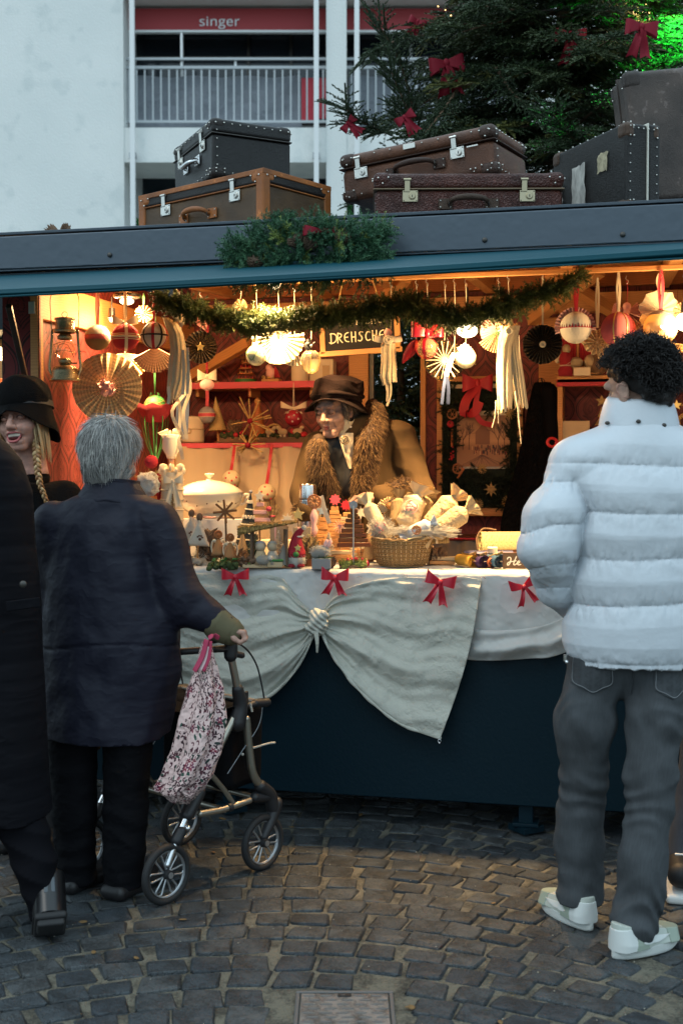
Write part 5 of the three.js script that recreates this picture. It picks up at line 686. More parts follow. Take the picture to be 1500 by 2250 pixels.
{ // carved christmas pyramid on the shelf
  let p = P(540,842,-1.76),k = mpp(p),t = thing('wooden_pyramid','small stacked wooden candle pyramid on the upper shelf','wooden pyramid',p); [[22,0],[18,12],[15,24],[11,36]].forEach(([r,y]) => { sub('tier',cy(r * k,r * k,3 * k,0,(y + 8) * k,0),mt.pineRed,t); sub('figure',Array.from({ length: 5 },(_,i) => X(new THREE.ConeGeometry(2.6 * k,8 * k,7),r * .7 * k * cos(i * 1.26),(y + 13) * k,r * .7 * k * sin(i * 1.26))),i2(y) ? mt.red : mt.paleWood,t); }); sub('base',cy(24 * k,25 * k,8 * k,0,4 * k,0),mt.green,t); sub('rotor',Array.from({ length: 8 },(_,i) => bx(22 * k,.001,6 * k,11 * k * cos(i * PI / 4),56 * k,11 * k * sin(i * PI / 4),.5,-i * PI / 4)),mt.paleWood,t); sub('axle',cy(1.2 * k,1.2 * k,56 * k,0,28 * k,0),mt.paleWood,t);
  p = P(597,842,-1.72); k = mpp(p); t = thing('shelf_figure','little figure with red and white clothes on a pale plinth on the upper shelf','figurine',p); sub('plinth',bx(40 * k,9 * k,26 * k,0,4.5 * k,0),mt.paleWood,t); sub('body',[X(sp(1),-2 * k,22 * k,0,0,0,0,[11 * k,13 * k,9 * k]),sp(7 * k,-6 * k,34 * k,2 * k)],mt.pinkPaper,t); sub('coat',Array.from({ length: 9 },(_,i) => seg([8 * k,36 * k,0],[(4 + i * 2) * k,12 * k,(i % 3) * 3 * k],1.6 * k,5)),mt.red,t); sub('bits',Array.from({ length: 9 },() => sp(3.4 * k,rr(-22,6) * k,rr(10,15) * k,rr(2,8) * k,1,6,5)),mt.gold,t);
}
function i2(y) { return y % 24 === 0; }
{ let p = P(422,974,-1.58),k = mpp(p),t = thing('storage_jar','pale jar with a cord round its rim on the back counter','jar',p); sub('jar',lat([[0,0],[25 * k,0],[27 * k,6 * k],[26 * k,50 * k],[24 * k,56 * k],[22 * k,58 * k],[0,60 * k]]),mt.cream,t); sub('cord',X(tor(26.5 * k,1.2 * k,24,5),0,30 * k,0,PI / 2),mt.kraft,t); sub('tag',X(tor(5 * k,1.2 * k,12,5),3 * k,26 * k,27 * k),mt.kraft,t); }
ballThing('felt_ball','grey felt ball with a red dotted lace band hung from the upper shelf','felt ball',455,912,19,-1.58,(t,R) => { sub('ball',sp(R),mt.greyFelt,t); sub('red_band',X(cy(R * 1.01,R * 1.01,R * .4,0,.0,0,0,0,0,24,true),0,0,0),mt.pinkRibbon,t); sub('lace',[band(R,1,.43,.05),band(R,1,.57,.05)],mt.cream,t); sub('ribbon',rib([[0,R,0],[.002,R + .06,.004],[0,R + .13,.0]],.018,[1,0,.2],.001),mt.pinkRibbon,t); },{ hang: 0 });
for (const [x,y,l,b] of [[645,919,'dark red ball with white dots and a cord bow hung from the upper shelf',1]]) ballThing('dotted_ball',l,'ball ornament',x,y,19,-1.56,(t,R) => { sub('ball',sp(R),mat([.34,.012,.03],.5),t); sub('dots',[[-.5,.1],[.1,.3],[.55,-.1],[-.1,-.4],[.4,.6],[-.6,.6]].map(([a,c]) => { const q = sqrt(max(.1,1 - a * a - c * c)); return X(sp(R * .12),a * R,c * R,q * R,0,0,0,[1,1,.35]); }),mt.snow,t); const g = new THREE.Group(); g.name = 'bow'; g.position.y = R * 1.1; t.add(g); bowParts(g,R * 3,mt.cream,{ tail: .2,w: .2 }); sub('cord',[seg([-.004,R,0],[0,R + .145,0],.0016),seg([.004,R,0],[0,R + .145,0],.0016)],mt.cream,t); },{ hang: 0 });
for (const [x,y,xt,l] of [[508,1053,514,'left of two cream balls with red dots hung on red ribbons before the cloth front'],[586,1083,596,'right of two cream balls with red dots hung on red ribbons before the cloth front']]) ballThing('dotted_ball',l,'ball ornament',x,y,20,-1.33,(t,R) => { sub('ball',sp(R),mt.wrapCream,t); sub('dots',[[-.5,.15],[.15,-.15],[.6,.2],[-.15,.65],[-.4,-.55],[.45,-.6]].map(([a,c]) => { const q = sqrt(max(.1,1 - a * a - c * c)); return X(sp(R * .12),a * R,c * R,q * R,0,0,0,[1,1,.35]); }),mt.red,t); const k = mpp(t.position); sub('ribbon',rib([[0,R,0],[(xt - x) * .5 * k,(y - 978) * .5 * k,.002],[(xt - x) * k,(y - 977) * k,-.05]],.016,[1,0,.1],.001),mt.red,t); },{ hang: 0 });
{ const p = P(480,974,-1.66),k = mpp(p),t = thing('fabric_tree','cream patterned fabric cone tree leaning on the back counter','cone tree',p,{ rz: .06 }); sub('cone',X(new THREE.ConeGeometry(20 * k,76 * k,20),0,66 * k,0),mat([.8,.66,.4],.85,{ map: rep(T.music,.05) }),t); sub('stick',cy(2.4 * k,2.4 * k,30 * k,0,15 * k,0),mt.pine,t); sub('foot',cy(9 * k,10 * k,4 * k,0,2 * k,0),mt.darkWood,t); }
{ const p = P(566,974,-1.70),k = mpp(p),t = thing('wooden_cone','pointed brown wooden cone figure on the back counter','figurine',p); sub('cone',lat([[0,0],[22 * k,0],[15 * k,40 * k],[10 * k,62 * k],[5 * k,90 * k],[0,104 * k]]),mt.pineRed,t); sub('head',sp(7 * k,0,92 * k,0),mt.paleWood,t); }
for (const [x,l] of [[516,'mossy planter with a pine cone and red balls left of the straw stars'],[622,'mossy planter with a small manger scene under the dotted red ball']]) {
  const p = P(x,973,-1.52),k = mpp(p),t = thing('moss_planter',l,'planter',p),w = x < 550 ? 60 : 110; sub('trough',bx(w * k,12 * k,40 * k,0,6 * k,0),mt.barkStick,t); sub('moss',Array.from({ length: 30 },() => sp(rr(4,8) * k,rr(-w / 2,w / 2) * k,rr(10,18) * k,rr(-14,18) * k,1,6,5)),mat([.03,.045,.015],.95),t); sub('red_ball',Array.from({ length: 6 },() => sp(rr(3.5,6) * k,rr(-w / 2,w / 2) * k,rr(16,26) * k,rr(4,18) * k,1,9,7)),mt.red,t);
  if (x < 550) sub('pine_cone',coneGeo(36 * k,24 * k).map((g) => X(g,0,14 * k,0)),mt.cone,t); else { for (const [dx,s] of [[-26,1],[2,-1],[36,1]]) sub('animal',[X(sp(1),dx * k,24 * k,12 * k,0,0,0,[11 * k,7 * k,6 * k]),X(sp(1),(dx + 9 * s) * k,32 * k,12 * k,0,0,.5 * s,[6 * k,4 * k,4 * k]),...[-6,-3,3,6].map((q) => cy(1.4 * k,1.2 * k,14 * k,(dx + q) * k,14 * k,12 * k))],mt.wrapCream,t); sub('arch',X(tor(18 * k,2.6 * k,20,6,PI),-20 * k,22 * k,2 * k),mt.strawM,t); }
}
for (const [x,y,r,l] of [[550,925,58,'large straw star hanging in front of the mossy planters'],[545,978,42,'smaller straw star hanging below the large one over the ribbon edge']]) {
  const p = P(x,y,-1.30),k = mpp(p),t = thing('straw_star',l,'straw star',p); sub('straws',Array.from({ length: 15 },() => { const a = rr(0,2 * PI),b = rr(-.5,.5),d = V(cos(a) * cos(b),sin(a) * cos(b),sin(b)),q = rr(.6,1.1) * r * k; return seg(d.clone().multiplyScalar(.04 * r * k),d.multiplyScalar(q),.0038,6); }),mt.strawM,t); sub('core',sp(7 * k),mt.burgundy,t); if (r > 50) sub('cord',seg([0,0,0],[-4 * k,75 * k,0],.001),mt.burgundy,t);
}
// framed winter picture in a fir surround
{
  const z = -1.84,c = P(1053,978,z),k = mpp(c),t = thing('picture_frame','tall wooden frame holding a winter street picture bordered with dark fir and straw stars','picture',c),W = 176 * k,H = 290 * k;
  sub('frame',[bx(W,.028,.03,0,H / 2,0),bx(W,.034,.03,0,-H / 2,0),bx(.030,H,.03,-W / 2,0,0),bx(.030,H,.03,W / 2,0,0),bx(W * 1.04,.008,.05,0,-H / 2 - .022,.004)],mt.pine,t); sub('backing',bx(W,H,.008,0,0,-.012),mat([.012,.020,.012],.9),t);
  const im = ctex(512,512,(g,w,h) => { const gr = g.createLinearGradient(0,0,0,h); gr.addColorStop(0,'#8d6a52'); gr.addColorStop(.5,'#c49a70'); gr.addColorStop(.62,'#9c7150'); gr.addColorStop(1,'#b08a6a'); g.fillStyle = gr; g.fillRect(0,0,w,h); g.fillStyle = 'rgba(120,80,60,.8)'; g.beginPath(); g.moveTo(180,290); g.lineTo(180,170); g.lineTo(255,90); g.lineTo(320,170); g.lineTo(320,290); g.fill(); g.strokeStyle = 'rgba(50,28,26,.75)'; const br = (x,y,a,l,d) => { if (d < 0) return; const X2 = x + cos(a) * l,Y2 = y + sin(a) * l; g.lineWidth = d * 1.6 + .6; g.beginPath(); g.moveTo(x,y); g.lineTo(X2,Y2); g.stroke(); for (let i = 0; i < 3; i++) br(X2,Y2,a + rr(-.6,.6),l * rr(.6,.8),d - 1); }; for (const x of [60,120,400,460]) br(x,340,-PI / 2,90,4); for (let i = 0; i < 60; i++) { g.fillStyle = pick(['#3a2422','#5d3430','#7a2f22','#c9a27c','#2b2024']); const x = rr(140,480),y = rr(300,370); g.fillRect(x,y,9,26); g.beginPath(); g.arc(x + 4,y - 4,5,0,7); g.fill(); } g.strokeStyle = 'rgba(70,42,38,.6)'; g.lineWidth = 3; for (let i = 0; i < 26; i++) { g.beginPath(); g.moveTo(250 + rr(-20,20),390); g.lineTo(i * 22,512); g.stroke(); } });
  sub('picture',X(suv(new THREE.PlaneGeometry(116 * k,118 * k),1,1),8 * k,9 * k,.006),mat([.9,.8,.72],.6,{ map: im }),t); sub('lace_strip',[bx(116 * k,10 * k,.004,8 * k,70 * k,.006),bx(100 * k,9 * k,.004,-14 * k,129 * k,.012)],mt.cream,t); sub('white_strip',bx(104 * k,5 * k,.004,8 * k,-50 * k,.008),mt.snow,t);
  const tw = [0,1,2].map(() => mg([needleTwig(.07,90,.020,.0030,.1,.3),X(needleTwig(.045,50,.019,.003,.1,.3),.02,0,0,0,0,.8)])),gs = []; for (let i = 0; i < 300; i++) { const e = rnd(); let x,y; if (e < .25) { x = rr(-76,-52); y = rr(-135,120); } else if (e < .42) { x = rr(64,80); y = rr(-135,110); } else if (e < .8) { x = rr(-76,76); y = rr(-135,-58); } else { x = rr(-70,70); y = rr(76,118); } const g = pick(tw).clone(); g.applyQuaternion(_q.setFromUnitVectors(V(1,0,0),V(rr(-1,1),rr(-1,1),rr(0,.7)).normalize())); gs.push(g.translate(x * k,y * k,.004)); } sub('fir_surround',gs,mat([.018,.030,.014],.7),t);
  const ss = (x,y,r,n) => sub('straw_star',Array.from({ length: n },(_,i) => { const a = i / n * 2 * PI; return bx(r * k,2.2 * k,.002,r * .5 * k * cos(a),r * .5 * k * sin(a),.03,0,0,a); }).concat([X(tor(r * .55 * k,.8 * k,18,4),0,0,.03)]).map((g) => g.translate(x * k,y * k,0)),mt.strawM,t);
  ss(7,-52,11,14); ss(-4,-130,14,18); ss(64,-124,14,16); ss(68,68,13,14); sub('straw_star',ext(starPts(8,17 * k,7 * k),.003,.0006).translate(27 * k,-97 * k,.035),mt.strawM,t);
  for (const [x,y] of [[-59,68],[-47,-52]]) sub('orange_ring',[X(tor(10 * k,2.2 * k,20,6),x * k,y * k,.03),...[0,1,2].map((i) => bx(18 * k,1.4 * k,.002,x * k,y * k,.03,0,0,i * PI / 3))],mat([.35,.14,.05],.6),t); sub('red_ball',sp(8 * k,-63 * k,46 * k,.03),mt.red,t); sub('cinnamon',[bx(5 * k,40 * k,.008,-60 * k,16 * k,.02),bx(5 * k,26 * k,.008,-40 * k,-62 * k,.03,0,0,-.6)],mt.pineRed,t); sub('berries',Array.from({ length: 9 },() => sp(2.4 * k,rr(-66,-56) * k,rr(-34,-4) * k,.03,1,6,4)),mt.red,t);
  const bw = P(1048,842,z + .05); bow('ribbon_bow','wide dark red ribbon bow with a long curled tail on the picture frame',bw,66 * k,mt.red,{ tail: 0,w: .5,lift: .0 });
  const rt = thing('ribbon_streamers','dark red ribbon tail curling down over the winter picture','ribbons',bw); sub('ribbon',rib([[2 * k,-4 * k,.01],[-24 * k,-40 * k,.02],[-26 * k,-66 * k,.024],[-4 * k,-62 * k,.03],[6 * k,-40 * k,.035]],22 * k,[1,0,.25],.001),mt.red,rt); sub('ribbon',rib([[4 * k,-6 * k,.012],[-2 * k,-60 * k,.03],[10 * k,-84 * k,.03],[34 * k,-92 * k,.02]],12 * k,[.9,.4,.1],.001),mt.red,rt);
}
{ // black coat on a hook
  const p = P(1188,842,-1.72),k = mpp(p),t = thing('black_coat','black coat hanging from a hook beside the framed picture','coat',p);
  sub('coat',sheet((u,v) => { const y = -v * 330 * k,w = lerp(17,58,pow(v,.75)) * k * (1 + .06 * sin(v * 9)),a = u * 2 * PI,lean = (v < .3 ? 4 : 4 - (v - .3) * 40) * k,fold = 1 + .10 * sin(a * 6 + v * 4) + .05 * sin(a * 11); return [lean + w * cos(a) * fold,y - (v === 0 ? 0 : .01 * sin(a * 3)),.05 + .085 * sin(a) * (.4 + v * .6) * fold]; },60,24),mat([.0018,.0018,.0025],.85,{ bump: rep(T.crease,.25),bs: .012,specularIntensity: .2,phys: true }),t); sub('sleeve',tb([[18 * k,-20 * k,.07],[26 * k,-110 * k,.10],[24 * k,-200 * k,.09]],(u) => .045 - .01 * u,10,16),mat([.002,.002,.003],.85,{ specularIntensity: .2,phys: true }),t);
  sub('hook',tb([[0,8 * k,-.08],[0,10 * k,0],[3 * k,0,.02],[0,-6 * k,.02]],.004,6,12),mt.darkMetal,t); sub('loop',X(tor(8 * k,.002,14,5),0,2 * k,.02),mt.black,t);
}
{ // toys on the right shelf
  let p = P(1268,826,-1.62),k = mpp(p),t = thing('toy_window','small wooden toy window with red curtains on the right shelf','toy window',p,{ ry: -.05 }); const y0 = 58 * k; sub('frame',[[0,26,84,5],[0,-26,84,5],[-40,0,5,52],[40,0,5,52],[0,0,5,52]].map(([x,y,w,h]) => bx(w * k,h * k,.012,x * k,y0 + y * k,0)),mt.paleWood,t); for (const s of [-1,1]) { sub('curtain',sheet((u,v) => [s * (4 + u * 34 * (1 - .35 * v * (1 - u))) * k,y0 + (24 - 48 * v) * k,-.008 + .004 * sin(u * 30)],24,8),mt.red,t); sub('drape',X(sp(1),s * 44 * k,y0 - 6 * k,.01,0,0,0,[9 * k,24 * k,6 * k]),mt.cream,t); } sub('sill',bx(96 * k,5 * k,.06,0,5 * k,.02),mt.paleWood,t); sub('stand',bx(84 * k,30 * k,.02,0,18 * k,-.01),mt.pine,t);
  p = P(1241,826,-1.56); t = thing('gift_pouch','red tied cloth pouch beside the toy window','pouch',p); sub('pouch',lat([[0,0],[15 * k,0],[16 * k,12 * k],[11 * k,22 * k],[14 * k,36 * k],[11 * k,48 * k],[5 * k,52 * k]]),mt.redFelt,t); sub('cord',[X(tor(11.5 * k,1.4 * k,18,5),0,22 * k,0,PI / 2),seg([0,22 * k,12 * k],[14 * k,30 * k,16 * k],.001)],mt.cream,t); sub('head',X(sp(1),2 * k,58 * k,0,0,0,0,[9 * k,11 * k,9 * k]),mt.wrapCream,t);
  p = P(1278,826,-1.54); t = thing('toy_book','little cream toy book held by paper figures on the right shelf','toy book',p,{ ry: -.1 }); sub('book',bx(36 * k,17 * k,.03,0,9 * k,0),mt.creamPaper,t); sub('cover',bx(38 * k,2 * k,.034,0,18 * k,0),mt.kraft,t); sub('figure',[X(sp(1),-14 * k,30 * k,-.02,0,0,0,[15 * k,12 * k,9 * k]),X(sp(1),14 * k,32 * k,-.02,0,0,0,[11 * k,14 * k,9 * k])],mt.wrapCream,t);
  p = P(1308,826,-1.6); t = thing('felt_ball','big brown felt ball on the right shelf beside the dark hair','felt ball',p); sub('ball',sp(25 * k,0,25 * k,0),mat([.22,.12,.06],.95,{ bump: rep(T.fine,.05),bs: .005 }),t); sub('stitch',X(tor(25.2 * k,.0012,24,4),0,25 * k,0,.3),mt.kraft,t);
  p = P(1320,970,-1.6); t = thing('straw_tree','little straw tree topped with a star behind the white collar','straw tree',p); for (let i = 0; i < 4; i++) sub('tier',X(new THREE.ConeGeometry((24 - 5 * i) * k,24 * k,16,1,true),0,(14 + 17 * i) * k,0),mt.strawM,t); sub('star',star3(5,13 * k,6 * k,.004,0).translate(0,88 * k,0),mt.strawM,t);
  p = P(1212,972,-1.50); t = thing('ribbon_loop','bright red ribbon loop next to the brown carton','ribbon',p); sub('loop',X(tor(10 * k,3.4 * k,20,7),0,0,0,0,.5,0,[1.1,.9,1]),mat([.6,.03,.03],.5),t); sub('tail',rib([[6 * k,-4 * k,0],[22 * k,-1 * k,.01],[36 * k,3 * k,.0]],9 * k,[0,1,0],.001),mt.red,t);
  p = P(1500,890,-1.55); t = thing('star_garland','wooden stick with a small star at the right edge','star garland',p); sub('stick',seg([-50 * k,0,0],[60 * k,0,0],2.2 * k),mt.strawM,t); for (const x of [-14,40]) sub('star',star3(5,11 * k,5 * k,.005,0).translate(x * k,0,.004),mt.gold,t);
  p = P(1488,972,-1.5); t = thing('straw_bow','bow of plaited straw beside the white collar at the right edge','straw bow',p); for (const s of [-1,1]) sub('loop',X(tor(18 * k,4 * k,20,6),s * 14 * k,36 * k,0,0,.5 * s,0,[1,1.2,1]),mt.strawM,t); sub('base',[bx(50 * k,10 * k,.03,4 * k,5 * k,0),sp(9 * k,0,18 * k,.01)],mt.pineRed,t);
  p = P(1486,800,-1.3); t = thing('dried_wreath','dark dried flower bunch above the shelf at the right edge','dried flowers',p); sub('stems',Array.from({ length: 40 },() => seg([rr(-6,6) * k,rr(-6,6) * k,0],[rr(-26,30) * k,rr(-40,40) * k,rr(-.02,.03)],.0014,4)),mt.strawM,t); sub('buds',Array.from({ length: 26 },() => sp(rr(2,5) * k,rr(-24,30) * k,rr(-40,34) * k,rr(-.01,.03),1,6,5)),mt.pineRed,t); sub('cord',seg([0,30 * k,0],[0,150 * k,0],.001),mt.burgundy,t);
}
// ================= goods on the counter =================
const TY = 1.022,TP = (px,py) => GP(px,py,TY);
const onT = (name,label,cat,px,py,o = {}) => { const p = TP(px,py); p.y = o.y ?? TY; const t = thing(name,label,cat,p,{ ry: o.ry ?? TH,rz: o.rz,group: o.group }); return [t,mpp(p)]; };
const blob = (n,w,h,d,r0,r1,y0 = 0) => Array.from({ length: n },() => X(sp(1,0,0,0,1,6,5),rr(-w,w),y0 + rr(0,h),rr(-d,d),rr(0,3),rr(0,3),0,[rr(r0,r1),rr(r0,r1) * .7,rr(r0,r1)]));
const fluff = (n,R,c,l,sx = 1,sy = 1) => Array.from({ length: n },() => { const d = V(rr(-1,1),rr(-1,1),rr(-1,1)).normalize(); return seg([c[0] + d.x * R * .85 * sx,c[1] + d.y * R * .85 * sy,c[2] + d.z * R * .85],[c[0] + d.x * (R + l) * sx + rr(-l,l) * .5,c[1] + d.y * (R + l) * sy + rr(-l,l) * .5,c[2] + d.z * (R + l)],.0007,3); });
{ // risers under white cloth
  const z = -.50,a = P(386,1140,z),b = P(536,1232,z),t = thing('display_riser','low box under white cloth that lifts the tureen','display box',V((a.x + b.x) / 2,TY,z)); sub('cloth',bx(b.x - a.x,a.y - TY,.24,0,(a.y - TY) / 2,-.12,0,0,0,.012),clothTop,t); sub('fold',sheet((u,v) => [(u - .5) * (b.x - a.x) * 1.02,lerp(a.y - TY,.004,v),.004 + .006 * sin(u * 23) * v,u * .3,v * .2],40,6,.001),clothTop,t);
  const c = P(540,1180,-.56),d = P(860,1232,-.56),t2 = thing('display_riser','long low box under cream cloth behind the small figures','display box',V((c.x + d.x) / 2,TY,-.56)); sub('cloth',bx(d.x - c.x,.075,.16,0,.0375,-.08,0,0,0,.01),mt.cream,t2); sub('fold',sheet((u,v) => [(u - .5) * (d.x - c.x),lerp(.075,.002,v),.004 + .005 * sin(u * 41) * v,u * .5,v * .1],60,4,.001),mt.cream,t2);
}
{ // tureen
  const z = -.62,p = P(461,1138,z),k = mpp(p); p.y = P(386,1140,-.5).y; const t = thing('soup_tureen','large cream porcelain tureen with a knobbed lid on the cloth covered box','tureen',p,{ ry: TH }),q = (x) => x * k,sx = (g) => g.scale(1.06,1,.8);
  sub('bowl',sx(lat([[0,0],[q(34),0],[q(36),q(4)],[q(32),q(8)],[q(50),q(16)],[q(64),q(30)],[q(69),q(42)],[q(68),q(50)],[q(71),q(54)],[q(66),q(55)],[q(60),q(46)],[0,q(20)]],48)),mt.porcelain,t);
  const lid = sub('lid',sx(lat([[q(70),q(54)],[q(69),q(58)],[q(60),q(66)],[q(44),q(75)],[q(24),q(81)],[q(8),q(83)],[q(6),q(86)],[0,q(86)]],48)),mt.porcelain,t); sub('knob',[lat([[q(5),q(84)],[q(4),q(88)],[q(9),q(94)],[q(8),q(98)],[0,q(99)]],20),...Array.from({ length: 8 },(_,i) => sp(q(2.4),q(8.4) * cos(i * PI / 4),q(96),q(8.4) * sin(i * PI / 4),1,8,6))],mt.porcelain,lid);
  for (const s of [-1,1]) sub('handle',tb([[s * q(66),q(30),0],[s * q(76),q(32),0],[s * q(82),q(44),0],[s * q(86),q(50),0],[s * q(80),q(52),0],[s * q(72),q(48),0]],q(3.2),8,26),mt.porcelain,t);
  for (let i = 0; i < 9; i++) { const a = (i - 4) * .34,y = q(28 + (i % 3) * 5),r = q(63 + (i % 3) * 2.4); sub('painted_sprig',X(sp(q(1.7),0,0,0,1,6,5),r * 1.06 * sin(a),y,r * .8 * cos(a),0,a,0,[1,1,.3]),mt.darkWood,t); }
  const pp = p.clone().add(V(0,.003,.10)),pt = thing('petal_scatter','pink petals scattered in front of the tureen foot','petals',pp,{ ry: TH }); for (let i = 0; i < 16; i++) sub('petal',X(sp(1,0,0,0,1,8,5),rr(-62,62) * k,.003 + rr(0,.006),rr(-.015,.03),rr(-.4,.4),rr(0,3),0,[6 * k,1.4 * k,4 * k]),i % 3 ? mt.pinkPaper : mt.cream,pt);
}
{ // lace wrapped bottle and jars, napkin rolls at the left
  let [t,k] = onT('lace_jar','jar wrapped in lace with a white bow behind the tureen','jar',379,1228); sub('jar',cy(24 * k,25 * k,190 * k,0,95 * k,0),mt.cream,t); sub('lace',Array.from({ length: 8 },(_,i) => X(tor(25 * k,2 * k,26,5),0,(20 + i * 22) * k,0,PI / 2)),mt.creamPaper,t); sub('frill',Array.from({ length: 12 },(_,i) => X(sp(1,0,0,0,1,8,6),20 * k * cos(i * .52),192 * k + (i % 2) * 8 * k,20 * k * sin(i * .52),0,-i * .52,.5,[11 * k,9 * k,4 * k])),mt.creamPaper,t); { const b = new THREE.Group(); b.name = 'bow'; b.position.set(6 * k,170 * k,26 * k); t.add(b); bowParts(b,44 * k,mt.creamPaper,{ tail: 1.3,w: .4 }); }
  sub('neck',cy(9 * k,12 * k,34 * k,0,208 * k,0),mt.glass,t);
  [t,k] = onT('lace_jar','tall stacked jar top with white paper flowers above the lace wrapped jar','jar',378,1226); sub('cup',lat([[10 * k,218 * k],[12 * k,226 * k],[20 * k,240 * k],[19 * k,262 * k],[23 * k,270 * k],[10 * k,272 * k]]),mt.porcelain,t); for (let i = 0; i < 14; i++) sub('paper_petal',X(new THREE.ConeGeometry(7 * k,26 * k,5),20 * k * cos(i * .9),(272 + rr(-4,6)) * k,16 * k * sin(i * .9),rr(-.5,.5),-i * .9,-PI / 2 + rr(-.5,.5),[1,1,.35]),mt.creamPaper,t); sub('ribbon',rib([[16 * k,262 * k,12 * k],[22 * k,240 * k,16 * k],[26 * k,216 * k,10 * k]],9 * k,[1,0,.3],.001),mt.cream,t); sub('core',cy(7 * k,7 * k,220 * k,0,110 * k,0),mt.paleWood,t);
  [t,k] = onT('tulle_parcel','gleaming parcel of white tulle beside the grey haired head','parcel',326,1230); sub('tulle',nets((x,y,z) => ell([0,165 * k,0],[26 * k,30 * k,22 * k])(x,y,z) - .010 * sn(x * 60,y * 60,z * 60),[-.1,.1,-.1],[.1,.42,.1],.006),mt.snow,t); sub('stand',[cy(20 * k,24 * k,140 * k,0,70 * k,0)],mt.pineRed,t); sub('sprig',fluff(60,24 * k,[0,170 * k,0],.02),mt.strawM,t);
  for (const [x,y,h,m,l] of [[338,1231,118,mt.snow,'white rolled napkin ring bundle left of the lace jar'],[357,1231,108,mt.greyFelt,'grey rolled felt band bundle left of the lace jar']]) { [t,k] = onT('felt_roll',l,'felt roll',x,y); for (const [dx,r] of [[-12,12],[10,10]]) sub('roll',sheet((u,v) => { const a = u * 4.4 * PI,q = (3 + (r - 3) * u) * k; return [dx * k + q * cos(a),h * k + q * sin(a),(v - .5) * 40 * k]; },60,2,.002),m,t); sub('box',bx(50 * k,(h - 14) * k,44 * k,0,(h - 14) * k / 2,0),mt.paleWood,t); }
  [t,k] = onT('red_tube','slim red tube standing beside the lace jar','tube',350,1227,{}); sub('tube',cy(6 * k,6 * k,190 * k,0,95 * k,0),mt.red,t); sub('ball',sp(15 * k,-16 * k,212 * k,0),mt.redFelt,t); sub('cap',cy(6.5 * k,6.5 * k,6 * k,0,190 * k,0),mt.gold,t);
}
function bottleBrush(label,px,py,h,r,m) { const [t,k] = onT('bottle_brush_tree',label,'toy tree',px,py),gs = []; for (let i = 0; i < 900; i++) { const v = rnd(),y = (10 + (h - 10) * v) * k,R = r * (1 - v) * k * rr(.8,1.05) + .003,a = rnd() * 6.28; gs.push(seg([0,y,0],[R * cos(a),y - .004,R * sin(a)],.0006,3)); } sub('bristles',gs,m,t); sub('stem',cy(.002,.003,h * k,0,h * k / 2,0),mt.darkWood,t); sub('foot',cy(11 * k,12 * k,9 * k,0,4.5 * k,0),mt.pine,t); }
bottleBrush('tall frosted beige bottle brush tree behind the navy sleeve',380,1240,155,30,mt.strawM);
for (const [x,y,hgt,l] of [[415,1236,106,'left of two white plush fir trees on sticks'],[433,1240,102,'right of two white plush fir trees on sticks, with a paw print']]) {
  const [t,k] = onT('plush_tree',l,'plush tree',x,y,{ rz: -.06 });
  const tri = (X0,Y0) => { const a = 26,h = 62; const d = max(abs(X0) * .92 + (Y0 - h) * .40,-Y0); return d; };
  sub('plush',nets((X0,Y0,Z0) => { const u = X0 / k,v = Y0 / k - hgt + 62,d = tri(u,v),e = max(0,d + 8) ** 2,z = Z0 / k; return (sqrt(e + z * z * 1.1) - 8) * k * .9; },[-.07,(hgt - 74) * k,-.03],[.07,(hgt + 14) * k,.03],.0035),mt.whiteFelt,t);
  sub('paw_print',[[0,0,3.2],[-5,5,2],[-1.6,7.6,2],[2.6,7.2,2],[5.4,4,2]].map(([a,b,r]) => X(sp(r * k),(a + 4) * k,(hgt - 46 + b) * k,8.2 * k,0,0,0,[1,1,.35])),mt.darkWood,t); sub('top_knot',[X(sp(1),0,(hgt + 2) * k,0,0,0,0,[7 * k,9 * k,6 * k])],mt.cone,t); sub('stick',cy(2 * k,2 * k,50 * k,0,22 * k,0),mt.pine,t); sub('snow_base',blob(18,26 * k,10 * k,20 * k,7 * k,11 * k),mt.snow,t); sub('snow_fluff',fluff(120,20 * k,[0,8 * k,0],.008,1.5,.8),mt.snow,t); sub('tiny_tree',X(new THREE.ConeGeometry(7 * k,22 * k,8),-16 * k,20 * k,16 * k),mat([.16,.20,.14],.8),t);
}
const bigCone = (label,px,py,h,r) => { const [t,k] = onT('pine_cone',label,'pine cone',px,py); sub('scales',coneGeo(h * k,r * k,10),mt.cone,t); };
bigCone('large upright pine cone right of the white plush trees',460,1238,76,40);
bigCone('pine cone lying behind the basket at its right side',957,1240,38,34); bigCone('pine cone between the manger and the moss',520,1241,34,34);
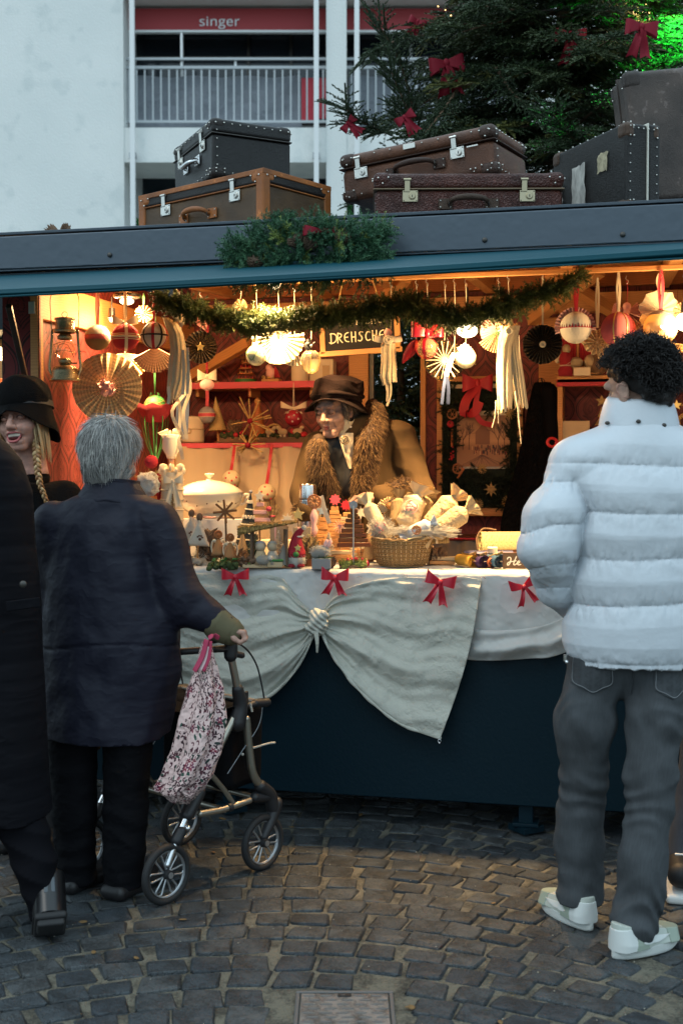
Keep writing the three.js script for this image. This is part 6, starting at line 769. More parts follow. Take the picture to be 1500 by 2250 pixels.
{
  let [t,k] = onT('wooden_star','grey wooden slat star on a twig behind the small angels','wooden star',495,1236); sub('twig',tb([[0,0,0],[2 * k,60 * k,0],[0,112 * k,0]],2.6 * k,6,10),mt.barkStick,t); for (let i = 0; i < 8; i++) { const a = i / 8 * 2 * PI + .1; sub('slat',bx(25 * k,5 * k,3 * k,14 * k * cos(a),112 * k + 14 * k * sin(a),.004,0,0,a),mat([.34,.30,.26],.8,{ map: rep(T.grain,.06,.03) }),t); } sub('foot',cy(12 * k,13 * k,5 * k,0,2.5 * k,0),mt.barkStick,t);
  for (const [x,y,h,l] of [[480,1244,82,'left of two small brown cloth angels on the moss'],[506,1245,76,'right of two small brown cloth angels on the moss']]) { [t,k] = onT('cloth_angel',l,'cloth angel',x,y); sub('gown',lat([[0,(h - 22) * k],[6 * k,(h - 26) * k],[14 * k,(h - 52) * k],[17 * k,(h - 60) * k],[0,(h - 58) * k]],12),mat([.34,.16,.06],.9),t); for (const s of [-1,1]) sub('lace_wing',X(tor(11 * k,3 * k,16,5),s * 9 * k,(h - 40) * k,-.004,0,.6 * s,0,[.7,1.3,1]),mt.cream,t); sub('head',[X(tor(7 * k,2.6 * k,16,6),0,(h - 12) * k,0),sp(5 * k,0,(h - 13) * k,0)],mt.pineRed,t); for (const s of [-1,1]) sub('leg',seg([s * 4 * k,(h - 58) * k,0],[s * 8 * k,4 * k,.004],1.2 * k),mt.barkStick,t); }
  [t,k] = onT('moss_bed','small bed of dark moss at the counter edge above the left bow','moss',490,1248); sub('moss',blob(60,30 * k,10 * k,14 * k,4 * k,9 * k),mat([.045,.07,.02],.95),t); sub('twigs',Array.from({ length: 26 },() => seg([rr(-30,30) * k,6 * k,rr(-10,14) * k],[rr(-36,40) * k,rr(8,26) * k,rr(-10,20) * k],.0009,3)),mt.moss,t); sub('leaf',Array.from({ length: 16 },() => X(new THREE.ConeGeometry(4 * k,14 * k,4),rr(-20,40) * k,rr(10,22) * k,rr(-8,14) * k,rnd() * 3,rnd() * 3,rnd() * 3,[1,1,.2])),mt.green,t);
}
{ // patterned cone tree
  const [t,k] = onT('knitted_cone_tree','tall dark cone tree wound with cream zigzag bands behind the straw roof','cone tree',541,1230,{ rz: -.07 }),H = 150; sub('cone',X(suv(new THREE.ConeGeometry(34 * k,H * k,28),.4,.3),0,H * k / 2,0),mat([.025,.028,.03],.9,{ bump: rep(T.weave,.02),bs: .002 }),t); for (let j = 0; j < 8; j++) { const y = 12 + j * 16.5,R = 34 * (1 - y / H); const pts = []; for (let i = 0; i <= 48; i++) { const a = i / 48 * 2 * PI,yy = y + (j % 2 ? (i % 4 < 2 ? 3 : -3) : 0); pts.push([(34 * (1 - yy / H) + .8) * k * cos(a),yy * k,(34 * (1 - yy / H) + .8) * k * sin(a)]); } sub('band',tb(pts,1.7 * k,5,96),mt.cream,t); } sub('tip',sp(4 * k,0,H * k,0),mt.greyFelt,t);
}
{ // manger with straw roof
  const [t,k] = onT('nativity_stable','small manger with a thick straw roof and two round headed figures','nativity',585,1247);
  sub('plank',[bx(86 * k,8 * k,34 * k,-8 * k,4 * k,0),bx(34 * k,12 * k,18 * k,20 * k,8 * k,12 * k)],mt.kraft,t);
  sub('straw_roof',nets((x,y,z) => { const u = x / k,v = y / k,w = z / k,t0 = clamp((u + 62) / 130),top = lerp(84,102,t0),th = lerp(15,3,pow(t0,.8)); return max(abs(v - top + th * .2) - th * .6 - 3 * sn(u * .25,v * .25,w * .25),abs(u - 3) - 64 + 3 * sn(v * .4,w * .2,2),abs(w) - 26 + 2 * sn(u * .1,v * .3,7)) * k * .7; },[-.14,50 * k,-.07],[.15,130 * k,.07],.0035),mat([.56,.40,.16],.9,{ map: rep(T.straw,.08),bump: rep(T.straw,.05),bs: .003 }),t);
  sub('straw_ends',Array.from({ length: 220 },() => { const u = rr(-60,62),q = (u + 62) / 130,y = lerp(88,102,q) + rr(-6,7) * (1 - q * .6); return seg([u * k,y * k,rr(-24,27) * k],[(u + rr(-16,8)) * k,(y + rr(-4,3)) * k,rr(-26,29) * k],.0007,3); }),mt.strawM,t);
  for (const [x,z] of [[-32,14],[-30,-14],[46,14],[40,-12]]) sub('post',seg([x * k,4 * k,z * k],[x * k,84 * k,z * k],3 * k),mt.barkStick,t);
  for (const [x,m,hd,l] of [[-12,mt.kraft,mat([.45,.36,.25],.6)],[14,mt.whiteFelt,mat([.40,.31,.20],.6)]]) { const f = sub('figure_robe',lat([[0,8 * k],[16 * k,8 * k],[14 * k,24 * k],[8 * k,38 * k],[0,40 * k]],16).translate(x * k,0,6 * k),m,t); sub('head',sp(11 * k,x * k,46 * k,8 * k),hd,f); sub('hood',X(new THREE.SphereGeometry(12.6 * k,18,10,0,2 * PI,0,1.5),x * k,47 * k,5 * k,-.6),m === mt.kraft ? mt.greyFelt : mt.whiteFelt,f); }
  sub('cloak',X(new THREE.ConeGeometry(20 * k,46 * k,12),38 * k,30 * k,-2 * k),mat([.22,.20,.17],.9),t); sub('sheep',[X(sp(1),-6 * k,18 * k,20 * k,0,0,0,[15 * k,10 * k,9 * k]),sp(6 * k,10 * k,22 * k,22 * k)],mt.snow,t); sub('sheep_wool',fluff(70,12 * k,[-6 * k,18 * k,20 * k],.004),mt.snow,t); sub('green_blanket',bx(32 * k,5 * k,14 * k,22 * k,17 * k,16 * k),mt.green,t); sub('moss',blob(26,44 * k,5 * k,14 * k,4 * k,7 * k,6 * k),mt.moss,t); sub('bark',blob(16,16 * k,14 * k,10 * k,4 * k,8 * k,8 * k).map((g) => g.translate(-38 * k,0,6 * k)),mt.cone,t);
}
function tinyTree(label,px,y,h,w,m,topM,n,R,r) { const [t,k] = onT('star_topped_tree',label,'toy tree',px,1230,{}); const b = 1228 - y; for (let i = 0; i < n; i++) { const v = i / n; sub('slat',bx((w * (1 - v * .8)) * k,9 * k,7 * k,rr(-2,2) * k,(b - h + 6 + v * (h - 12)) * k,rr(0,.004),0,rr(-.1,.1),rr(-.05,.05)),i % 2 ? m : mt.paleWood,t); } sub('star',star3(R[1],R[0] * k,r * k,3 * k,3 * k).translate(0,(b + 4) * k,0),topM,t); sub('stick',cy(1.8 * k,1.8 * k,b * k,0,b * k / 2,-.004),mt.barkStick,t); return [t,k]; }
tinyTree('striped red and cream slat tree topped with a cream star behind the tureen handle',571,1092,62,52,mt.pinkPaper,mt.creamPaper,6,[13,5],6);
tinyTree('pale slat tree topped with a pink burst star in front of the vendor',736,1100,112,62,mt.paleWood,mt.pinkRibbon,11,[13,9],8);
tinyTree('pale slat tree topped with a dark red burst star in front of the vendor',760,1112,100,58,mt.kraft,mt.red,9,[13,10],8);
tinyTree('small slat tree topped with a pale blue star beside the thermos',708,1124,84,52,mt.paleWood,mat([.28,.38,.50],.7),8,[13,5],6);
{ let [t,k] = onT('twig_bundle','little bundle of pale twigs tied with pink behind the straw roof','twig bundle',599,1230); sub('twigs',Array.from({ length: 34 },() => { const a = rr(0,6.28),q = rr(8,22); return seg([rr(-3,3) * k,84 * k,rr(-3,3) * k],[q * cos(a) * k,(112 + q * .9 * sin(a)) * k,rr(-8,10) * k],.0013,4); }).concat([seg([0,0,0],[0,110 * k,0],4 * k)]),mt.strawM,t); sub('tie',[X(tor(6 * k,2 * k,14,5),0,96 * k,0,PI / 2),sp(6 * k,-8 * k,112 * k,.01)],mt.pinkRibbon,t); }
{ // thermos
  const p = P(677,1180,-.40); p.y = TY; const k = mpp(p),t = thing('thermos_flask','stainless steel thermos flask standing in front of the vendor','thermos',p),H = 170; const s = mat([.72,.70,.66],.2,{ metalness: 1 }); sub('body',lat([[0,0],[19 * k,0],[20 * k,3 * k],[20 * k,(H - 38) * k],[19 * k,(H - 36) * k]],32),s,t); sub('cup_lid',lat([[19.4 * k,(H - 34) * k],[20 * k,(H - 33) * k],[19.5 * k,(H - 6) * k],[15 * k,H * k],[0,(H + 1) * k]],32),s,t); sub('seam_ring',cy(19.3 * k,19.3 * k,3 * k,0,(H - 35) * k,0),mt.black,t); sub('base_ring',cy(19 * k,19 * k,4 * k,0,2 * k,0),mt.darkMetal,t);
}
{ let [t,k] = onT('orange_slice_stick','dried orange slice on a pink wooden spindle in front of the thermos','dried fruit pick',690,1236); sub('slice',X(cy(14 * k,14 * k,4 * k,0,0,0,PI / 2,0,0,22),0,134 * k,0),mat([.42,.17,.06],.6,{ bump: T.straw,bs: .002 }),t); sub('rind',X(tor(14 * k,1.6 * k,24,6),0,134 * k,.002),mat([.30,.10,.03],.6),t); sub('segments',Array.from({ length: 8 },(_,i) => X(sp(1,0,0,0,1,6,5),7.5 * k * cos(i * PI / 4),134 * k + 7.5 * k * sin(i * PI / 4),.005,0,0,i * PI / 4,[4.6 * k,2.2 * k,1.4 * k])),mat([.55,.25,.09],.4),t); sub('spindle',[lat([[0,60 * k],[6 * k,62 * k],[9 * k,72 * k],[5 * k,84 * k],[8 * k,94 * k],[9 * k,104 * k],[4 * k,116 * k],[0,120 * k]]),cy(2 * k,2 * k,64 * k,0,32 * k,0)],mt.pinkPaper,t); sub('ribbon',rib([[6 * k,120 * k,-.01],[14 * k,148 * k,-.01],[22 * k,120 * k,-.006],[34 * k,86 * k,-.006]],10 * k,[1,.3,.3],.001),mt.cream,t); }
{ // wooden slat tree on moss
  const [t,k] = onT('slat_tree','brown slat tree on a metal rod with a round grey top, on moss','wooden tree',776,1247); const ws = [14,24,33,42,50,58,66,74]; ws.forEach((w,i) => sub('slat',bx(w * k,9 * k,6 * k,rr(-3,3) * k,(124 - i * 10.6) * k,rr(0,3) * k,0,rr(-.08,.08),rr(-.04,.04)),mat([rr(.26,.36),rr(.14,.2),rr(.08,.1)],.8,{ map: rep(T.grain,.08,.04) }),t)); sub('rod',cy(1.8 * k,1.8 * k,136 * k,0,68 * k,5 * k),mt.nickel,t); sub('disc',X(cy(9 * k,9 * k,3 * k,0,0,0,PI / 2),0,138 * k,4 * k),mat([.32,.32,.32],.6),t); sub('spring',tb(Array.from({ length: 40 },(_,i) => [5 * k * cos(i * .9),(10 + i) * k,5 * k * sin(i * .9)]),.8 * k,4,120),mt.nickel,t); sub('moss',blob(70,28 * k,10 * k,12 * k,4 * k,8 * k),mt.moss,t); sub('moss_tufts',Array.from({ length: 120 },() => { const x = rr(-32,30),z = rr(-12,14); return seg([x * k,6 * k,z * k],[(x + rr(-5,5)) * k,rr(12,20) * k,(z + rr(-4,6)) * k],.0012,3); }),mat([.16,.20,.04],.9),t); sub('berries',Array.from({ length: 7 },() => sp(3 * k,rr(-20,24) * k,rr(12,22) * k,rr(4,14) * k,1,7,5)),mt.red,t); sub('plinth',bx(60 * k,6 * k,26 * k,0,3 * k,0),mt.barkStick,t);
}
for (const [x,y,w,n,l] of [[735,1236,80,3,'stack of pale split wood sticks behind the gnome'],[800,1233,56,3,'stack of brown split wood sticks left of the basket'],[975,1241,70,2,'flat wooden sticks lying right of the basket']]) { const [t,k] = onT('wood_sticks',l,'wood sticks',x,y); for (let i = 0; i < n * 2; i++) sub('stick',bx(w * rr(.7,1) * k,8 * k,7 * k,rr(-8,8) * k,(5 + floor(i / 2) * 9) * k,(i % 2 ? 5 : -5) * k,0,rr(-.12,.12),rr(-.03,.03)),pick([mt.paleWood,mt.kraft,mt.pine]),t); }
{ // gnome
  const [t,k] = onT('gnome','small gnome with a fluffy white beard, red pointed hat and green nose','gnome',651,1247); sub('body',[sp(20 * k,0,18 * k,0)],mt.snow,t); sub('beard',fluff(320,18 * k,[0,18 * k,2 * k],.007,1.05,1),mt.snow,t); const g = sub('hat',tb([[0,30 * k,0],[0,56 * k,0],[4 * k,74 * k,0],[16 * k,86 * k,2 * k]],(u) => (20 * (1 - u * .86) + 1) * k,14,22),mt.redFelt,t); sub('star',star3(5,8 * k,4 * k,2 * k,18 * k).translate(4 * k,44 * k,-.002),mt.gold,g); sub('trim',[X(tor(9 * k,2.2 * k,16,6),6 * k,70 * k,0,PI / 2 + .2),sp(6 * k,17 * k,88 * k,3 * k)],mt.snow,g); sub('nose',sp(6.5 * k,0,30 * k,19 * k),mt.green,t); sub('feet',[X(sp(1),-10 * k,5 * k,10 * k,0,0,0,[9 * k,5 * k,11 * k]),X(sp(1),10 * k,5 * k,10 * k,0,0,0,[9 * k,5 * k,11 * k])],mt.redFelt,t);
}
{ const [t,k] = onT('cone_tree','pine cone standing as a tiny tree in a dark pot right of the gnome','pine cone tree',677,1244); sub('pot',cy(12 * k,9 * k,18 * k,0,9 * k,0),mt.darkWood,t); sub('scales',coneGeo(46 * k,34 * k,9).map((g) => X(g,0,18 * k,0)),mat([.20,.13,.05],.8),t); sub('tip',star3(5,5 * k,2 * k).translate(0,68 * k,0),mt.gold,t); }
{ const [t,k] = onT('fluffy_animal','fluffy white toy animal with pink ears in a grey pot','soft toy',706,1250); sub('pot',bx(42 * k,24 * k,34 * k,0,12 * k,0,0,0,0,.003),mat([.24,.24,.23],.8,{ bump: T.fine,bs: .001 }),t); sub('greens',Array.from({ length: 60 },() => seg([rr(-18,18) * k,22 * k,rr(-12,16) * k],[rr(-26,26) * k,rr(22,32) * k,rr(-16,22) * k],.0011,3)),mat([.06,.10,.03],.8),t); sub('body',[X(sp(1),-2 * k,38 * k,0,0,0,.2,[22 * k,14 * k,14 * k])],mt.snow,t); sub('fur',fluff(260,15 * k,[-2 * k,38 * k,0],.006,1.4,.9),mt.snow,t); for (const x of [10,18]) sub('ear',X(sp(1),x * k,56 * k,4 * k,0,0,-.3,[5 * k,10 * k,4 * k]),mt.pinkPaper,t); }
{ const [t,k] = onT('paper_angel','angel of pleated brown paper on a thin stand at the left of the basket','paper angel',856,1236); const y = 112; sub('skirt',X(fan(48 * k,12,PI * 1.22,PI * 1.78,{ amp: .006 }),0,(y + 8) * k,.02),dottedM,t); sub('wings',[X(fan(34 * k,7,.1,1.0,{ amp: .005 }),0,(y - 4) * k,.012),X(fan(34 * k,7,PI - 1.0,PI - .1,{ amp: .005 }),0,(y - 4) * k,.012)],mt.creamPaper,t); sub('collar',X(fan(24 * k,10,.3,PI - .3,{ amp: .005,wob: .2 }),0,(y + 10) * k,.024),musicM,t); sub('head',sp(8 * k,0,(y + 14) * k,.03),mt.paleWood,t); sub('cord',tb([[0,(y + 8) * k,.034],[4 * k,(y - 14) * k,.036],[-2 * k,(y - 30) * k,.036]],.0012,5,10),mt.cream,t); sub('stand',cy(.0025,.0025,y * k,0,y * k / 2,0),mt.barkStick,t); sub('foot',cy(10 * k,11 * k,5 * k,0,2.5 * k,0),mt.pine,t); }
{ // wicker basket
  const [t,k] = onT('wicker_basket','round woven basket filled with wrapped paper crackers on the counter','basket',883,1243),R = 65,H = 58,prof = (v) => (48 + 17 * pow(v,.55)) * k * (v < .08 ? .96 : 1); const bm = mat([.50,.33,.15],.65,{ map: rep(T.straw,.04) });
  const rows = 13; for (let j = 0; j < rows; j++) { const v = (j + .5) / rows,pts = []; for (let i = 0; i <= 72; i++) { const a = i / 72 * 2 * PI,r = prof(v) + ((i + (j % 2) * 1) % 2 ? 1 : -1) * 1.1 * k; pts.push([r * cos(a),v * H * k + 1.6 * k,r * sin(a)]); } sub('wicker_row',tb(pts,2.5 * k,5,144),bm,t); } sub('stake',Array.from({ length: 36 },(_,i) => { const a = (i + .5) / 36 * 2 * PI; return tb([0,.3,.6,1].map((v) => [prof(v) * cos(a),v * H * k,prof(v) * sin(a)]),1.5 * k,4,6); }),mt.kraft,t); sub('lining',X(suv(new THREE.CylinderGeometry((R - 2.5) * k,46 * k,H * k,40,1,true),.4,.1),0,H * k / 2,0),mt.kraft,t); sub('base',cy(46 * k,46 * k,3 * k,0,2 * k,0),bm,t); const br = []; for (let i = 0; i <= 60; i++) { const a = i / 60 * 2 * PI; br.push([R * k * cos(a) + 1.5 * k * cos(i * 1.3),(H + 1) * k + 1.5 * k * sin(i * 1.3),R * k * sin(a)]); } sub('rim',tb(br,2.6 * k,6,180),bm,t);
  sub('paper_lining',sheet((u,v) => { const a = u * 2 * PI,r = lerp(20,66 + 5 * sn(u * 22,1,3),v) * k; return [r * cos(a),(46 + 16 * v + 6 * sn(u * 20,v * 2,2)) * k,r * sin(a)]; },60,6,.001),mt.cream,t);
}
function cracker(label,x0,y0,x1,y1,r,m,o = {}) {   // a rolled parcel pinched at both ends, leaning in the basket
  const z = o.z ?? -.18,a = P(x0,y0,z),b = P(x1,y1,z - (o.dz ?? .06)),k = mpp(a),t = thing('paper_cracker',label,'cracker',a),d = b.clone().sub(a),L = d.length(),rot = new THREE.Quaternion().setFromUnitVectors(V(0,1,0),d.clone().normalize());
  const put = (g) => { g.applyQuaternion(rot); return g; },R = r * k;
  sub('wrapper',put(sheet((u,v) => { const e = v < .16 ? lerp(.9,.35,v / .16) : v < .26 ? lerp(.35,1,(v - .16) / .1) : v > .84 ? lerp(.35,1.05,(v - .84) / .16) : v > .74 ? lerp(1,.35,(v - .74) / .1) : 1,a_ = u * 2 * PI,rag = (v < .16 || v > .84) ? 1 + .28 * sin(a_ * 5 + v * 3) : 1 + .04 * sin(a_ * 3 + v * 7) + .05 * sn(u * 8,v * 8,r); return [R * e * rag * cos(a_),v * L,R * e * rag * sin(a_),u * .2,v * .2]; },40,30)),m,t);
  sub('tie',put(mg([.2,.79].map((v) => X(tor(R * .42,.0022,16,5),0,v * L,0,PI / 2)))),o.tie ?? mt.cream,t); if (o.rose) sub('rosette',Array.from({ length: 9 },(_,i) => { const q = put(X(sp(R * .22,0,0,0,1,7,5),R * .3 * cos(i * 2.4) * sqrt(i / 8),L * .55 + R * .3 * sin(i * 2.4) * sqrt(i / 8),R * .98)); return q; }).concat([put(X(tor(R * .62,.0022,18,5),0,L * .55,R * .95))]),mt.pinkPaper,t); if (o.btn) sub('button',put(X(cy(R * .28,R * .3,.012,0,0,0,PI / 2),0,L * .6,R * 1.02)),mt.wrapCream,t); if (o.orange) sub('orange_slice',put(mg([X(tor(R * .62,R * .10,20,6),0,L * .45,R * 1.0),X(cy(R * .6,R * .6,.003,0,0,0,PI / 2),0,L * .45,R * .97)])),mat([.42,.16,.05],.6),t); return t;
}
const cw = mat([.50,.36,.19],.85,{ bump: rep(T.crease,.06),bs: .004 }),cb = mat([.36,.25,.12],.95,{ bump: rep(T.weave,.03),bs: .002 });
cracker('white crumpled cracker leaning left out of the basket',848,1186,800,1092,17,mt.wrapCream,{ z: -.2 }); cracker('cream cracker with a pink rosette in the middle of the basket',880,1180,925,1070,25,mt.wrapCream,{ rose: 1,z: -.22,tie: mt.pinkRibbon }); cracker('burlap cracker standing behind the pink rosette',905,1175,938,1072,24,cb,{ z: -.30 }); cracker('beige cracker with a wooden button leaning right',925,1180,1012,1078,24,cw,{ btn: 1,z: -.22 }); cracker('long burlap cracker leaning far right out of the basket',925,1190,1045,1108,22,cw,{ z: -.16 }); cracker('blue and white cracker with an orange slice at the front of the basket',880,1182,960,1145,15,mat([.45,.5,.55],.8),{ orange: 1,z: -.12,dz: .02 }); cracker('brown paper cracker standing between the angel and the rosette',870,1172,882,1080,19,cb,{ z: -.28 });
{ const p = P(838,1160,-.16),k = mpp(p),t = thing('feather_bunch','bunch of fluffy cream feathers at the left of the basket','feathers',p); sub('feathers',fluff(400,15 * k,[0,0,0],.016,1.3,1.2),mt.snow,t); sub('core',sp(15 * k),mt.snow,t); sub('berries',Array.from({ length: 8 },() => sp(3 * k,rr(-12,16) * k,rr(-12,12) * k,16 * k,1,7,5)),mt.pinkPaper,t); }
{ const p = P(930,1168,-.12),k = mpp(p),t = thing('feather_bunch','loose white feathers lying along the rim of the basket','feathers',p); sub('feathers',fluff(360,10 * k,[0,0,0],.014,5.2,.9),mt.snow,t); sub('core',X(sp(1),0,0,0,0,0,0,[54 * k,8 * k,10 * k]),mt.snow,t); }
{ const p = P(962,1176,-.2),k = mpp(p),t = thing('straw_bundle','bundle of flat straw sticks poking out right behind the basket','straw bundle',p); sub('straw',Array.from({ length: 9 },(_,i) => bx(64 * k,5 * k,3 * k,-8 * k,(i - 4) * 2.6 * k - 6 * k,-i * .002,0,.2,.16 + (i - 4) * .03)),mt.strawM,t); sub('tie',bx(5 * k,26 * k,14 * k,-4 * k,-6 * k,0,0,0,.16),mt.cream,t); }
// candle rolls
const spiral = (r,L,k,turns = 3.2) => sheet((u,v) => { const a = u * turns * 2 * PI,q = (r * .22 + r * .78 * u) * k; return [q * cos(a),q * sin(a),(v - .5) * L * k]; },80,2,.0018);
for (const [x,y,r,c,l] of [[1040,1247,14,[.66,.36,.05],'yellow rolled beeswax sheet candle at the left of the row'],[1063,1248,14,[.05,.02,.09],'dark purple rolled beeswax candle second in the row'],[1083,1248,12,[.60,.18,.07],'orange rolled beeswax candle third in the row'],[1098,1249,15,[.03,.09,.16],'blue rolled beeswax candle fourth in the row']]) { const [t,k] = onT('candle_roll',l,'candle',x,y,{ ry: TH + .35 }); sub('wax',spiral(r,70,k).translate(0,r * k,-36 * k),mat(c,.5,{ bump: rep(T.weave,.012),bs: .0008 }),t); sub('wick',seg([0,r * k,0],[.002,r * k + .002,8 * k],.001),mt.cream,t); sub('tag',X(bx(18 * k,8 * k,1.4 * k,4 * k,(2 * r + 1) * k,-12 * k,.4,0,.4),0,0,0),mt.strawM,t); }
for (const [x,w,c,l] of [[1050,62,[.08,.08,.16],'slate blue candle roll lying behind the row at the left'],[1100,52,[.12,.13,.22],'grey blue candle roll lying behind the row at the right']]) { const [t,k] = onT('candle_roll',l,'candle',x,1240,{}); sub('wax',X(spiral(10,w,k),0,20 * k,0,0,PI / 2),mat(c,.5),t); sub('wick',seg([w * .5 * k,20 * k,0],[w * .58 * k,21 * k,0],.001),mt.cream,t); sub('rest',bx(w * .9 * k,9 * k,20 * k,0,4.5 * k,0),mt.darkWood,t); }
{ const [t,k] = onT('candle_block','pale pillar candle between the rolled candles','candle',1081,1243); sub('wax',lat([[0,0],[11 * k,0],[11 * k,36 * k],[12 * k,38 * k],[11 * k,42 * k],[3 * k,41 * k],[0,40 * k]]),mat([.75,.55,.40],.5),t); sub('wick',seg([0,40 * k,0],[.001,46 * k,0],.001),mt.black,t); }
{ // little sign
  const [t,k] = onT('small_sign','small brown sign with white handwriting beside the rolled candles','sign',1142,1250,{ ry: TH - .1 }); const tx = ctex(512,256,(g,w,h) => { g.fillStyle = '#5b4530'; g.fillRect(0,0,w,h); g.strokeStyle = '#f3e6cf'; g.lineWidth = 17; g.lineCap = g.lineJoin = 'round'; const st = (p) => { g.beginPath(); g.moveTo(p[0],p[1]); for (let i = 2; i < p.length - 2; i += 2) g.quadraticCurveTo(p[i],p[i + 1],(p[i] + p[i + 2]) / 2,(p[i + 1] + p[i + 3]) / 2); g.lineTo(p[p.length - 2],p[p.length - 1]); g.stroke(); }; st([62,100,70,70,110,70,118,110,92,190,66,206,58,180,80,150,140,140,190,128]); st([196,60,176,110,150,190,172,200,196,180]); st([196,176,240,165,250,130,225,128,208,165,222,200,262,188]); });
  sub('board',bx(76 * k,36 * k,5 * k,0,18 * k,0),mt.darkWood,t); sub('lettering',X(suv(new THREE.PlaneGeometry(74 * k,34 * k),1,1),0,18 * k,2.9 * k),mat([1,1,1],.8,{ map: tx }),t); sub('strut',bx(6 * k,30 * k,4 * k,0,14 * k,-8 * k,.5),mt.darkWood,t);
}
{ const [t,k] = onT('linen_roll','rolled yellowish linen cloth lying behind the candles','cloth roll',1108,1226,{ y: TY + .02 }); sub('roll',X(spiral(25,110,k,2.6),0,25 * k,0,0,PI / 2 + .1),mat([.52,.42,.20],.9,{ bump: rep(T.crease,.1),bs: .006 }),t); sub('rest',bx(96 * k,22 * k,40 * k,0,0,-6 * k),mt.darkWood,t); sub('edge',tb([[-58 * k,2 * k,10 * k],[-62 * k,34 * k,6 * k],[-48 * k,54 * k,0],[-20 * k,52 * k,0]],.004,6,20),mt.barkStick,t); }
{ // small things that fill the gaps between the figures
  const names = [['pine_cone','pine cone'],['red_bauble','bauble'],['paper_star','paper star'],['gift_tag','gift tag']];
  const spots = [[535,1244,0,'tiny pine cone at the left foot of the manger'],[632,1243,0,'tiny pine cone at the right foot of the manger'],[725,1247,0,'tiny pine cone between the grey pot and the slat tree'],[628,1238,1,'small red bauble behind the gnome hat'],[690,1240,1,'small red bauble between the cone tree and the fluffy animal'],[804,1246,1,'small red bauble between the moss and the basket'],[645,1232,2,'small folded paper star behind the manger roof'],[820,1236,2,'small folded paper star left of the basket rim'],[664,1238,3,'tartan gift tag leaning behind the gnome'],[613,1233,3,'tartan gift tag standing behind the manger']];
  for (const [x,y,i,l] of spots) { const [t,k] = onT(names[i][0],l,names[i][1],x,y); if (i === 0) sub('scales',coneGeo(24 * k,20 * k,7),mt.cone,t); else if (i === 1) { sub('ball',sp(8 * k,0,8 * k,0),mat([.4,.02,.03],.2,{ clearcoat: 1,phys: true }),t); sub('cap',cy(2.4 * k,3 * k,4 * k,0,17 * k,0),mt.gold,t); } else if (i === 2) { sub('star',star3(6,18 * k,9 * k,3 * k,0).translate(0,74 * k,0),mt.creamPaper,t); sub('stick',cy(.002,.002,74 * k,0,37 * k,0),mt.barkStick,t); } else { sub('tag',bx(40 * k,52 * k,3 * k,0,54 * k,0,.1),mat([.75,.62,.52],.9,{ map: rep(T.music,.03) }),t); sub('stripe',[bx(40.4 * k,6 * k,3.6 * k,0,60 * k,.0,.1),bx(6 * k,52.4 * k,3.6 * k,-8 * k,54 * k,0,.1)],mt.pinkPaper,t); sub('foot',bx(14 * k,30 * k,3 * k,0,15 * k,-3 * k),mt.paleWood,t); } }
}

{ // more small goods crowd the back row
  const L = [[556,74,'mini_tree','green bottle brush tree left of the straw roof',0],[612,70,'mini_tree','frosted bottle brush tree right of the straw roof',1],[632,92,'star_pick','cream paper star on a thin stick behind the gnome',2],[655,104,'star_pick','gold paper star on a thin stick left of the thermos',3],[722,66,'mini_tree','small white bottle brush tree right of the thermos',1],[792,108,'star_pick','white burst star on a stick left of the white crackers',2],[812,84,'mini_cone','plaid fabric cone left of the basket',4],[668,60,'mini_cone','red fabric cone in front of the thermos',5],[533,66,'mini_cone','beige fabric cone between the wooden star and the manger',4],[444,60,'mini_tree','beige bottle brush tree behind the white plush trees',1],[746,78,'star_pick','pink straw flower on a stick among the slat trees',6]];
  for (const [x,h,n,l,i] of L) { const [t,k] = onT(n,l,n === 'star_pick' ? 'star pick' : n === 'mini_tree' ? 'toy tree' : 'cone tree',x,1234); if (n === 'mini_tree') { const g = []; for (let q = 0; q < 420; q++) { const v = rnd(),y = (8 + (h - 8) * v) * k,R = 22 * (1 - v) * k * rr(.8,1.1) + .002,a = rnd() * 6.28; g.push(seg([0,y,0],[R * cos(a),y - .004,R * sin(a)],.0007,3)); } sub('bristles',g,i ? mt.snow : mt.needleBlue,t); sub('foot',cy(8 * k,9 * k,8 * k,0,4 * k,0),mt.pine,t); } else if (n === 'star_pick') { sub('star',i === 6 ? Array.from({ length: 14 },(_,q) => seg([0,h * k,0],[15 * k * cos(q * .45),(h + 15 * sin(q * .45)) * k,(q % 3) * 3 * k],.0014,4)) : star3(i === 2 ? 8 : 5,15 * k,7 * k,3 * k,0).translate(0,h * k,0),i === 3 ? mt.gold : i === 6 ? mt.pinkPaper : mt.creamPaper,t); sub('stick',cy(.002,.002,h * k,0,h * k / 2,-.002),mt.barkStick,t); sub('foot',cy(9 * k,10 * k,7 * k,0,3.5 * k,0),mt.kraft,t); } else { sub('cone',X(suv(new THREE.ConeGeometry(17 * k,h * k,18),.2,.2),0,h * k / 2 + 6 * k,0),i === 5 ? mt.redFelt : mat([.55,.42,.30],.9,{ map: rep(T.music,.04) }),t); sub('bobble',sp(4 * k,0,(h + 7) * k,0),mt.snow,t); sub('foot',cy(8 * k,9 * k,7 * k,0,3.5 * k,0),mt.darkWood,t); } }
}
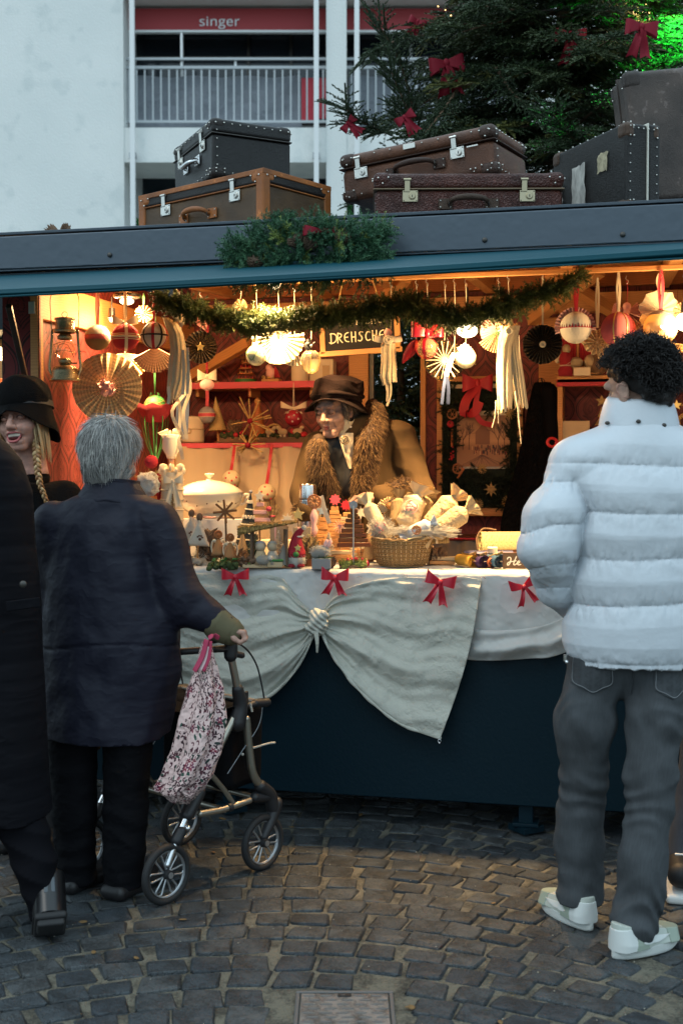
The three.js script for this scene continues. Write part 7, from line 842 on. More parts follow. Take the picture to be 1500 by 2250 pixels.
// ================= people =================
// each stands at a ground point; local x = right, y = up, z = towards the viewer
function person(label,px0,d,o = {}) {
  const b = DP(px0,1040,d),t = thing('person',label,'person',V(b.x,0,b.z),{ ry: TH }),at = (px,py,z = 0) => { const D = d - z,q = DP(px,py,D).sub(t.position); return [q.dot(RX),q.y,-q.dot(FW0)]; };
  return [t,at];
}
const skinM = (c) => mat(c,.6,{ phys: true,map: rep(T.blot,.09),bump: rep(T.fine,.03),bs: .0007,specularIntensity: .7 });
function headField(o = {}) {   // a head, face towards +z, eyes at y = 0
  const f = o.fat ?? 1,a = uni(.02,ell([0,.045,-.016],[.073,.084,.092]),ell([0,-.038,.020],[.057 * f,.076,.064]),cap([-.018,-.098,.058],[.018,-.098,.058],.019),cap([0,-.07,-.03],[0,-.19,-.045],.050,.056));
  const b = uni(.018,a,cap([-.034,.026,.074],[.034,.026,.074],.013),cap([-.046,-.030,.052],[-.028,-.036,.064],.020 * f),cap([.046,-.030,.052],[.028,-.036,.064],.020 * f));
  const c = cut(.012,b,uni(.001,ell([-.031,.002,.088],[.018,.012,.016]),ell([.031,.002,.088],[.018,.012,.016])));
  const e = uni(.008,c,cap([0,.014,.083],[0,-.030,.103],.0075,.0125),cap([-.011,-.036,.093],[.011,-.036,.093],.0085),ell([-.076,-.008,-.008],[.010,.032,.019]),ell([.076,-.008,-.008],[.010,.032,.019]));
  const m = o.laugh ? cut(.004,uni(.006,e,cap([-.030,-.058,.070],[-.012,-.054,.083],.006),cap([.030,-.058,.070],[.012,-.054,.083],.006),cap([-.012,-.054,.083],[.012,-.054,.083],.006),cap([-.024,-.087,.074],[.024,-.087,.074],.008)),ell([0,-.067,.082],[.031,.0155,.024])) : uni(.005,cut(.003,e,cap([-.021,-.0665,.083],[.021,-.0665,.083],.0016)),cap([-.016,-.0615,.0815],[.016,-.0615,.0815],.0050),cap([-.014,-.0725,.0800],[.014,-.0725,.0800],.0060));
  const w = o.age ? (x,y,z) => .0016 * o.age * sn(x * 55,y * 70,z * 55) * .8 + (z > .03 ? .0035 * o.age * exp(-pow((abs(x) - .032 + (y + .06) * -.18) / .006,2)) * sst(-.085,-.06,y) * sst(-.018,-.04,y) : 0) : () => 0;
  const lids = uni(.003,ell([-.031,.001,.072],[.0145,.0115,.0125]),ell([.031,.001,.072],[.0145,.0115,.0125]));
  return (x,y,z) => { const d = m(x,y,z) + w(x,y,z); return o.closed ? smin(d,lids(x,y,z),.004) : d; };
}
const headGeo = (f,c = .0036) => nets(f,[-.1,-.20,-.125],[.1,.14,.13],c);
function placeHead(pos,yaw,pitch,roll = 0,s = 1) { return new THREE.Matrix4().compose(V(...pos),new THREE.Quaternion().setFromEuler(new THREE.Euler(pitch,yaw,roll,'YXZ')),V(s,s,s)); }
const inM = (gs,M) => [].concat(gs).map((g) => g.applyMatrix4(M));
function handField(o) {   // right-angled little chain fingers from a palm; list of finger polylines in palm space
  return uni(.006,...o);
}
function finger(pts,r) { const f = []; for (let i = 0; i < pts.length - 1; i++) f.push(cap(pts[i],pts[i + 1],r * (1 - .1 * i),r * (1 - .1 * (i + 1)))); return uni(.004,...f); }
const wrinkle = (x,y,z,s,a) => a * (abs(sn(x * s,y * s * .55,z * s)) + .5 * abs(sn(x * s * 2.3 + 9,y * s * 1.3,z * s * 2.1)));
function strandHair(n,root,dirf,len,r,segs = 5,curl = 0) { const gs = []; for (let i = 0; i < n; i++) { const p = root(i),L = len * rr(.7,1.15),pts = [p.clone()],ph = rnd() * 6,cr = curl * rr(.6,1.3); let q = p.clone(); const d0 = dirf(p,i); for (let k = 1; k <= segs; k++) { const t = k / segs,d = dirf(q,i,t); q = q.clone().addScaledVector(d,L / segs); const e = d.clone().cross(V(.3,1,.2)).normalize(),e2 = d.clone().cross(e); pts.push(q.clone().addScaledVector(e,cr * sin(ph + k * 1.9)).addScaledVector(e2,cr * cos(ph + k * 1.9))); } const rad = r * rr(.7,1.2); gs.push(tb(pts,(t) => rad * (1 - .75 * t * t),curl ? 5 : 4,segs + (curl ? 4 : 1))); } return gs; }
// ---------- young man in the white puffer jacket ----------
{
  const d = 3.58,[t,at] = person('young man with dark curly hair, white puffer jacket and grey jeans, seen from behind',1385,d),C = at(1400,1000)[0];
  const yS = [1022,1123,1220,1320,1446].map((y) => at(1400,y)[1]),yTop = at(0,962)[1],yBot = yS[4];
  const seams = [...yS.slice(0,4)];
  const puff = (y,x,z) => { let m = 1; for (const s of seams) m = min(m,abs(y - s + .006 * sin(x * 9 + s * 40)) / .062); m = min(m,(y - yBot) / .05 < 0 ? 0 : max(.001,(y - yBot)) / .05); return pow(clamp(m),.55); };
  const torso = (x,y,z) => { const u = (y - yBot) / (yTop - yBot),hw = .197 + .012 * u - .10 * pow(max(0,u - .70) / .3,2),hd = .150 - .06 * pow(max(0,u - .65) / .35,2),X0 = x - C - .006 * u,k = hypot(X0 / hw,z / hd),r = (k - 1) * hd * (1.05); const v = max(yBot - .012 - y,y - yTop - .0); return max(r,v * .8); };
  const sh = [at(1262,1036,.0),at(1222,1140,.03),at(1208,1200,.03),at(1232,1275,-.05),at(1264,1322,-.12)],shR = sh.map(([x,y,z]) => [2 * C - x + .03,y,z]);
  const chain = (s,r) => uni(.03,...s.slice(1).map((b,i) => cap(s[i],b,r[i],r[i + 1]))),arm = chain(sh,[.070,.083,.080,.070,.055]),armR = chain(shR,[.07,.083,.078,.070,.055]);
  const yoke = uni(.04,cap([C - .02,yTop - .030,0],[C - .155,yTop - .085,0],.070,.072),cap([C + .02,yTop - .030,0],[C + .165,yTop - .085,0],.070,.072));
  const core = (x,y,z) => smin(smin(torso(x,y,z),yoke(x,y,z),.07),1,.01);
  const y0s = at(0,1030)[1],aSeams = [1062,1152,1237,1292].map((y) => at(0,y)[1]);
  const apuff = (x,y,z) => { let m = 1; for (const s of aSeams) m = min(m,abs(y - s - (x - sh[1][0]) * .22 + .008 * sin(x * 30)) / .05); return pow(clamp(m),.55); };
  const jacket = (x,y,z) => {
    const a = core(x,y,z),b = min(arm(x,y,z),armR(x,y,z)); if (min(a,b) > .09) return min(a,b) - .03;
    const pk = (n,s) => wrinkle(x * n,y * .5,z * n,s,1),ma = puff(y,x,z),mb = apuff(x,y,z),diag = pow(abs(sn(x * 9 + y * 11,y * 7 - x * 8,z * 6)),2);
    const A = a - .023 * ma - .008 * (1 - ma) * pk(1,52) + .0015 * pk(1,17) + .007 * diag * sst(.2,.9,ma) * .6,B = b - .015 * mb - .009 * (1 - mb) * pk(1,44) + .004 * pk(1,16);
    return smin(A,B,.006 + .06 * sst(y0s - .05,y0s + .04,y)) + (abs(A - B) < .03 ? .010 * (1 - abs(A - B) / .03) * sst(y0s,y0s - .08,y) : 0);
  };
  const jm = mat([.50,.535,.575],.5,{ bump: rep(T.crease,.16),bs: .0007 });
  sub('jacket',nets(jacket,[C - .46,yBot - .05,-.28],[C + .46,yTop + .08,.27],.0062),jm,t);
  { const y0 = at(0,965)[1],y1 = at(0,876)[1]; sub('collar',[sheet((u,v) => { const a = u * 2 * PI + PI,y = lerp(y0 - .03,y1,v),b = sin(clamp(v * 1.02) * PI),k = 1.02 + .07 * pow(b,.5) - .22 * v * v + .02 * sn(u * 12,v * 3,1),tilt = .012 * cos(a); return [C + .004 + .101 * k * sin(a),y - tilt * v + (v > .98 ? -.004 : 0),.092 * k * cos(a) - .006,u * .7,v * .15]; },64,14,.014)],jm,t); const sy = at(0,927)[1]; for (const [px,a] of [[1341,928],[1401,926],[1459,934]]) { const q = at(px,a,.105),dx = (q[0] - C) / .12; sub('snap',X(sp(1),q[0],q[1],.101 * sqrt(max(.05,1 - dx * dx)) + .004,0,0,0,[.0075,.006,.004]),mt.darkMetal,t); } sub('collar_seam',tb(Array.from({ length: 17 },(_,i) => { const a = (i / 16 - .5) * 2.6; return [C + .1075 * sin(a),sy + .012 - .008 * cos(a),.0965 * cos(a) - .004]; }),.0016,5,40),jm,t); }
  { const q = at(1241,1441,.03); sub('toggle',[cy(.006,.005,.020,q[0],q[1] - .006,q[2]),sp(.006,q[0] + .004,q[1] - .018,q[2] + .004)],mt.chrome,t); }
  // jeans
  const L = [at(1312,1440,-.02),at(1288,1580,-.03),at(1278,1700,-.07),at(1274,1850,-.10),at(1272,1975,-.11)],Rr = [at(1440,1440,.0),at(1436,1580,.03),at(1432,1700,.06),at(1412,1880,.09),at(1398,2020,.11)];
  const rl = [.090,.088,.074,.070,.073];
  const jeans = (x,y,z) => { const a = chain(L,rl)(x,y,z); return a; };
  const cl = chain(L,rl),cr = chain(Rr,rl.map((v) => v * 1.0)),hip = ell([at(1376,1430)[0],at(0,1440)[1],-.01],[.160,.13,.100]);
  const bl = at(1272,2008)[1],br = at(1398,2056)[1],knee = at(0,1720)[1],hem = at(0,1990)[1];
  const jf = (x,y,z) => { const l = max(cl(x,y,z),bl - y),r = max(cr(x,y,z),br - y),h = hip(x,y,z),d0 = smin(min(l,r),h,.03); if (d0 > .05) return d0; const kn = exp(-pow((y - knee) / .10,2)),hm = exp(-pow((y - hem - .04) / .08,2)),bt = exp(-pow((y - at0) / .06,2)); return max(d0,y - at0 - .16) + .014 * (kn * .9 + hm + bt * .7) * pow(abs(sin(y * 42 + (x - z) * 16 + sn(x * 9,y * 6,z * 9) * 4)),1.6) * (.25 + abs(sn(x * 8,y * 8,z * 8))) + .010 * sn(x * 11 + y * 9,y * 6,z * 11) + .003 * sn(x * 34,y * 20,z * 34); },at0 = at(0,1545)[1];
  const jnM = mat([.064,.070,.076],.9,{ specularIntensity: .3,phys: true,map: rep(T.denim,.25),bump: rep(T.weave,.02),bs: .0006 });
  sub('jeans',nets(jf,[C - .30,br - .03,-.26],[C + .25,at(0,1380)[1],.24],.008),jnM,t);
  { // back pockets and seams, lying on the cloth
    const onS = (px,py) => { let z = .22; const [x,y] = at(px,py,.08); while (z > -.2 && jf(x,y,z) > .0015) z -= .002; return [x,y,z + .003]; };
    for (const [x0,x1,sk] of [[1262,1348,0],[1432,1520,6]]) { const pk = sub('pocket',sheet((u,v) => onS(lerp(x0,x1,u),lerp(1450 + sk,1508 + sk + 20 * (1 - abs(u - .5) * 2),v)),14,14,.003),jnM,t); sub('stitching',[tb([[0,0],[0,.5],[0,1],[.25,1.0],[.5,1.0],[.75,1.0],[1,1],[1,.5],[1,0]].map(([u,v]) => { const q = onS(lerp(x0 + 4,x1 - 4,u),lerp(1450 + sk,1504 + sk + 20 * (1 - abs(u - .5) * 2),v)); q[2] += .002; return q; }),.0013,4,60)],mat([.17,.18,.19],.9),pk); }
    sub('back_seam',tb([1455,1490,1530].map((y) => onS(1392 - (y - 1455) * .05,y)),.002,4,12),jnM,t);
  }
  // trainers
  const soleM = mat([.58,.60,.57],.6,{ bump: rep(T.fine,.03),bs: .0008 }),upM = mat([.42,.45,.40],.6),whM = mat([.56,.58,.56],.55),greenM = mat([.27,.32,.26],.6);
  const shoe = (pos,yaw,side) => {
    const g = new THREE.Group(); g.name = 'shoe'; g.position.set(...pos); g.rotation.y = yaw; g.scale.set(.94,.92,.90); t.add(g); const out = (u) => { const a = u * 2 * PI,z = .145 * cos(a),w = (.040 + .010 * sst(-.1,.08,z)) * sin(a); return [w * (1 - .12 * pow(abs(cos(a)),6)),z]; };
    sub('sole',sheet((u,v) => { const [x,z] = out(u),k = v < .15 ? .93 + v * .45 : v > .85 ? 1 - (v - .85) * .2 : 1; return [x * k,v * .034 + .012 * sst(.08,.15,z) * (1 - v),z * k,u,v]; },48,8),soleM,g); sub('sole_base',X(new THREE.ShapeGeometry(new THREE.Shape(Array.from({ length: 40 },(_,i) => { const [x,z] = out(i / 40); return new THREE.Vector2(x * .95,z * .95); }))),0,.004,0,PI / 2),soleM,g);
    const up = (x,y,z) => { const s = clamp((z + .13) / .26),hgt = lerp(.115,.060,pow(s,.8)),w = .043 + .006 * sst(.3,.8,s) - .010 * sst(.85,1.1,s),zc = clamp(z,-.100,.092); return uniq(x,y,z,zc,w,hgt); },uniq = (x,y,z,zc,w,h) => { const yy = max(0,y - h * .45) / (h * .55),k = hypot(x / (w * (1 - .30 * yy)),(z - zc) / .042); return max((k - 1) * .036,y - h,.028 - y); };
    sub('upper',nets(up,[-.07,.02,-.16],[.07,.14,.16],.0045),upM,g); sub('heel_panel',nets((x,y,z) => max(up(x,y,z) - .0022,z + .075,y - .098 + .02 * sst(-.1,-.07,z)),[-.07,.02,-.16],[.07,.14,-.05],.004),whM,g); sub('ankle_panel',nets((x,y,z) => max(up(x,y,z) - .0030,abs(z + .055) - .024 + (y - .05) * .25,y - .088),[-.07,.02,-.13],[.07,.12,.0],.004),greenM,g); sub('toe_cap',nets((x,y,z) => max(up(x,y,z) - .0022,.07 - z - y * .2),[-.07,.02,.0],[.07,.10,.16],.004),greenM,g);
    for (const k of [-1,1]) sub('swoosh',sheet((u,v) => { const z = lerp(-.055,.065,u),y = .052 + .030 * pow(1 - u,2) * .2 + (u < .35 ? (.35 - u) * -.03 : (u - .35) * .045 * -.2) + (v - .5) * .022 * sin(PI * pow(u,.7)) + .02 * pow(u - .25,2); let x = 0; while (up(k * x,y,z) < .0036 && x < .08) x += .0008; return [k * x,y,z]; },20,4,.0012),whM,g);
    sub('laces',Array.from({ length: 5 },(_,i) => bx(.05 - i * .003,.004,.009,0,.094 - i * .0075,.005 + i * .017,.4)),whM,g);
  };
  { const a = at(1259,2012,-.12),b = at(1402,2075,.11); shoe([a[0] - .015,0,a[2] - .03],PI + .42,1); shoe([b[0] + .02,0,b[2] - .005],PI - 1.02,-1); }
  // head, turned to the left
  const hp = at(1404,850,0),M = placeHead([hp[0] - .012,hp[1] - .014,.0],-139 * D2,.12,0,1.02),hf = headField({});
  const body = nets(uni(.04,cap([C,yTop - .05,0],[C,yBot + .1,0],.09,.11),cap(sh[0],sh[2],.04),cap(sh[2],sh[4],.035,.028),cap(shR[0],shR[2],.04),cap(shR[2],shR[4],.035,.028),cap(L[0],L[4],.06,.04),cap(Rr[0],Rr[4],.06,.04),cap([C - .09,yBot + .04,0],[C + .09,yBot + .04,0],.1),cap([C,yTop + .06,0],[C,yTop - .05,0],.052,.06)),[C - .36,.04,-.25],[C + .4,yTop + .14,.25],.015);
  sub('body',[body,...inM(headGeo(hf,.004),M)],skinM([.60,.37,.28]),t);
  for (const k of [-1,1]) sub('ear_rim',inM(X(tor(.021,.0045,18,6,4.4),k * .081,-.004,-.012,0,PI / 2,.8,[.72,1.15,1]),M),skinM([.62,.35,.27]),t);
  const hairM = mat([.007,.0055,.005],.5,{ specularIntensity: .6,phys: true });
  const scalp = (x,y,z) => { const b = ell([0,.052,-.022],[.082,.090,.102])(x,y,z),low = ell([0,.0,-.05],[.070,.085,.070])(x,y,z); const hl = max(smin(b,low,.02),(z - .055) * .8 + (y < .05 ? (.05 - y) * 1.1 : 0),-.085 - y); return hl + .006 * sn(x * 50,y * 50,z * 50); };
  sub('hair',inM(nets((x,y,z) => max(scalp(x,y,z),-(hypot(abs(x) - .08,y + .006,z - .004) - .026)),[-.12,-.12,-.15],[.12,.17,.12],.005),M),hairM,t);
  const curls = strandHair(1900,() => { let v; do { v = V(rr(-1,1),rr(-.55,1),rr(-1,1)).normalize(); } while (v.z > .80 || (v.z > .15 && v.y < .28) || (v.y < -.25 && v.z > -.5)); return V(v.x * .078,.048 + v.y * .088,-.020 + v.z * .096); },(p,i,tt = 0) => p.clone().sub(V(0,.03,-.02)).normalize().multiplyScalar(.9).add(V(.35 * sin(i * 2.1),.12 - .5 * tt,.35 * cos(i * 1.7))).normalize(),.044,.0024,5,.0075);
  sub('curls',inM(curls,M),hairM,t);
}
// ---------- elderly woman in the navy coat ----------
{
  const d = 3.96,[t,at] = person('elderly woman with short grey hair and navy coat leaning on a rollator',240,d),P2 = (px,py,z) => at(px,py,z);
  const y = (py) => at(0,py)[1],xx = (px) => at(px,1200)[0],C = xx(238),top = y(1088),hemY = y(1618);
  const prof = [[y(1075),190,300,.09],[y(1100),140,345,.115],[y(1150),110,368,.14],[y(1250),96,380,.16],[y(1400),88,392,.175],[y(1500),92,392,.18],[y(1600),98,378,.185],[y(1640),99,374,.185]];
  const pr = (yy) => { let i = 0; while (i < prof.length - 2 && yy < prof[i + 1][0]) i++; const a = prof[i],b = prof[i + 1],k = clamp((a[0] - yy) / (a[0] - b[0])); return [lerp(xx(a[1]),xx(b[1]),k),lerp(xx(a[2]),xx(b[2]),k),lerp(a[3],b[3],k)]; };
  const trunk = (x,yy,z) => { const [l,r,dd] = pr(yy),c = (l + r) / 2,w = (r - l) / 2,k = hypot((x - c) / w,(z + .01) / dd); return max((k - 1) * min(w,dd) * 1.0,(hemY - yy),(yy - y(1078)) * .8); };
  const S = at(345,1150,.01),El = at(398,1318,.02),Wr = at(492,1380,.02),Sl = at(118,1150,0),Ell = at(112,1330,-.10),Wl = at(190,1400,-.30);
  const aR = uni(.03,cap(S,El,.080,.072),cap(El,Wr,.072,.052)),aL = uni(.03,cap(Sl,Ell,.078,.070),cap(Ell,Wl,.068,.05));
  const wv = (x,yy,z) => .008 * sn(x * 7 + yy * 7,yy * 7 - x * 5,z * 7) + .010 * pow(abs(sn(x * 6 - yy * 8,yy * 4 + x * 5,z * 5 + 4)),1.5) + .004 * sn(x * 26,yy * 14,z * 22);
  const pleat = (x,yy) => .012 * exp(-pow((x - C - .02 - .02 * (yy - 1)) / .012,2)) * sst(y(1400),y(1440),yy) * -1;
  const seamD = (x,yy) => { const s = y(1416) + .018 * sin((x - C) * 9 + 1.2); return .0035 * exp(-pow((yy - s) / .006,2)); };
  const coat = (x,yy,z) => { const a = trunk(x,yy,z),b = min(aR(x,yy,z),aL(x,yy,z)),m = min(a,b); if (m > .08) return m - .02; const el = exp(-(pow(x - El[0],2) + pow(yy - El[1],2)) / .012); return smin(a,b,.035) + wv(x,yy,z) + (z > 0 ? seamD(x,yy) : 0) + el * .006 * abs(sn(x * 24,yy * 24,z * 12)) + .012 * exp(-pow((x - xx(322) + (yy - y(1200)) * .16) / .022,2)) * sst(y(1360),y(1250),yy) * sst(y(1095),y(1130),yy) * (z > -.05 ? 1 : 0); };
  const coatM = mat([.0085,.0088,.0185],.6,{ bump: rep(T.crease,.3),bs: .004,specularIntensity: .5,phys: true });
  sub('coat',nets(coat,[xx(60),hemY - .04,-.42],[xx(392) + .22,y(1060),.26],.0085),coatM,t);
  sub('collar',[sheet((u,v) => { const a = (u - .5) * 4.4,r = lerp(.085,.128,v),q = lerp(y(1062),y(1098),v) + .012 * cos(a) * (1 - v) - .018 * abs(sin(a)) * v; return [C + .012 + r * sin(a) * 1.05,q,r * .9 * cos(a) - .012,u * .5,v * .1]; },44,8,.007),sheet((u,v) => { const a = (u - .5) * 5.2,r = .083 + .004 * v; return [C + .012 + r * sin(a),lerp(y(1100),y(1058),v) + .01 * cos(a),r * .9 * cos(a) - .014]; },40,4,.006)],coatM,t);
  sub('cuff',tb([[lerp(El[0],Wr[0],.84),lerp(El[1],Wr[1],.84),lerp(El[2],Wr[2],.84)],Wr,[Wr[0] + .022,Wr[1] - .012,Wr[2]]],(u) => .056 - .008 * u,14,8),mat([.10,.088,.045],.85,{ bump: rep(T.weave,.02),bs: .001 }),t);
  // trousers and shoes
  const lg = [[at(160,1600,-.02),at(164,1780,-.02),at(168,1940,-.03)],[at(280,1600,.02),at(278,1780,.02),at(272,1946,.03)]],tr = lg.map((l) => uni(.02,cap(l[0],l[1],.088,.076),cap(l[1],l[2],.076,.070)));
  sub('trousers',nets((x,yy,z) => { const m = min(tr[0](x,yy,z),tr[1](x,yy,z)); return max(m,.022 - yy) + (m < .05 ? .006 * sn(x * 9,yy * 6,z * 9) + .006 * abs(sin(yy * 38 + sn(x * 8,yy * 5,z * 8) * 3)) * sst(.75,.1,yy) : 0); },[xx(70),-.02,-.2],[xx(370),.72,.2],.009),mat([.0035,.0035,.005],.8,{ bump: rep(T.crease,.25),bs: .005,specularIntensity: .25,phys: true }),t);
  for (const l of lg) sub('shoe',[X(boxUV(new RoundedBoxGeometry(.10,.05,.27,4,.024)),l[2][0] + .03,.026,l[2][2] - .05,0,-.5)],mat([.012,.011,.012],.5),t);
  // head from behind, hand on the grip
  const hp = at(241,1012,.0),M = placeHead([hp[0] + .002,hp[1] + .004,-.03],PI - .35,.16,0,.98);
  const hand = [Wr[0] + .036,Wr[1] - .014,Wr[2] + .0],fs = [0,1,2,3].map((i) => finger([[hand[0] + .006,hand[1] + .006,hand[2] + .028 - i * .018],[hand[0] + .030,hand[1] + .003 - .002 * i,hand[2] + .029 - i * .018],[hand[0] + .036,hand[1] - .020,hand[2] + .029 - i * .018],[hand[0] + .018,hand[1] - .034,hand[2] + .026 - i * .018]],.0098 - (i === 3 ? .001 : 0)));
  const hf = handField([cap(Wr,hand,.026,.026),ell(hand,[.030,.018,.038]),...fs,finger([[hand[0] - .01,hand[1] - .006,hand[2] + .034],[hand[0] + .004,hand[1] - .018,hand[2] + .040],[hand[0] + .018,hand[1] - .028,hand[2] + .036]],.0100)]);
  const handG = nets(hf,[hand[0] - .11,hand[1] - .08,hand[2] - .07],[hand[0] + .08,hand[1] + .06,hand[2] + .08],.0035);
  const body = nets(uni(.04,cap([C,top - .02,-.01],[C,y(1500),0],.09,.13),cap(S,El,.04),cap(El,Wr,.036,.026),cap(Sl,Ell,.04),cap(Ell,Wl,.036,.026),cap(lg[0][0],lg[0][2],.06,.045),cap(lg[1][0],lg[1][2],.06,.045),cap([C,top + .06,-.02],[C,top - .06,-.02],.05)),[xx(60),.06,-.4],[xx(392) + .2,top + .1,.2],.015);
  sub('body',[body,...inM(headGeo(headField({ age: 1,closed: 1 }),.004),M),handG],skinM([.60,.36,.28]),t);
  const hairM = mat([.29,.28,.265],.55),h2 = mat([.46,.44,.41],.5),h3_ = mat([.13,.125,.12],.55);
  sub('hair',inM(nets((x,yy,z) => max(uni(.03,ell([0,.048,-.024],[.088,.096,.106]),ell([0,-.040,-.045],[.074,.075,.058]))(x,yy,z),z - .068,-.118 - yy) + .005 * sn(x * 60,yy * 14,z * 60) + .007 * sn(x * 22,yy * 10,z * 22),[-.13,-.15,-.17],[.13,.18,.12],.005),M),hairM,t);
  const st = (n) => inM(strandHair(n,() => { let v; do { v = V(rr(-1,1),rr(-.75,1),rr(-1,.7)); const l = hypot(v.x,v.z); if (v.y < 0) { v.x /= l; v.z /= l; } else v.normalize(); } while (v.z > .5 && v.y < .5); return (v.y < 0 ? V(v.x * (.086 - .010 * -v.y),.03 + v.y * .11,-.028 + v.z * .104) : V(v.x * .088,.03 + v.y * .115,-.026 + v.z * .106)); },(p,i,q = 0) => { const o = p.clone().sub(V(0,.03,-.026)).normalize(),dn = V(.30 * sin(i * 1.3) ,-1,.12 * cos(i)); return dn.addScaledVector(o,-dn.dot(o) * .92).addScaledVector(o,.10 + .12 * sin(i * 5)).normalize(); },.064,.0012,5),M);
  sub('hair_strands',st(1150),hairM,t); sub('hair_strands',st(1000),h2,t); sub('hair_strands',st(700),h3_,t);
}
// ---------- man in the long dark coat, cut by the left edge ----------
{
  const d = 3.62,[t,at] = person('person in a long dark overcoat walking past, cut off by the left edge',-70,d),y = (py) => at(0,py)[1],xx = (px) => at(px,1200)[0];
  const prof = [[y(948),-130,-20],[y(975),-190,18],[y(1010),-225,48],[y(1080),-240,72],[y(1250),-235,80],[y(1450),-232,84],[y(1700),-232,102],[y(1800),-232,112]];
  const pr = (yy) => { let i = 0; while (i < prof.length - 2 && yy < prof[i + 1][0]) i++; const a = prof[i],b = prof[i + 1],k = clamp((a[0] - yy) / (a[0] - b[0])); return [lerp(xx(a[1]),xx(b[1]),k),lerp(xx(a[2]),xx(b[2]),k)]; };
  const f = (x,yy,z) => { const [l,r] = pr(yy),c = (l + r) / 2,w = (r - l) / 2,k = hypot((x - c) / w,z / .16); return max((k - 1) * .15,y(1795) - yy,(yy - y(950)) * .7) + .006 * sn(x * 6,yy * 5,z * 6) + .012 * sin(x * 22 + sin(yy * 3)) * sst(y(1300),y(1780),yy); };
  const cm = mat([.003,.003,.005],.8,{ bump: rep(T.crease,.35),bs: .006,specularIntensity: .25,phys: true });
  sub('overcoat',nets(f,[xx(-260),y(1815),-.2],[xx(140),y(930),.2],.010),cm,t); { const b = at(48,1285,.14); sub('button',X(sp(1),b[0],b[1],.135,0,0,0,[.011,.011,.005]),mt.darkMetal,t); sub('pocket_flap',bx(.10,.03,.006,b[0] + .0,y(1318),.135,0,.35,.1),cm,t); }
  const l1 = [at(40,1780,.0),at(78,1900,.02),at(104,1995,.02)],l2 = [at(-80,1780,.05),at(-110,1920,.1),at(-120,2060,.1)];
  sub('trousers',nets((x,yy,z) => { const m = min(uni(.02,cap(l1[0],l1[1],.085,.068),cap(l1[1],l1[2],.066,.058))(x,yy,z),uni(.02,cap(l2[0],l2[1],.085,.066),cap(l2[1],l2[2],.066,.06))(x,yy,z)); return m + .006 * sn(x * 10,yy * 8,z * 10) + .007 * abs(sin(yy * 45 + x * 20)); },[xx(-190),.02,-.14],[xx(170),y(1740),.22],.009),mat([.003,.003,.005],.85,{ specularIntensity: .25,phys: true }),t);
  const shoe = new THREE.Group(); shoe.name = 'shoe'; const sp0 = at(108,2010,.02); shoe.position.set(...sp0); shoe.rotation.set(.75,PI + .30,0,'YXZ'); t.add(shoe); sub('upper',nets((x,yy,z) => max(hypot(x / .046,(z - clamp(z,-.05,.10)) / .05) * .045 - .045,yy - lerp(.10,.05,clamp((z + .06) / .15)),-.03 - yy) - .004,[-.07,-.05,-.13],[.07,.13,.18],.006),mat([.005,.005,.006],.3),shoe); sub('sole',bx(.095,.024,.27,0,-.045,.025,0,0,0,.011),mt.rubber,shoe); sub('heel',bx(.08,.03,.07,0,-.06,-.065,0,0,0,.008),mt.rubber,shoe); sub('heel_tab',bx(.035,.05,.012,.0,.05,-.098,0,0,0,.004),mat([.05,.06,.07],.3),shoe);
  { const q = at(-120,2080,.1); sub('shoe',X(boxUV(new RoundedBoxGeometry(.10,.07,.28,4,.03)),q[0],.036,q[2] - .05,0,.3),mat([.010,.010,.012],.4),t); }
  const hp = at(-70,850,0),M = placeHead(hp,PI - .3,0); sub('body',[nets(uni(.05,cap([xx(-75),y(1000),0],[xx(-75),y(1600),0],.1),cap([xx(-75),y(880),0],[xx(-75),y(1000),0],.055),cap(l1[0],l1[2],.05),cap(l2[0],l2[2],.05)),[xx(-220),.1,-.2],[xx(130),y(860),.2],.016),...inM(headGeo(headField({}),.005),M)],skinM([.45,.27,.2]),t);
  sub('hair',inM(nets((x,yy,z) => max(ell([0,.05,-.022],[.084,.094,.104])(x,yy,z),z - .06,-.1 - yy),[-.12,-.12,-.15],[.12,.17,.12],.008),M),mat([.03,.025,.02],.5),t);
}
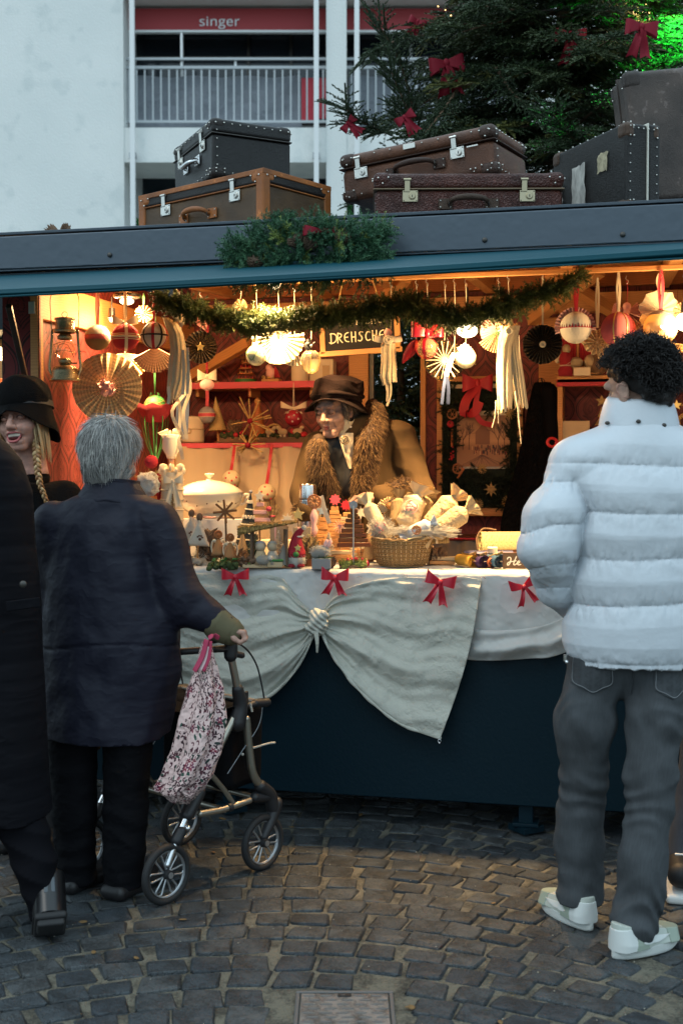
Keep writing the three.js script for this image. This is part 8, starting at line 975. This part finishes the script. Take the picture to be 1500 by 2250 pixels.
// ---------- laughing woman with the braid ----------
{
  const d = 4.46,[t,at] = person('laughing woman with black hat, blond braid and black coat at the left edge',70,d),y = (py) => at(0,py)[1],xx = (px) => at(px,1000)[0];
  const hp = at(50,922,.06),M = placeHead(hp,-.20,-.04,.10,1.04),C = xx(60);
  const cm = mat([.003,.003,.0035],.85,{ bump: rep(T.fine,.05),bs: .003,specularIntensity: .3,phys: true });
  const S = at(140,1092,0),E2 = at(168,1300,.03),W2 = at(140,1440,.12),S1 = at(-40,1092,0),E1 = at(-80,1300,.03),W1 = at(-60,1420,.15);
  const f = (x,yy,z) => { const u = (yy - .35) / (y(1060) - .35),w = lerp(.27,.20,clamp(u)) - .09 * pow(max(0,u - .86) / .14,1.5),k = hypot((x - C) / w,z / .14),b = max((k - 1) * .13,.35 - yy,yy - y(1062)); return uni(.04,(a,c,e) => b,cap(S,E2,.068,.062),cap(E2,W2,.06,.048),cap(S1,E1,.068,.062),cap(E1,W1,.06,.048))(x,yy,z) + .006 * sn(x * 10,yy * 8,z * 10); };
  sub('coat',nets(f,[xx(-130),.30,-.2],[xx(220),y(1030),.28],.011),cm,t);
  sub('scarf',[X(tor(.075,.032,26,10),C - .02,y(1052),.0,PI / 2 + .15,0,0,[1,.9,1])],cm,t);
  const hg = headGeo(headField({ laugh: 1,closed: 1,fat: 1.06,age: .9 }),.0032),legs = [[xx(20),0],[xx(110),0]];
  sub('body',[nets(uni(.05,cap([C,y(1090),0],[C,.9,0],.09,.12),cap(S,E2,.035),cap(E2,W2,.034,.026),cap(S1,E1,.035),cap(E1,W1,.034,.026),cap([C - .02,y(1010),.02],[C,y(1090),0],.05),cap([legs[0][0],.9,0],[legs[0][0],.12,0],.07,.045),cap([legs[1][0],.9,0],[legs[1][0],.12,0],.07,.045)),[xx(-130),.06,-.18],[xx(220),y(990),.26],.015),...inM(hg,M)],skinM([.72,.38,.29]),t);
  sub('trousers',nets((x,yy,z) => min(cap([legs[0][0],.6,0],[legs[0][0],.07,0],.085,.065)(x,yy,z),cap([legs[1][0],.6,0],[legs[1][0],.07,0],.085,.065)(x,yy,z)),[xx(-60),-.02,-.12],[xx(190),.7,.12],.014),mat([.012,.012,.014],.85),t); for (const [x] of legs) sub('shoe',X(boxUV(new RoundedBoxGeometry(.09,.07,.26,4,.03)),x,.035,.05),mt.black,t);
  sub('teeth',inM([sheet((u,v) => { const a = (u - .5) * 1.5; return [.024 * sin(a) * 1.4,-.0565 - .0095 * v - .003 * (1 - cos(a)),.060 + .0215 * cos(a) - .002 * v]; },16,2,.002)],M),mat([.72,.66,.55],.3),t); sub('mouth',inM(X(sp(1),0,-.068,.064,0,0,0,[.026,.012,.014]),M),mat([.10,.012,.014],.5),t); sub('lips',inM([tb([[-.027,-.058,.074],[-.012,-.0525,.0875],[.0,-.054,.0895],[.012,-.0525,.0875],[.027,-.058,.074]],(u) => .0016 + .0022 * sin(u * PI),7,20),tb([[-.027,-.060,.074],[-.016,-.081,.083],[0,-.085,.086],[.016,-.081,.083],[.027,-.060,.074]],(u) => .0016 + .003 * sin(u * PI),7,20)],M),mat([.42,.10,.10],.45),t);
  for (const k of [-1,1]) { sub('eyelash_line',inM(tb([[k * .018,-.001,.083],[k * .030,.0045,.0862],[k * .043,.0,.080]],.0014,5,12),M),mt.black,t); sub('eyebrow',inM(tb([[k * .015,.022,.088],[k * .030,.0275,.087],[k * .047,.021,.078]],(u) => .0026 * (1 - .5 * u),5,10),M),mat([.12,.07,.04],.8),t); }
  // hat with a turned-down brim
  const hm = mat([.0025,.0025,.003],.9,{ specularIntensity: .3,phys: true,bump: rep(T.fine,.04),bs: .004 }),HM = M.clone().multiply(new THREE.Matrix4().compose(V(0,.064,-.004),new THREE.Quaternion().setFromEuler(new THREE.Euler(-.06,0,0)),V(1,1,1)));
  sub('hat_crown',inM(nets((x,yy,z) => ell([0,.012,-.014],[.098,.088,.116])(x,yy,z) + .005 * sn(x * 24,yy * 18,z * 24),[-.13,-.09,-.16],[.13,.13,.13],.006),HM),hm,t); sub('hat_brim',inM(sheet((u,v) => { const a = u * 2 * PI,back = (1 - cos(a)) / 2,r = lerp(.093,.132 - .018 * back,v),dr = lerp(.01,-.030 - .07 * pow(back,1.2) - .045 * abs(sin(a)) + .006 * sin(a * 5),v); return [r * sin(a),dr - .018,r * cos(a) * 1.08 - .02]; },60,8,.004),HM),hm,t); sub('hat_band',inM(cy(.099,.101,.022,0,-.010,-.02,0,0,0,40,true).scale(1,1,1.12),HM),mt.black,t);
  const hb = [mat([.36,.20,.08],.5),mat([.50,.34,.17],.5),mat([.25,.12,.05],.5)],A = at(80,960,.08),B = at(82,1010,.12),D = at(88,1060,.13),F = at(104,1105,.12);
  const bc = curve([A,B,D,F]); for (let s = 0; s < 3; s++) { const pts = []; for (let i = 0; i <= 44; i++) { const u = i / 44,p = bc.getPointAt(u),ph = u * 30 + s * 2 * PI / 3,r = .0105 * (1 - .45 * u); pts.push([p.x + r * sin(ph),p.y,p.z + r * .8 * sin(2 * ph)]); } sub('braid',tb(pts,(u) => .0086 * (1 - .5 * u),7,120),hb[s],t); } sub('braid_tip',strandHair(26,() => V(F[0] + rr(-.004,.004),F[1],F[2]),() => V(rr(-.2,.3),-1,rr(-.1,.1)).normalize(),.035,.0012),hb[1],t);
  for (const k of [-1,1]) sub('hair',inM(strandHair(90,(i) => V(k * rr(.060,.080),rr(-.03,.015),rr(-.03,.050)),(p,i,q = 0) => V(k * (.15 - .25 * q),-1,-.25 * q + .05 * sin(i)).normalize(),.13,.0026,6),M),hb[(k + 1) / 2],t);
}
// ---------- the stallholder ----------
{
  const d = 5.32,[t,at] = person('elderly stallholder in brown fur collared coat and dark brown hat bending over the counter',790,d),y = (py) => at(0,py)[1]; t.position.y = FL; const dn = (a) => [a[0],a[1],a[2]];
  const A = (px,py,z = 0) => at(px,py,z),C = A(790,1000)[0];
  const cm = mat([.078,.046,.019],.9,{ bump: rep(T.fine,.03),bs: .0008,specularIntensity: .4,phys: true }),SR = A(872,958,-.02),ER = A(925,1085,.05),WR = A(838,1092,.22),SL = A(700,985,.0),EL = A(668,1085,.04),WL = A(672,1128,.20);
  const tors = uni(.05,cap(A(788,962,-.05),A(800,1200,-.18),.135,.175),cap(A(735,985,-.02),A(850,965,-.03),.085),cap(A(760,1060,-.08),A(850,1060,-.10),.14),cap(A(800,1180,-.2),[C + .02,.05 - 0 + FL * 0 + .55,-.26],.18,.20));
  const cf = (x,yy,z) => { const b = uni(.03,tors,cap(SR,ER,.088,.074),cap(ER,WR,.072,.056),cap(SL,EL,.082,.070),cap(EL,WL,.068,.05))(x,yy,z); return b > .06 ? b - .01 : b + .016 * pow(abs(sn(x * 9 + yy * 3,yy * 5,z * 8)),1.4) + .006 * abs(sin(yy * 34 + x * 22 + sn(x * 7,yy * 7,2) * 3)) * sst(.13,.17,x - C) + .010 * exp(-pow((x - A(858,1000)[0]) / .012,2)) * sst(y(1100),y(1010),yy) * sst(y(950),y(985),yy) + .004 * sn(x * 20,yy * 14,z * 20); };
  sub('coat',nets(cf,[A(610,1000)[0],.35,-.50],[A(990,1000)[0],y(890),.34],.0085),cm,t);
  sub('skirt',lat([[.17,.10],[.21,.12],[.19,.5],[.17,.62]],24).translate(C + .02,0,-.24),cm,t); for (const k of [-1,1]) sub('shoe',X(boxUV(new RoundedBoxGeometry(.09,.07,.25,4,.03)),C + k * .1,.036,-.2),mt.black,t);
  // fur: bands of fine hairs over a thin pelt
  const furM = [mat([.045,.022,.009],.8),mat([.12,.06,.024],.8),mat([.30,.18,.075],.8)];
  const onCoat = (x,yy,z0 = .35) => { let z = z0; while (z > -.3 && cf(x,yy,z) > .004) z -= .006; return z; };
  const fur = (name,line,w,n,dir,L) => { const cv = curve(line),gs = [[],[],[]],pel = []; for (let i = 0; i <= 14; i++) pel.push(cv.getPointAt(i / 14)); const p2 = pel.map((p) => [p.x,p.y,p.z]); sub(name + '_pelt',tb(p2,(u) => w * .62 * (.8 + .3 * sin(u * PI)),10,30),furM[0],t); for (let i = 0; i < n; i++) { const u = rnd() * .998,p = cv.getPointAt(u),tg = cv.getTangentAt(u),a = rr(-1.7,1.7),R = w * .60 * (.8 + .3 * sin(u * PI)),side = V(cos(a + PI / 2),0,sin(a + PI / 2)),s = side.addScaledVector(tg,-side.dot(tg)).normalize(),o = p.clone().addScaledVector(s,R),dd = s.clone().multiplyScalar(.75).add(V(rr(-.3,.3) + dir[0],dir[1] + rr(-.25,.25) - .2,rr(0,.5))).normalize(),l = L * rr(.6,1.2),e = o.clone().addScaledVector(dd,l).add(V(0,-l * .25,0)); gs[rnd() < .36 ? 0 : rnd() < .6 ? 1 : 2].push(tb([o,o.clone().addScaledVector(dd,l * .55),e],(q) => .0015 * (1 - .85 * q),3,2)); } gs.forEach((g,i) => sub(name,g,furM[i],t)); };
  const fz = (px,py,e = .02) => { const a = A(px,py,.06),z = onCoat(a[0],a[1]); return [a[0],a[1],z + e]; };
  fur('fur_collar',[fz(700,968),fz(698,1000),fz(708,1040),fz(726,1075),fz(742,1120)],.062,2600,[-.3,-.5],.026); fur('fur_collar',[A(818,892,-.02),A(826,925,.02),fz(812,965),fz(802,1020),fz(796,1070),fz(786,1115)],.070,3400,[.2,-.5],.027); fur('fur_cuff',[A(893,1062,.10),A(868,1078,.18),A(836,1092,.22)],.060,1200,[0,-.1],.022); fur('fur_cuff',[A(668,1110,.14),A(664,1132,.2)],.055,240,[0,-.1],.024);
  // blouse, scarf, brooch
  sub('blouse',[sheet((u,v) => { const x = lerp(lerp(740,776,u),lerp(766,776,u),v),q = A(x,lerp(952,1030,v),.06),z = onCoat(q[0],q[1]); return [q[0],q[1],z + .016 + .012 * sin(u * PI)]; },12,16,.002)],mat([.62,.52,.36],.7),t); sub('lining',[sheet((u,v) => { const x = lerp(lerp(716,772,u),lerp(742,776,u),v),q = A(x,lerp(956,1090,v),.06),z = onCoat(q[0],q[1]); return [q[0],q[1],z + .008]; },8,16,.002)],mt.black,t);
  const hp = A(735,903,.05),M = placeHead(hp,-.56,.15,.05,.98);
  sub('blouse_collar',[sheet((u,v) => { const a = lerp(-2.6,1.5,u),r = lerp(.058,.074 + .012 * sin(a * 3),v),fl = .012 * sin(u * 22) * v; return [hp[0] + .020 + r * sin(a) * 1.05,hp[1] - .115 + (v * .058) * (sin(a) > .2 ? 1.35 : .4) + fl,hp[2] - .035 + r * cos(a)]; },60,6,.002)],mat([.66,.56,.38],.7),t);
  { const q = A(757,968,.06),z = onCoat(q[0],q[1]) + .034; sub('brooch',[X(tor(.0165,.003,20,6),q[0],q[1],z),X(tor(.008,.003,16,6),q[0],q[1],z + .002),...Array.from({ length: 8 },(_,i) => sp(.0036,q[0] + .0165 * cos(i * PI / 4),q[1] + .0165 * sin(i * PI / 4),z + .002,1,7,5))],mat([.65,.5,.3],.2,{ metalness: 1 }),t); sub('earring',sp(.005,...A(770,938,.11)),mat([.8,.75,.65],.15),t); }
  const hand = [WR[0] - .072,WR[1] - .004,WR[2] + .03],fs = [0,1,2,3].map((i) => finger([[hand[0] - .008,hand[1] + .004 - i * .004,hand[2] + .012 - i * .014 + .012],[hand[0] - .042 + i * .003,hand[1] + .004 - i * .005,hand[2] + .024 - i * .012],[hand[0] - .064 + i * .005,hand[1] - .016 - i * .005,hand[2] + .030 - i * .012],[hand[0] - .060 + i * .006,hand[1] - .036 - i * .004,hand[2] + .030 - i * .012]],.0086));
  const handG = nets(handField([cap(WR,hand,.026,.024),ell(hand,[.040,.020,.032]),...fs,finger([[hand[0] + .004,hand[1] + .008,hand[2] + .030],[hand[0] - .024,hand[1] - .006,hand[2] + .046],[hand[0] - .048,hand[1] - .022,hand[2] + .044]],.0092)]),[hand[0] - .10,hand[1] - .08,hand[2] - .07],[hand[0] + .12,hand[1] + .06,hand[2] + .09],.0035);
  const body = nets(uni(.04,cap(A(785,985,-.06),A(800,1180,-.2),.08,.11),cap(SR,ER,.035),cap(ER,WR,.034,.026),cap(SL,EL,.035),cap(EL,WL,.034,.026),cap([hp[0] + .025,hp[1] - .09,hp[2] - .045],A(785,985,-.06),.048,.06),cap([C - .08,.62,-.25],[C - .09,.08,-.22],.06,.045),cap([C + .1,.62,-.25],[C + .1,.08,-.22],.06,.045),cap(A(800,1180,-.2),[C,.62,-.25],.11)),[A(620,1000)[0],.03,-.4],[A(980,1000)[0],y(880),.34],.015);
  sub('body',[body,...inM(headGeo(headField({ age: 1.5,closed: 1,fat: 1.04 }),.003),M),handG],skinM([.66,.39,.29]),t);
  sub('lips',inM([tb([[-.020,-.0655,.0765],[-.008,-.0635,.0865],[0,-.0645,.088],[.008,-.0635,.0865],[.020,-.0655,.0765]],(u) => .001 + .0026 * sin(u * PI),7,18),tb([[-.018,-.0675,.0765],[0,-.0725,.0865],[.018,-.0675,.0765]],(u) => .001 + .0034 * sin(u * PI),7,14)],M),mat([.34,.085,.07],.5),t); for (const k of [-1,1]) { sub('eyelash_line',inM(tb([[k * .019,-.006,.0832],[k * .031,-.0085,.0850],[k * .043,-.005,.0785]],.0012,5,10),M),mat([.06,.03,.02],.8),t); sub('eyebrow',inM(tb([[k * .014,.022,.087],[k * .030,.028,.086],[k * .046,.022,.077]],(u) => .0022 * (1 - .5 * u),5,10),M),mat([.20,.11,.06],.8),t); }
  const gh = [mat([.22,.17,.12],.6),mat([.10,.07,.05],.6)]; for (const k of [-1,1]) for (const j of [0,1]) sub('hair',inM(strandHair(120,() => V(k * rr(.062,.084),rr(.0,.045),rr(-.07,.042)),(p,i,q = 0) => V(k * (.2 - .5 * q),-1 + .3 * q,-.35 + .3 * sin(i)).normalize(),.065,.0019,5,.004),M),gh[j],t);
  // soft felt hat
  const hm = mat([.013,.005,.004],.85,{ bump: rep(T.fine,.05),bs: .003,specularIntensity: .4,phys: true }),HM = placeHead([hp[0] + .010,hp[1] + .062,hp[2] - .020],-.56,-.02,-.02,.97);
  sub('hat_crown',inM(nets((x,yy,z) => { const dome = ell([0,.010,-.004],[.112,.104,.126])(x,yy,z),wall = max((hypot(x / .108,(z + .004) / .122) - 1) * .108,yy - .07); return max(smin(dome,wall,.03),-.02 - yy) + .012 * exp(-(pow(x - .01,2) + z * z) / .004) * sst(.05,.1,yy) + .009 * pow(abs(sin(yy * 46 + sn(x * 9,2,z * 9) * 2.6)),2) * sst(.09,.0,yy) + .010 * sn(x * 15,yy * 17,z * 15); },[-.15,-.06,-.17],[.15,.16,.17],.0055),HM),hm,t);
  sub('hat_brim',inM(sheet((u,v) => { const a = u * 2 * PI,r = lerp(.104,.150 + .006 * sin(a * 3),v),w = lerp(.0,-.022 + .016 * sin(a * 2 + .6) - .034 * (1 - cos(a)) * .5 + .008 * sin(a * 3 + 1),v); return [r * sin(a),w - .016,r * cos(a) * 1.08 - .005]; },72,8,.006),HM),hm,t); sub('hat_band',inM([tb(Array.from({ length: 41 },(_,i) => { const a = i / 40 * 2 * PI; return [.113 * sin(a),.006 + .006 * sin(a * 3),.128 * cos(a) - .005]; }),.010,7,80)],HM),hm,t);
}
// ---------- someone behind the young man, only a leg shows ----------
{
  const d = 4.05,[t,at] = person('person in dark trousers and black trainers, mostly hidden at the right edge',1560,d),xx = (px) => at(px,1800)[0],y = (py) => at(0,py)[1],l1 = [at(1560,1500),at(1530,1720),at(1500,1880,.04)],l2 = [at(1640,1500),at(1640,1900)];
  sub('trousers',nets((x,yy,z) => min(uni(.02,cap(l1[0],l1[1],.085,.07),cap(l1[1],l1[2],.068,.06))(x,yy,z),cap(l2[0],l2[1],.08,.06)(x,yy,z)) + .006 * sn(x * 10,yy * 7,z * 10),[xx(1420),.02,-.15],[xx(1740),y(1420),.15],.011),mat([.05,.055,.068],.9,{ map: rep(T.denim,.25) }),t);
  sub('coat',nets((x,yy,z) => uni(.05,ell([xx(1610),1.15,0],[.19,.40,.13]),cap([xx(1530),1.38,0],[xx(1560),.95,.05],.06))(x,yy,z),[xx(1400),.65,-.2],[xx(1800),1.6,.2],.014),mt.black,t);
  for (const p of [l1[2],l2[1]]) { sub('shoe_upper',X(boxUV(new RoundedBoxGeometry(.095,.085,.26,4,.04)),p[0] - .02,.085,p[2] + .05,0,-.25),mt.black,t); sub('shoe_sole',X(boxUV(new RoundedBoxGeometry(.105,.032,.29,3,.014)),p[0] - .02,.018,p[2] + .05,0,-.25),mat([.6,.6,.58],.6),t); sub('laces',[0,1,2].map((i) => bx(.05,.006,.012,p[0] - .02,.128 - i * .008,p[2] + .06 + i * .03,0,-.25)),mat([.6,.6,.58],.7),t); }
  const M = placeHead([xx(1610),1.62,0],PI,0); sub('body',[nets(uni(.05,cap([xx(1610),1.36,0],[xx(1610),.9,0],.1),cap([xx(1610),1.5,0],[xx(1610),1.36,0],.05),cap(l1[0],l1[2],.05,.04),cap(l2[0],l2[1],.05,.04),cap([xx(1530),1.36,0],[xx(1560),.9,.08],.035)),[xx(1400),.06,-.2],[xx(1780),1.6,.2],.016),...inM(headGeo(headField({}),.006),M)],skinM([.45,.27,.2]),t); sub('hair',inM(nets((x,yy,z) => max(ell([0,.05,-.022],[.084,.094,.104])(x,yy,z),z - .06,-.1 - yy),[-.12,-.12,-.15],[.12,.17,.12],.009),M),mt.darkWood,t);
}
// ================= rollator and shopping bag =================
{
  const RR = GP(366,1986),FR = GP(577,1911),FLp = GP(372,1863),fwd = FR.clone().sub(RR).normalize(),lat_ = FLp.clone().sub(FR).normalize(),side = V(-fwd.z,0,fwd.x); if (side.dot(lat_) < 0) side.negate();
  const W = FLp.clone().sub(FR).length() * .98,o = RR.clone(),t = thing('rollator','champagne coloured rollator with black grips and four spoked wheels','rollator',V(RR.x,0,RR.z));
  const q = (px,py) => { const p = PL(px,py,RR,side); return p.sub(t.position); },L = (p) => p.clone().addScaledVector(side,W);
  const fr = mat([.36,.335,.28],.32,{ metalness: .85 }),bk = mat([.014,.014,.016],.5),rubber = mt.rubber,rimM = mat([.42,.43,.44],.3,{ metalness: .8 }),wr = .098;
  const wheel = (c) => { const g = new THREE.Group(); g.name = 'wheel'; g.position.copy(c); g.lookAt(c.clone().add(side)); g.position.copy(c); t.add(g); g.rotation.setFromQuaternion(new THREE.Quaternion().setFromUnitVectors(V(0,0,1),side.clone().negate())); sub('tyre',suv(new THREE.TorusGeometry(wr - .011,.0125,10,40),.6,.08),rubber,g); sub('rim',[suv(new THREE.TorusGeometry(wr - .024,.0045,8,40),.5,.03),X(cy(wr - .023,wr - .023,.016,0,0,0,PI / 2,0,0,40,true))],rimM,g); for (let i = 0; i < 6; i++) { const a = i / 6 * 2 * PI,pt = (r,b) => [r * cos(a + b),r * sin(a + b),0]; sub('spoke',[-1,1].map((s) => tb([pt(.014,s * .5),pt(.045,s * .24),pt(.066,s * .20),pt(wr - .025,s * .08)],.0034,6,12)),rimM,g); } sub('hub',X(cy(.015,.018,.044,0,0,0,PI / 2)),bk,g); sub('hub_cap',X(cy(.010,.010,.050,0,0,0,PI / 2)),rimM,g); return g; };
  const cR = V(0,wr,0),cF = FR.clone().sub(t.position).setY(wr); wheel(cR); wheel(cF); wheel(L(cR)); wheel(L(cF));
  for (const S of [(p) => p,L]) {
    const top = S(q(507,1440)),bend = S(q(527,1540)),J = S(q(533,1560));
    sub('handle_post',seg(top,bend,.0135,12),fr,t); sub('joint',[tb([S(q(522,1515)),S(q(528,1550)),S(q(520,1588))],(u) => .021 + .012 * u,10,10),bx(.012,.05,.03,...S(q(540,1535)).toArray())],bk,t); sub('reflector',seg(S(q(541,1543)).addScaledVector(side,-.02),S(q(545,1562)).addScaledVector(side,-.02),.004),mt.snow,t);
    sub('rear_leg',[tb([S(q(512,1580)),S(q(470,1664)),S(q(428,1748))],.0135,12,12)],fr,t); sub('rear_bracket',[tb([S(q(438,1742)),S(q(424,1768)),S(q(412,1790))],.022,10,8),tb([S(q(398,1826)),S(q(388,1846))],.020,10,4)],bk,t); sub('rear_fork',[tb([S(q(412,1788)),S(q(385,1852)),S(q(368,1900))],.012,10,10)],mt.chrome,t); sub('brake_knob',sp(.010,...S(q(404,1817)).addScaledVector(side,-.02).toArray()),mt.chrome,t); sub('sticker',X(new THREE.CylinderGeometry(.0140,.0140,.018,12,1,true),0,0,0).applyQuaternion(_q.setFromUnitVectors(V(0,1,0),q(428,1748).sub(q(470,1664)).normalize())).translate(...S(q(431,1742)).toArray()),mat([.55,.38,.03],.6),t);
    sub('front_leg',tb([S(q(541,1580)),S(q(548,1650)),S(q(556,1700)),S(q(572,1728))],.0145,12,24),fr,t); sub('front_bracket',[tb([S(q(572,1728)),S(q(592,1745)),S(q(600,1775))],.024,10,12),tb([S(q(606,1765)),S(q(596,1800)),S(q(580,1838))],(u) => .026 - .010 * u,10,12),tb([S(q(590,1750)),S(q(560,1752))],.018,9,4)],bk,t);
    sub('side_bar',tb([S(q(440,1788)),S(q(490,1778)),S(q(548,1758))],.012,10,12),fr,t); sub('bar_clamp',seg(S(q(500,1775)),S(q(508,1772)),.016,10),bk,t); sub('diagonal_bar',tb([S(q(462,1700)),S(q(494,1738)),S(q(512,1765))],.009,9,8),fr,t);
    sub('grip',[tb([S(q(470,1402)),S(q(492,1398)),S(q(512,1404))],.019,12,8),tb([S(q(508,1408)),S(q(507,1440))],.024,12,6),tb([S(q(514,1436)),S(q(532,1440))],.011,8,4)],bk,t); sub('brake_lever',tb([S(q(470,1426)),S(q(490,1428)),S(q(512,1424))],.008,8,10),bk,t);
    sub('brake_cable',tb([S(q(516,1408)),S(q(545,1430)),S(q(564,1462)),S(q(574,1500)),S(q(580,1532))],.0034,6,30),bk,t); sub('thin_cable',tb([S(q(578,1540)),S(q(570,1590)),S(q(532,1650)),S(q(500,1700))],.0016,5,24),mt.steelGrey,t); sub('seat_arm',[tb([S(q(545,1552)),S(q(562,1545)),S(q(576,1542))],.012,9,8),tb([S(q(562,1545)),S(q(586,1543))],.016,9,4)],bk,t);
  }
  const s0 = q(548,1548),s1 = L(s0); sub('seat',sheet((u,v) => { const p = s0.clone().lerp(s1,v).addScaledVector(fwd,(u - .75) * .22); return [p.x,p.y - .03 * sin(v * PI),p.z]; },8,14,.004),mat([.006,.006,.007],.95,{ specularIntensity: .15,phys: true }),t); sub('cross_tube',[seg(q(575,1545),L(q(575,1545)),.011,10),seg(q(560,1752),L(q(560,1752)),.010,10),seg(q(495,1780),L(q(495,1780)),.010,10)],fr,t);
  sub('back_strap',tb([q(500,1425),q(470,1440).addScaledVector(side,W * .5).addScaledVector(fwd,-.08),L(q(500,1425))],.012,8,20),bk,t);
  const b0 = q(566,1550).addScaledVector(side,.03).addScaledVector(fwd,-.01),bt = sub('basket_bag',nets((x,y,z) => { const p = V(x,y,z).sub(b0),a = p.dot(fwd),s = p.dot(side),h = p.y; return hypot(max(0,abs(a - .0) - .06),max(0,abs(s - W * .45) - W * .33),max(0,abs(h + .15) - .115)) - .035 + .008 * sn(x * 14,y * 10,z * 14); },[min(b0.x,b0.x + side.x * W) - .18,b0.y - .36,min(b0.z,b0.z + side.z * W) - .22],[max(b0.x,b0.x + side.x * W) + .18,b0.y + .06,max(b0.z,b0.z + side.z * W) + .2],.010),mat([.005,.005,.006],.9,{ bump: rep(T.weave,.03),bs: .001,specularIntensity: .2,phys: true }),t); sub('reflective_strip',tb([q(556,1648).addScaledVector(side,.02),q(572,1642).addScaledVector(side,.02).addScaledVector(fwd,.06),q(586,1640).addScaledVector(side,.02).addScaledVector(fwd,.06)],.004,5,10),mt.snow,bt); sub('stud',sp(.005,...q(531,1657).addScaledVector(side,-.005).toArray()),mt.snow,bt);
  // flowered bag hanging from the grip
  T.floral = ctex(512,512,(c,w,h) => { c.fillStyle = '#ecd6cf'; c.fillRect(0,0,w,h); for (let i = 0; i < 520; i++) { c.strokeStyle = pick(['#2c1019','#46182a','#2a1622','#5d2c38']); c.lineWidth = rr(4,9); const x = rnd() * w,y = rnd() * h,a = rnd() * 7,l = rr(8,26); c.beginPath(); c.moveTo(x,y); c.quadraticCurveTo(x + cos(a) * l,y + sin(a) * l,x + cos(a + 1.2) * l,y + sin(a + 1.2) * l); c.stroke(); } const leaf = (x,y,a,l,k) => { c.fillStyle = k; c.save(); c.translate(x,y); c.rotate(a); c.beginPath(); c.ellipse(l * .6,0,l * .6,l * .24,0,0,7); c.fill(); c.restore(); }; for (let i = 0; i < 44; i++) leaf(rnd() * w,rnd() * h,rnd() * 7,rr(16,30),pick(['#1d4a3c','#245545','#2d3f3a'])); for (let i = 0; i < 20; i++) { const x = rnd() * w,y = rnd() * h; for (let p = 0; p < 6; p++) leaf(x,y,p * 1.05,rr(14,20),pick(['#7d1f3b','#8d2a45','#6b2f52'])); c.fillStyle = '#d8b8b0'; c.beginPath(); c.arc(x,y,5,0,7); c.fill(); } });
  const bd = 3.80,B = (px,py,e = 0) => DP(px,py,bd - e),o2 = B(450,1412),bag = thing('shopping_bag','pink flowered cloth shopping bag hanging from the rollator grip','bag',o2),rows = [[1412,444,460,.012],[1440,436,468,.022],[1475,428,478,.035],[1520,412,492,.055],[1580,396,496,.075],[1640,384,488,.085],[1695,362,470,.09],[1728,342,452,.085],[1750,368,430,.06],[1762,390,418,.02]];
  const fm = mat([.72,.64,.65],.85,{ map: rep(T.floral,.30),bump: rep(T.crease,.12),bs: .006 });
  sub('bag_body',sheet((u,v) => { const n = rows.length - 1,w = v * n,i = min(n - 1,floor(w)),f = w - i,s = f * f * (3 - 2 * f),a = rows[i],b = rows[i + 1],y = lerp(a[0],b[0],f),l = lerp(a[1],b[1],lerp(f,s,.5)),r = lerp(a[2],b[2],lerp(f,s,.5)),dp = lerp(a[3],b[3],f),an = u * 2 * PI,fold = 1 + .13 * sin(an * 5 + v * 3) * (1 - .5 * v) + .06 * sin(an * 9 + v * 9) + .07 * sn(u * 9,v * 9,4),p = B((l + r) / 2 + (r - l) / 2 * sin(an) * fold,y); return [p.x - o2.x - FW0.x * dp * cos(an) * fold,p.y - o2.y + .006 * sn(u * 20,v * 20,1),p.z - o2.z - FW0.z * dp * cos(an) * fold,u * .62,v * .70]; },72,54),fm,bag);
  for (const [a,b,c] of [[[455,1405],[446,1440],[428,1475]],[[462,1408],[458,1445],[446,1474]],[[458,1402],[470,1395],[482,1402]]]) sub('strap',rib([a,b,c].map(([x,y]) => B(x,y,.05).sub(o2)),.017,[1,.2,.2],.003),mat([.36,.03,.08],.7),bag);
  sub('lining',rib([[456,1420],[450,1450],[440,1472]].map(([x,y]) => B(x,y,.048).sub(o2)),.014,[1,.2,.2],.003),mat([.6,.45,.45],.8),bag); sub('flap',sheet((u,v) => { const p = B(lerp(396,432,u) + 3 * sin(v * 3),lerp(1738,1752,v) - 14 * pow(abs(u - .5) * 2,2),.088); return [p.x - o2.x,p.y - o2.y,p.z - o2.z,u * .1,v * .1]; },10,5,.003),fm,bag);
}

{ // crumbs, leaves and grit lying in the joints
  const g = new THREE.Group(); g.name = 'litter'; g.userData = { kind: 'stuff',label: 'fallen leaves, needles and grit lying in the cobble joints',category: 'litter' }; scene.add(g); const a = [[],[],[]];
  for (let i = 0; i < 420; i++) { const w = rr(2.9,6),u = rr(-.36,.36) * w,x = EYE[0] + RX.x * u + FW0.x * w,z = EYE[2] + RX.z * u + FW0.z * w,k = i % 14 === 0 ? 0 : i % 2 + 1; a[k].push(k ? X(sp(1,0,0,0,1,5,4),x,.0015,z,0,rnd() * 3,0,k === 1 ? [rr(.001,.003),.0012,rr(.001,.003)] : [rr(.006,.014),.0008,.0008]) : X(sp(1,0,0,0,1,7,4),x,.003,z,rr(-.2,.2),rnd() * 6,rr(-.2,.2),[rr(.010,.018),.0015,rr(.006,.010)])); }
  ['leaf','grit','needle'].forEach((n,i) => { const m = sub(n,a[i],[mat([.16,.09,.03],.8),mat([.36,.33,.27],.8),mat([.10,.08,.04],.9)][i],g); m.userData.kind = 'stuff'; });
}
renderer.render(scene,camera);
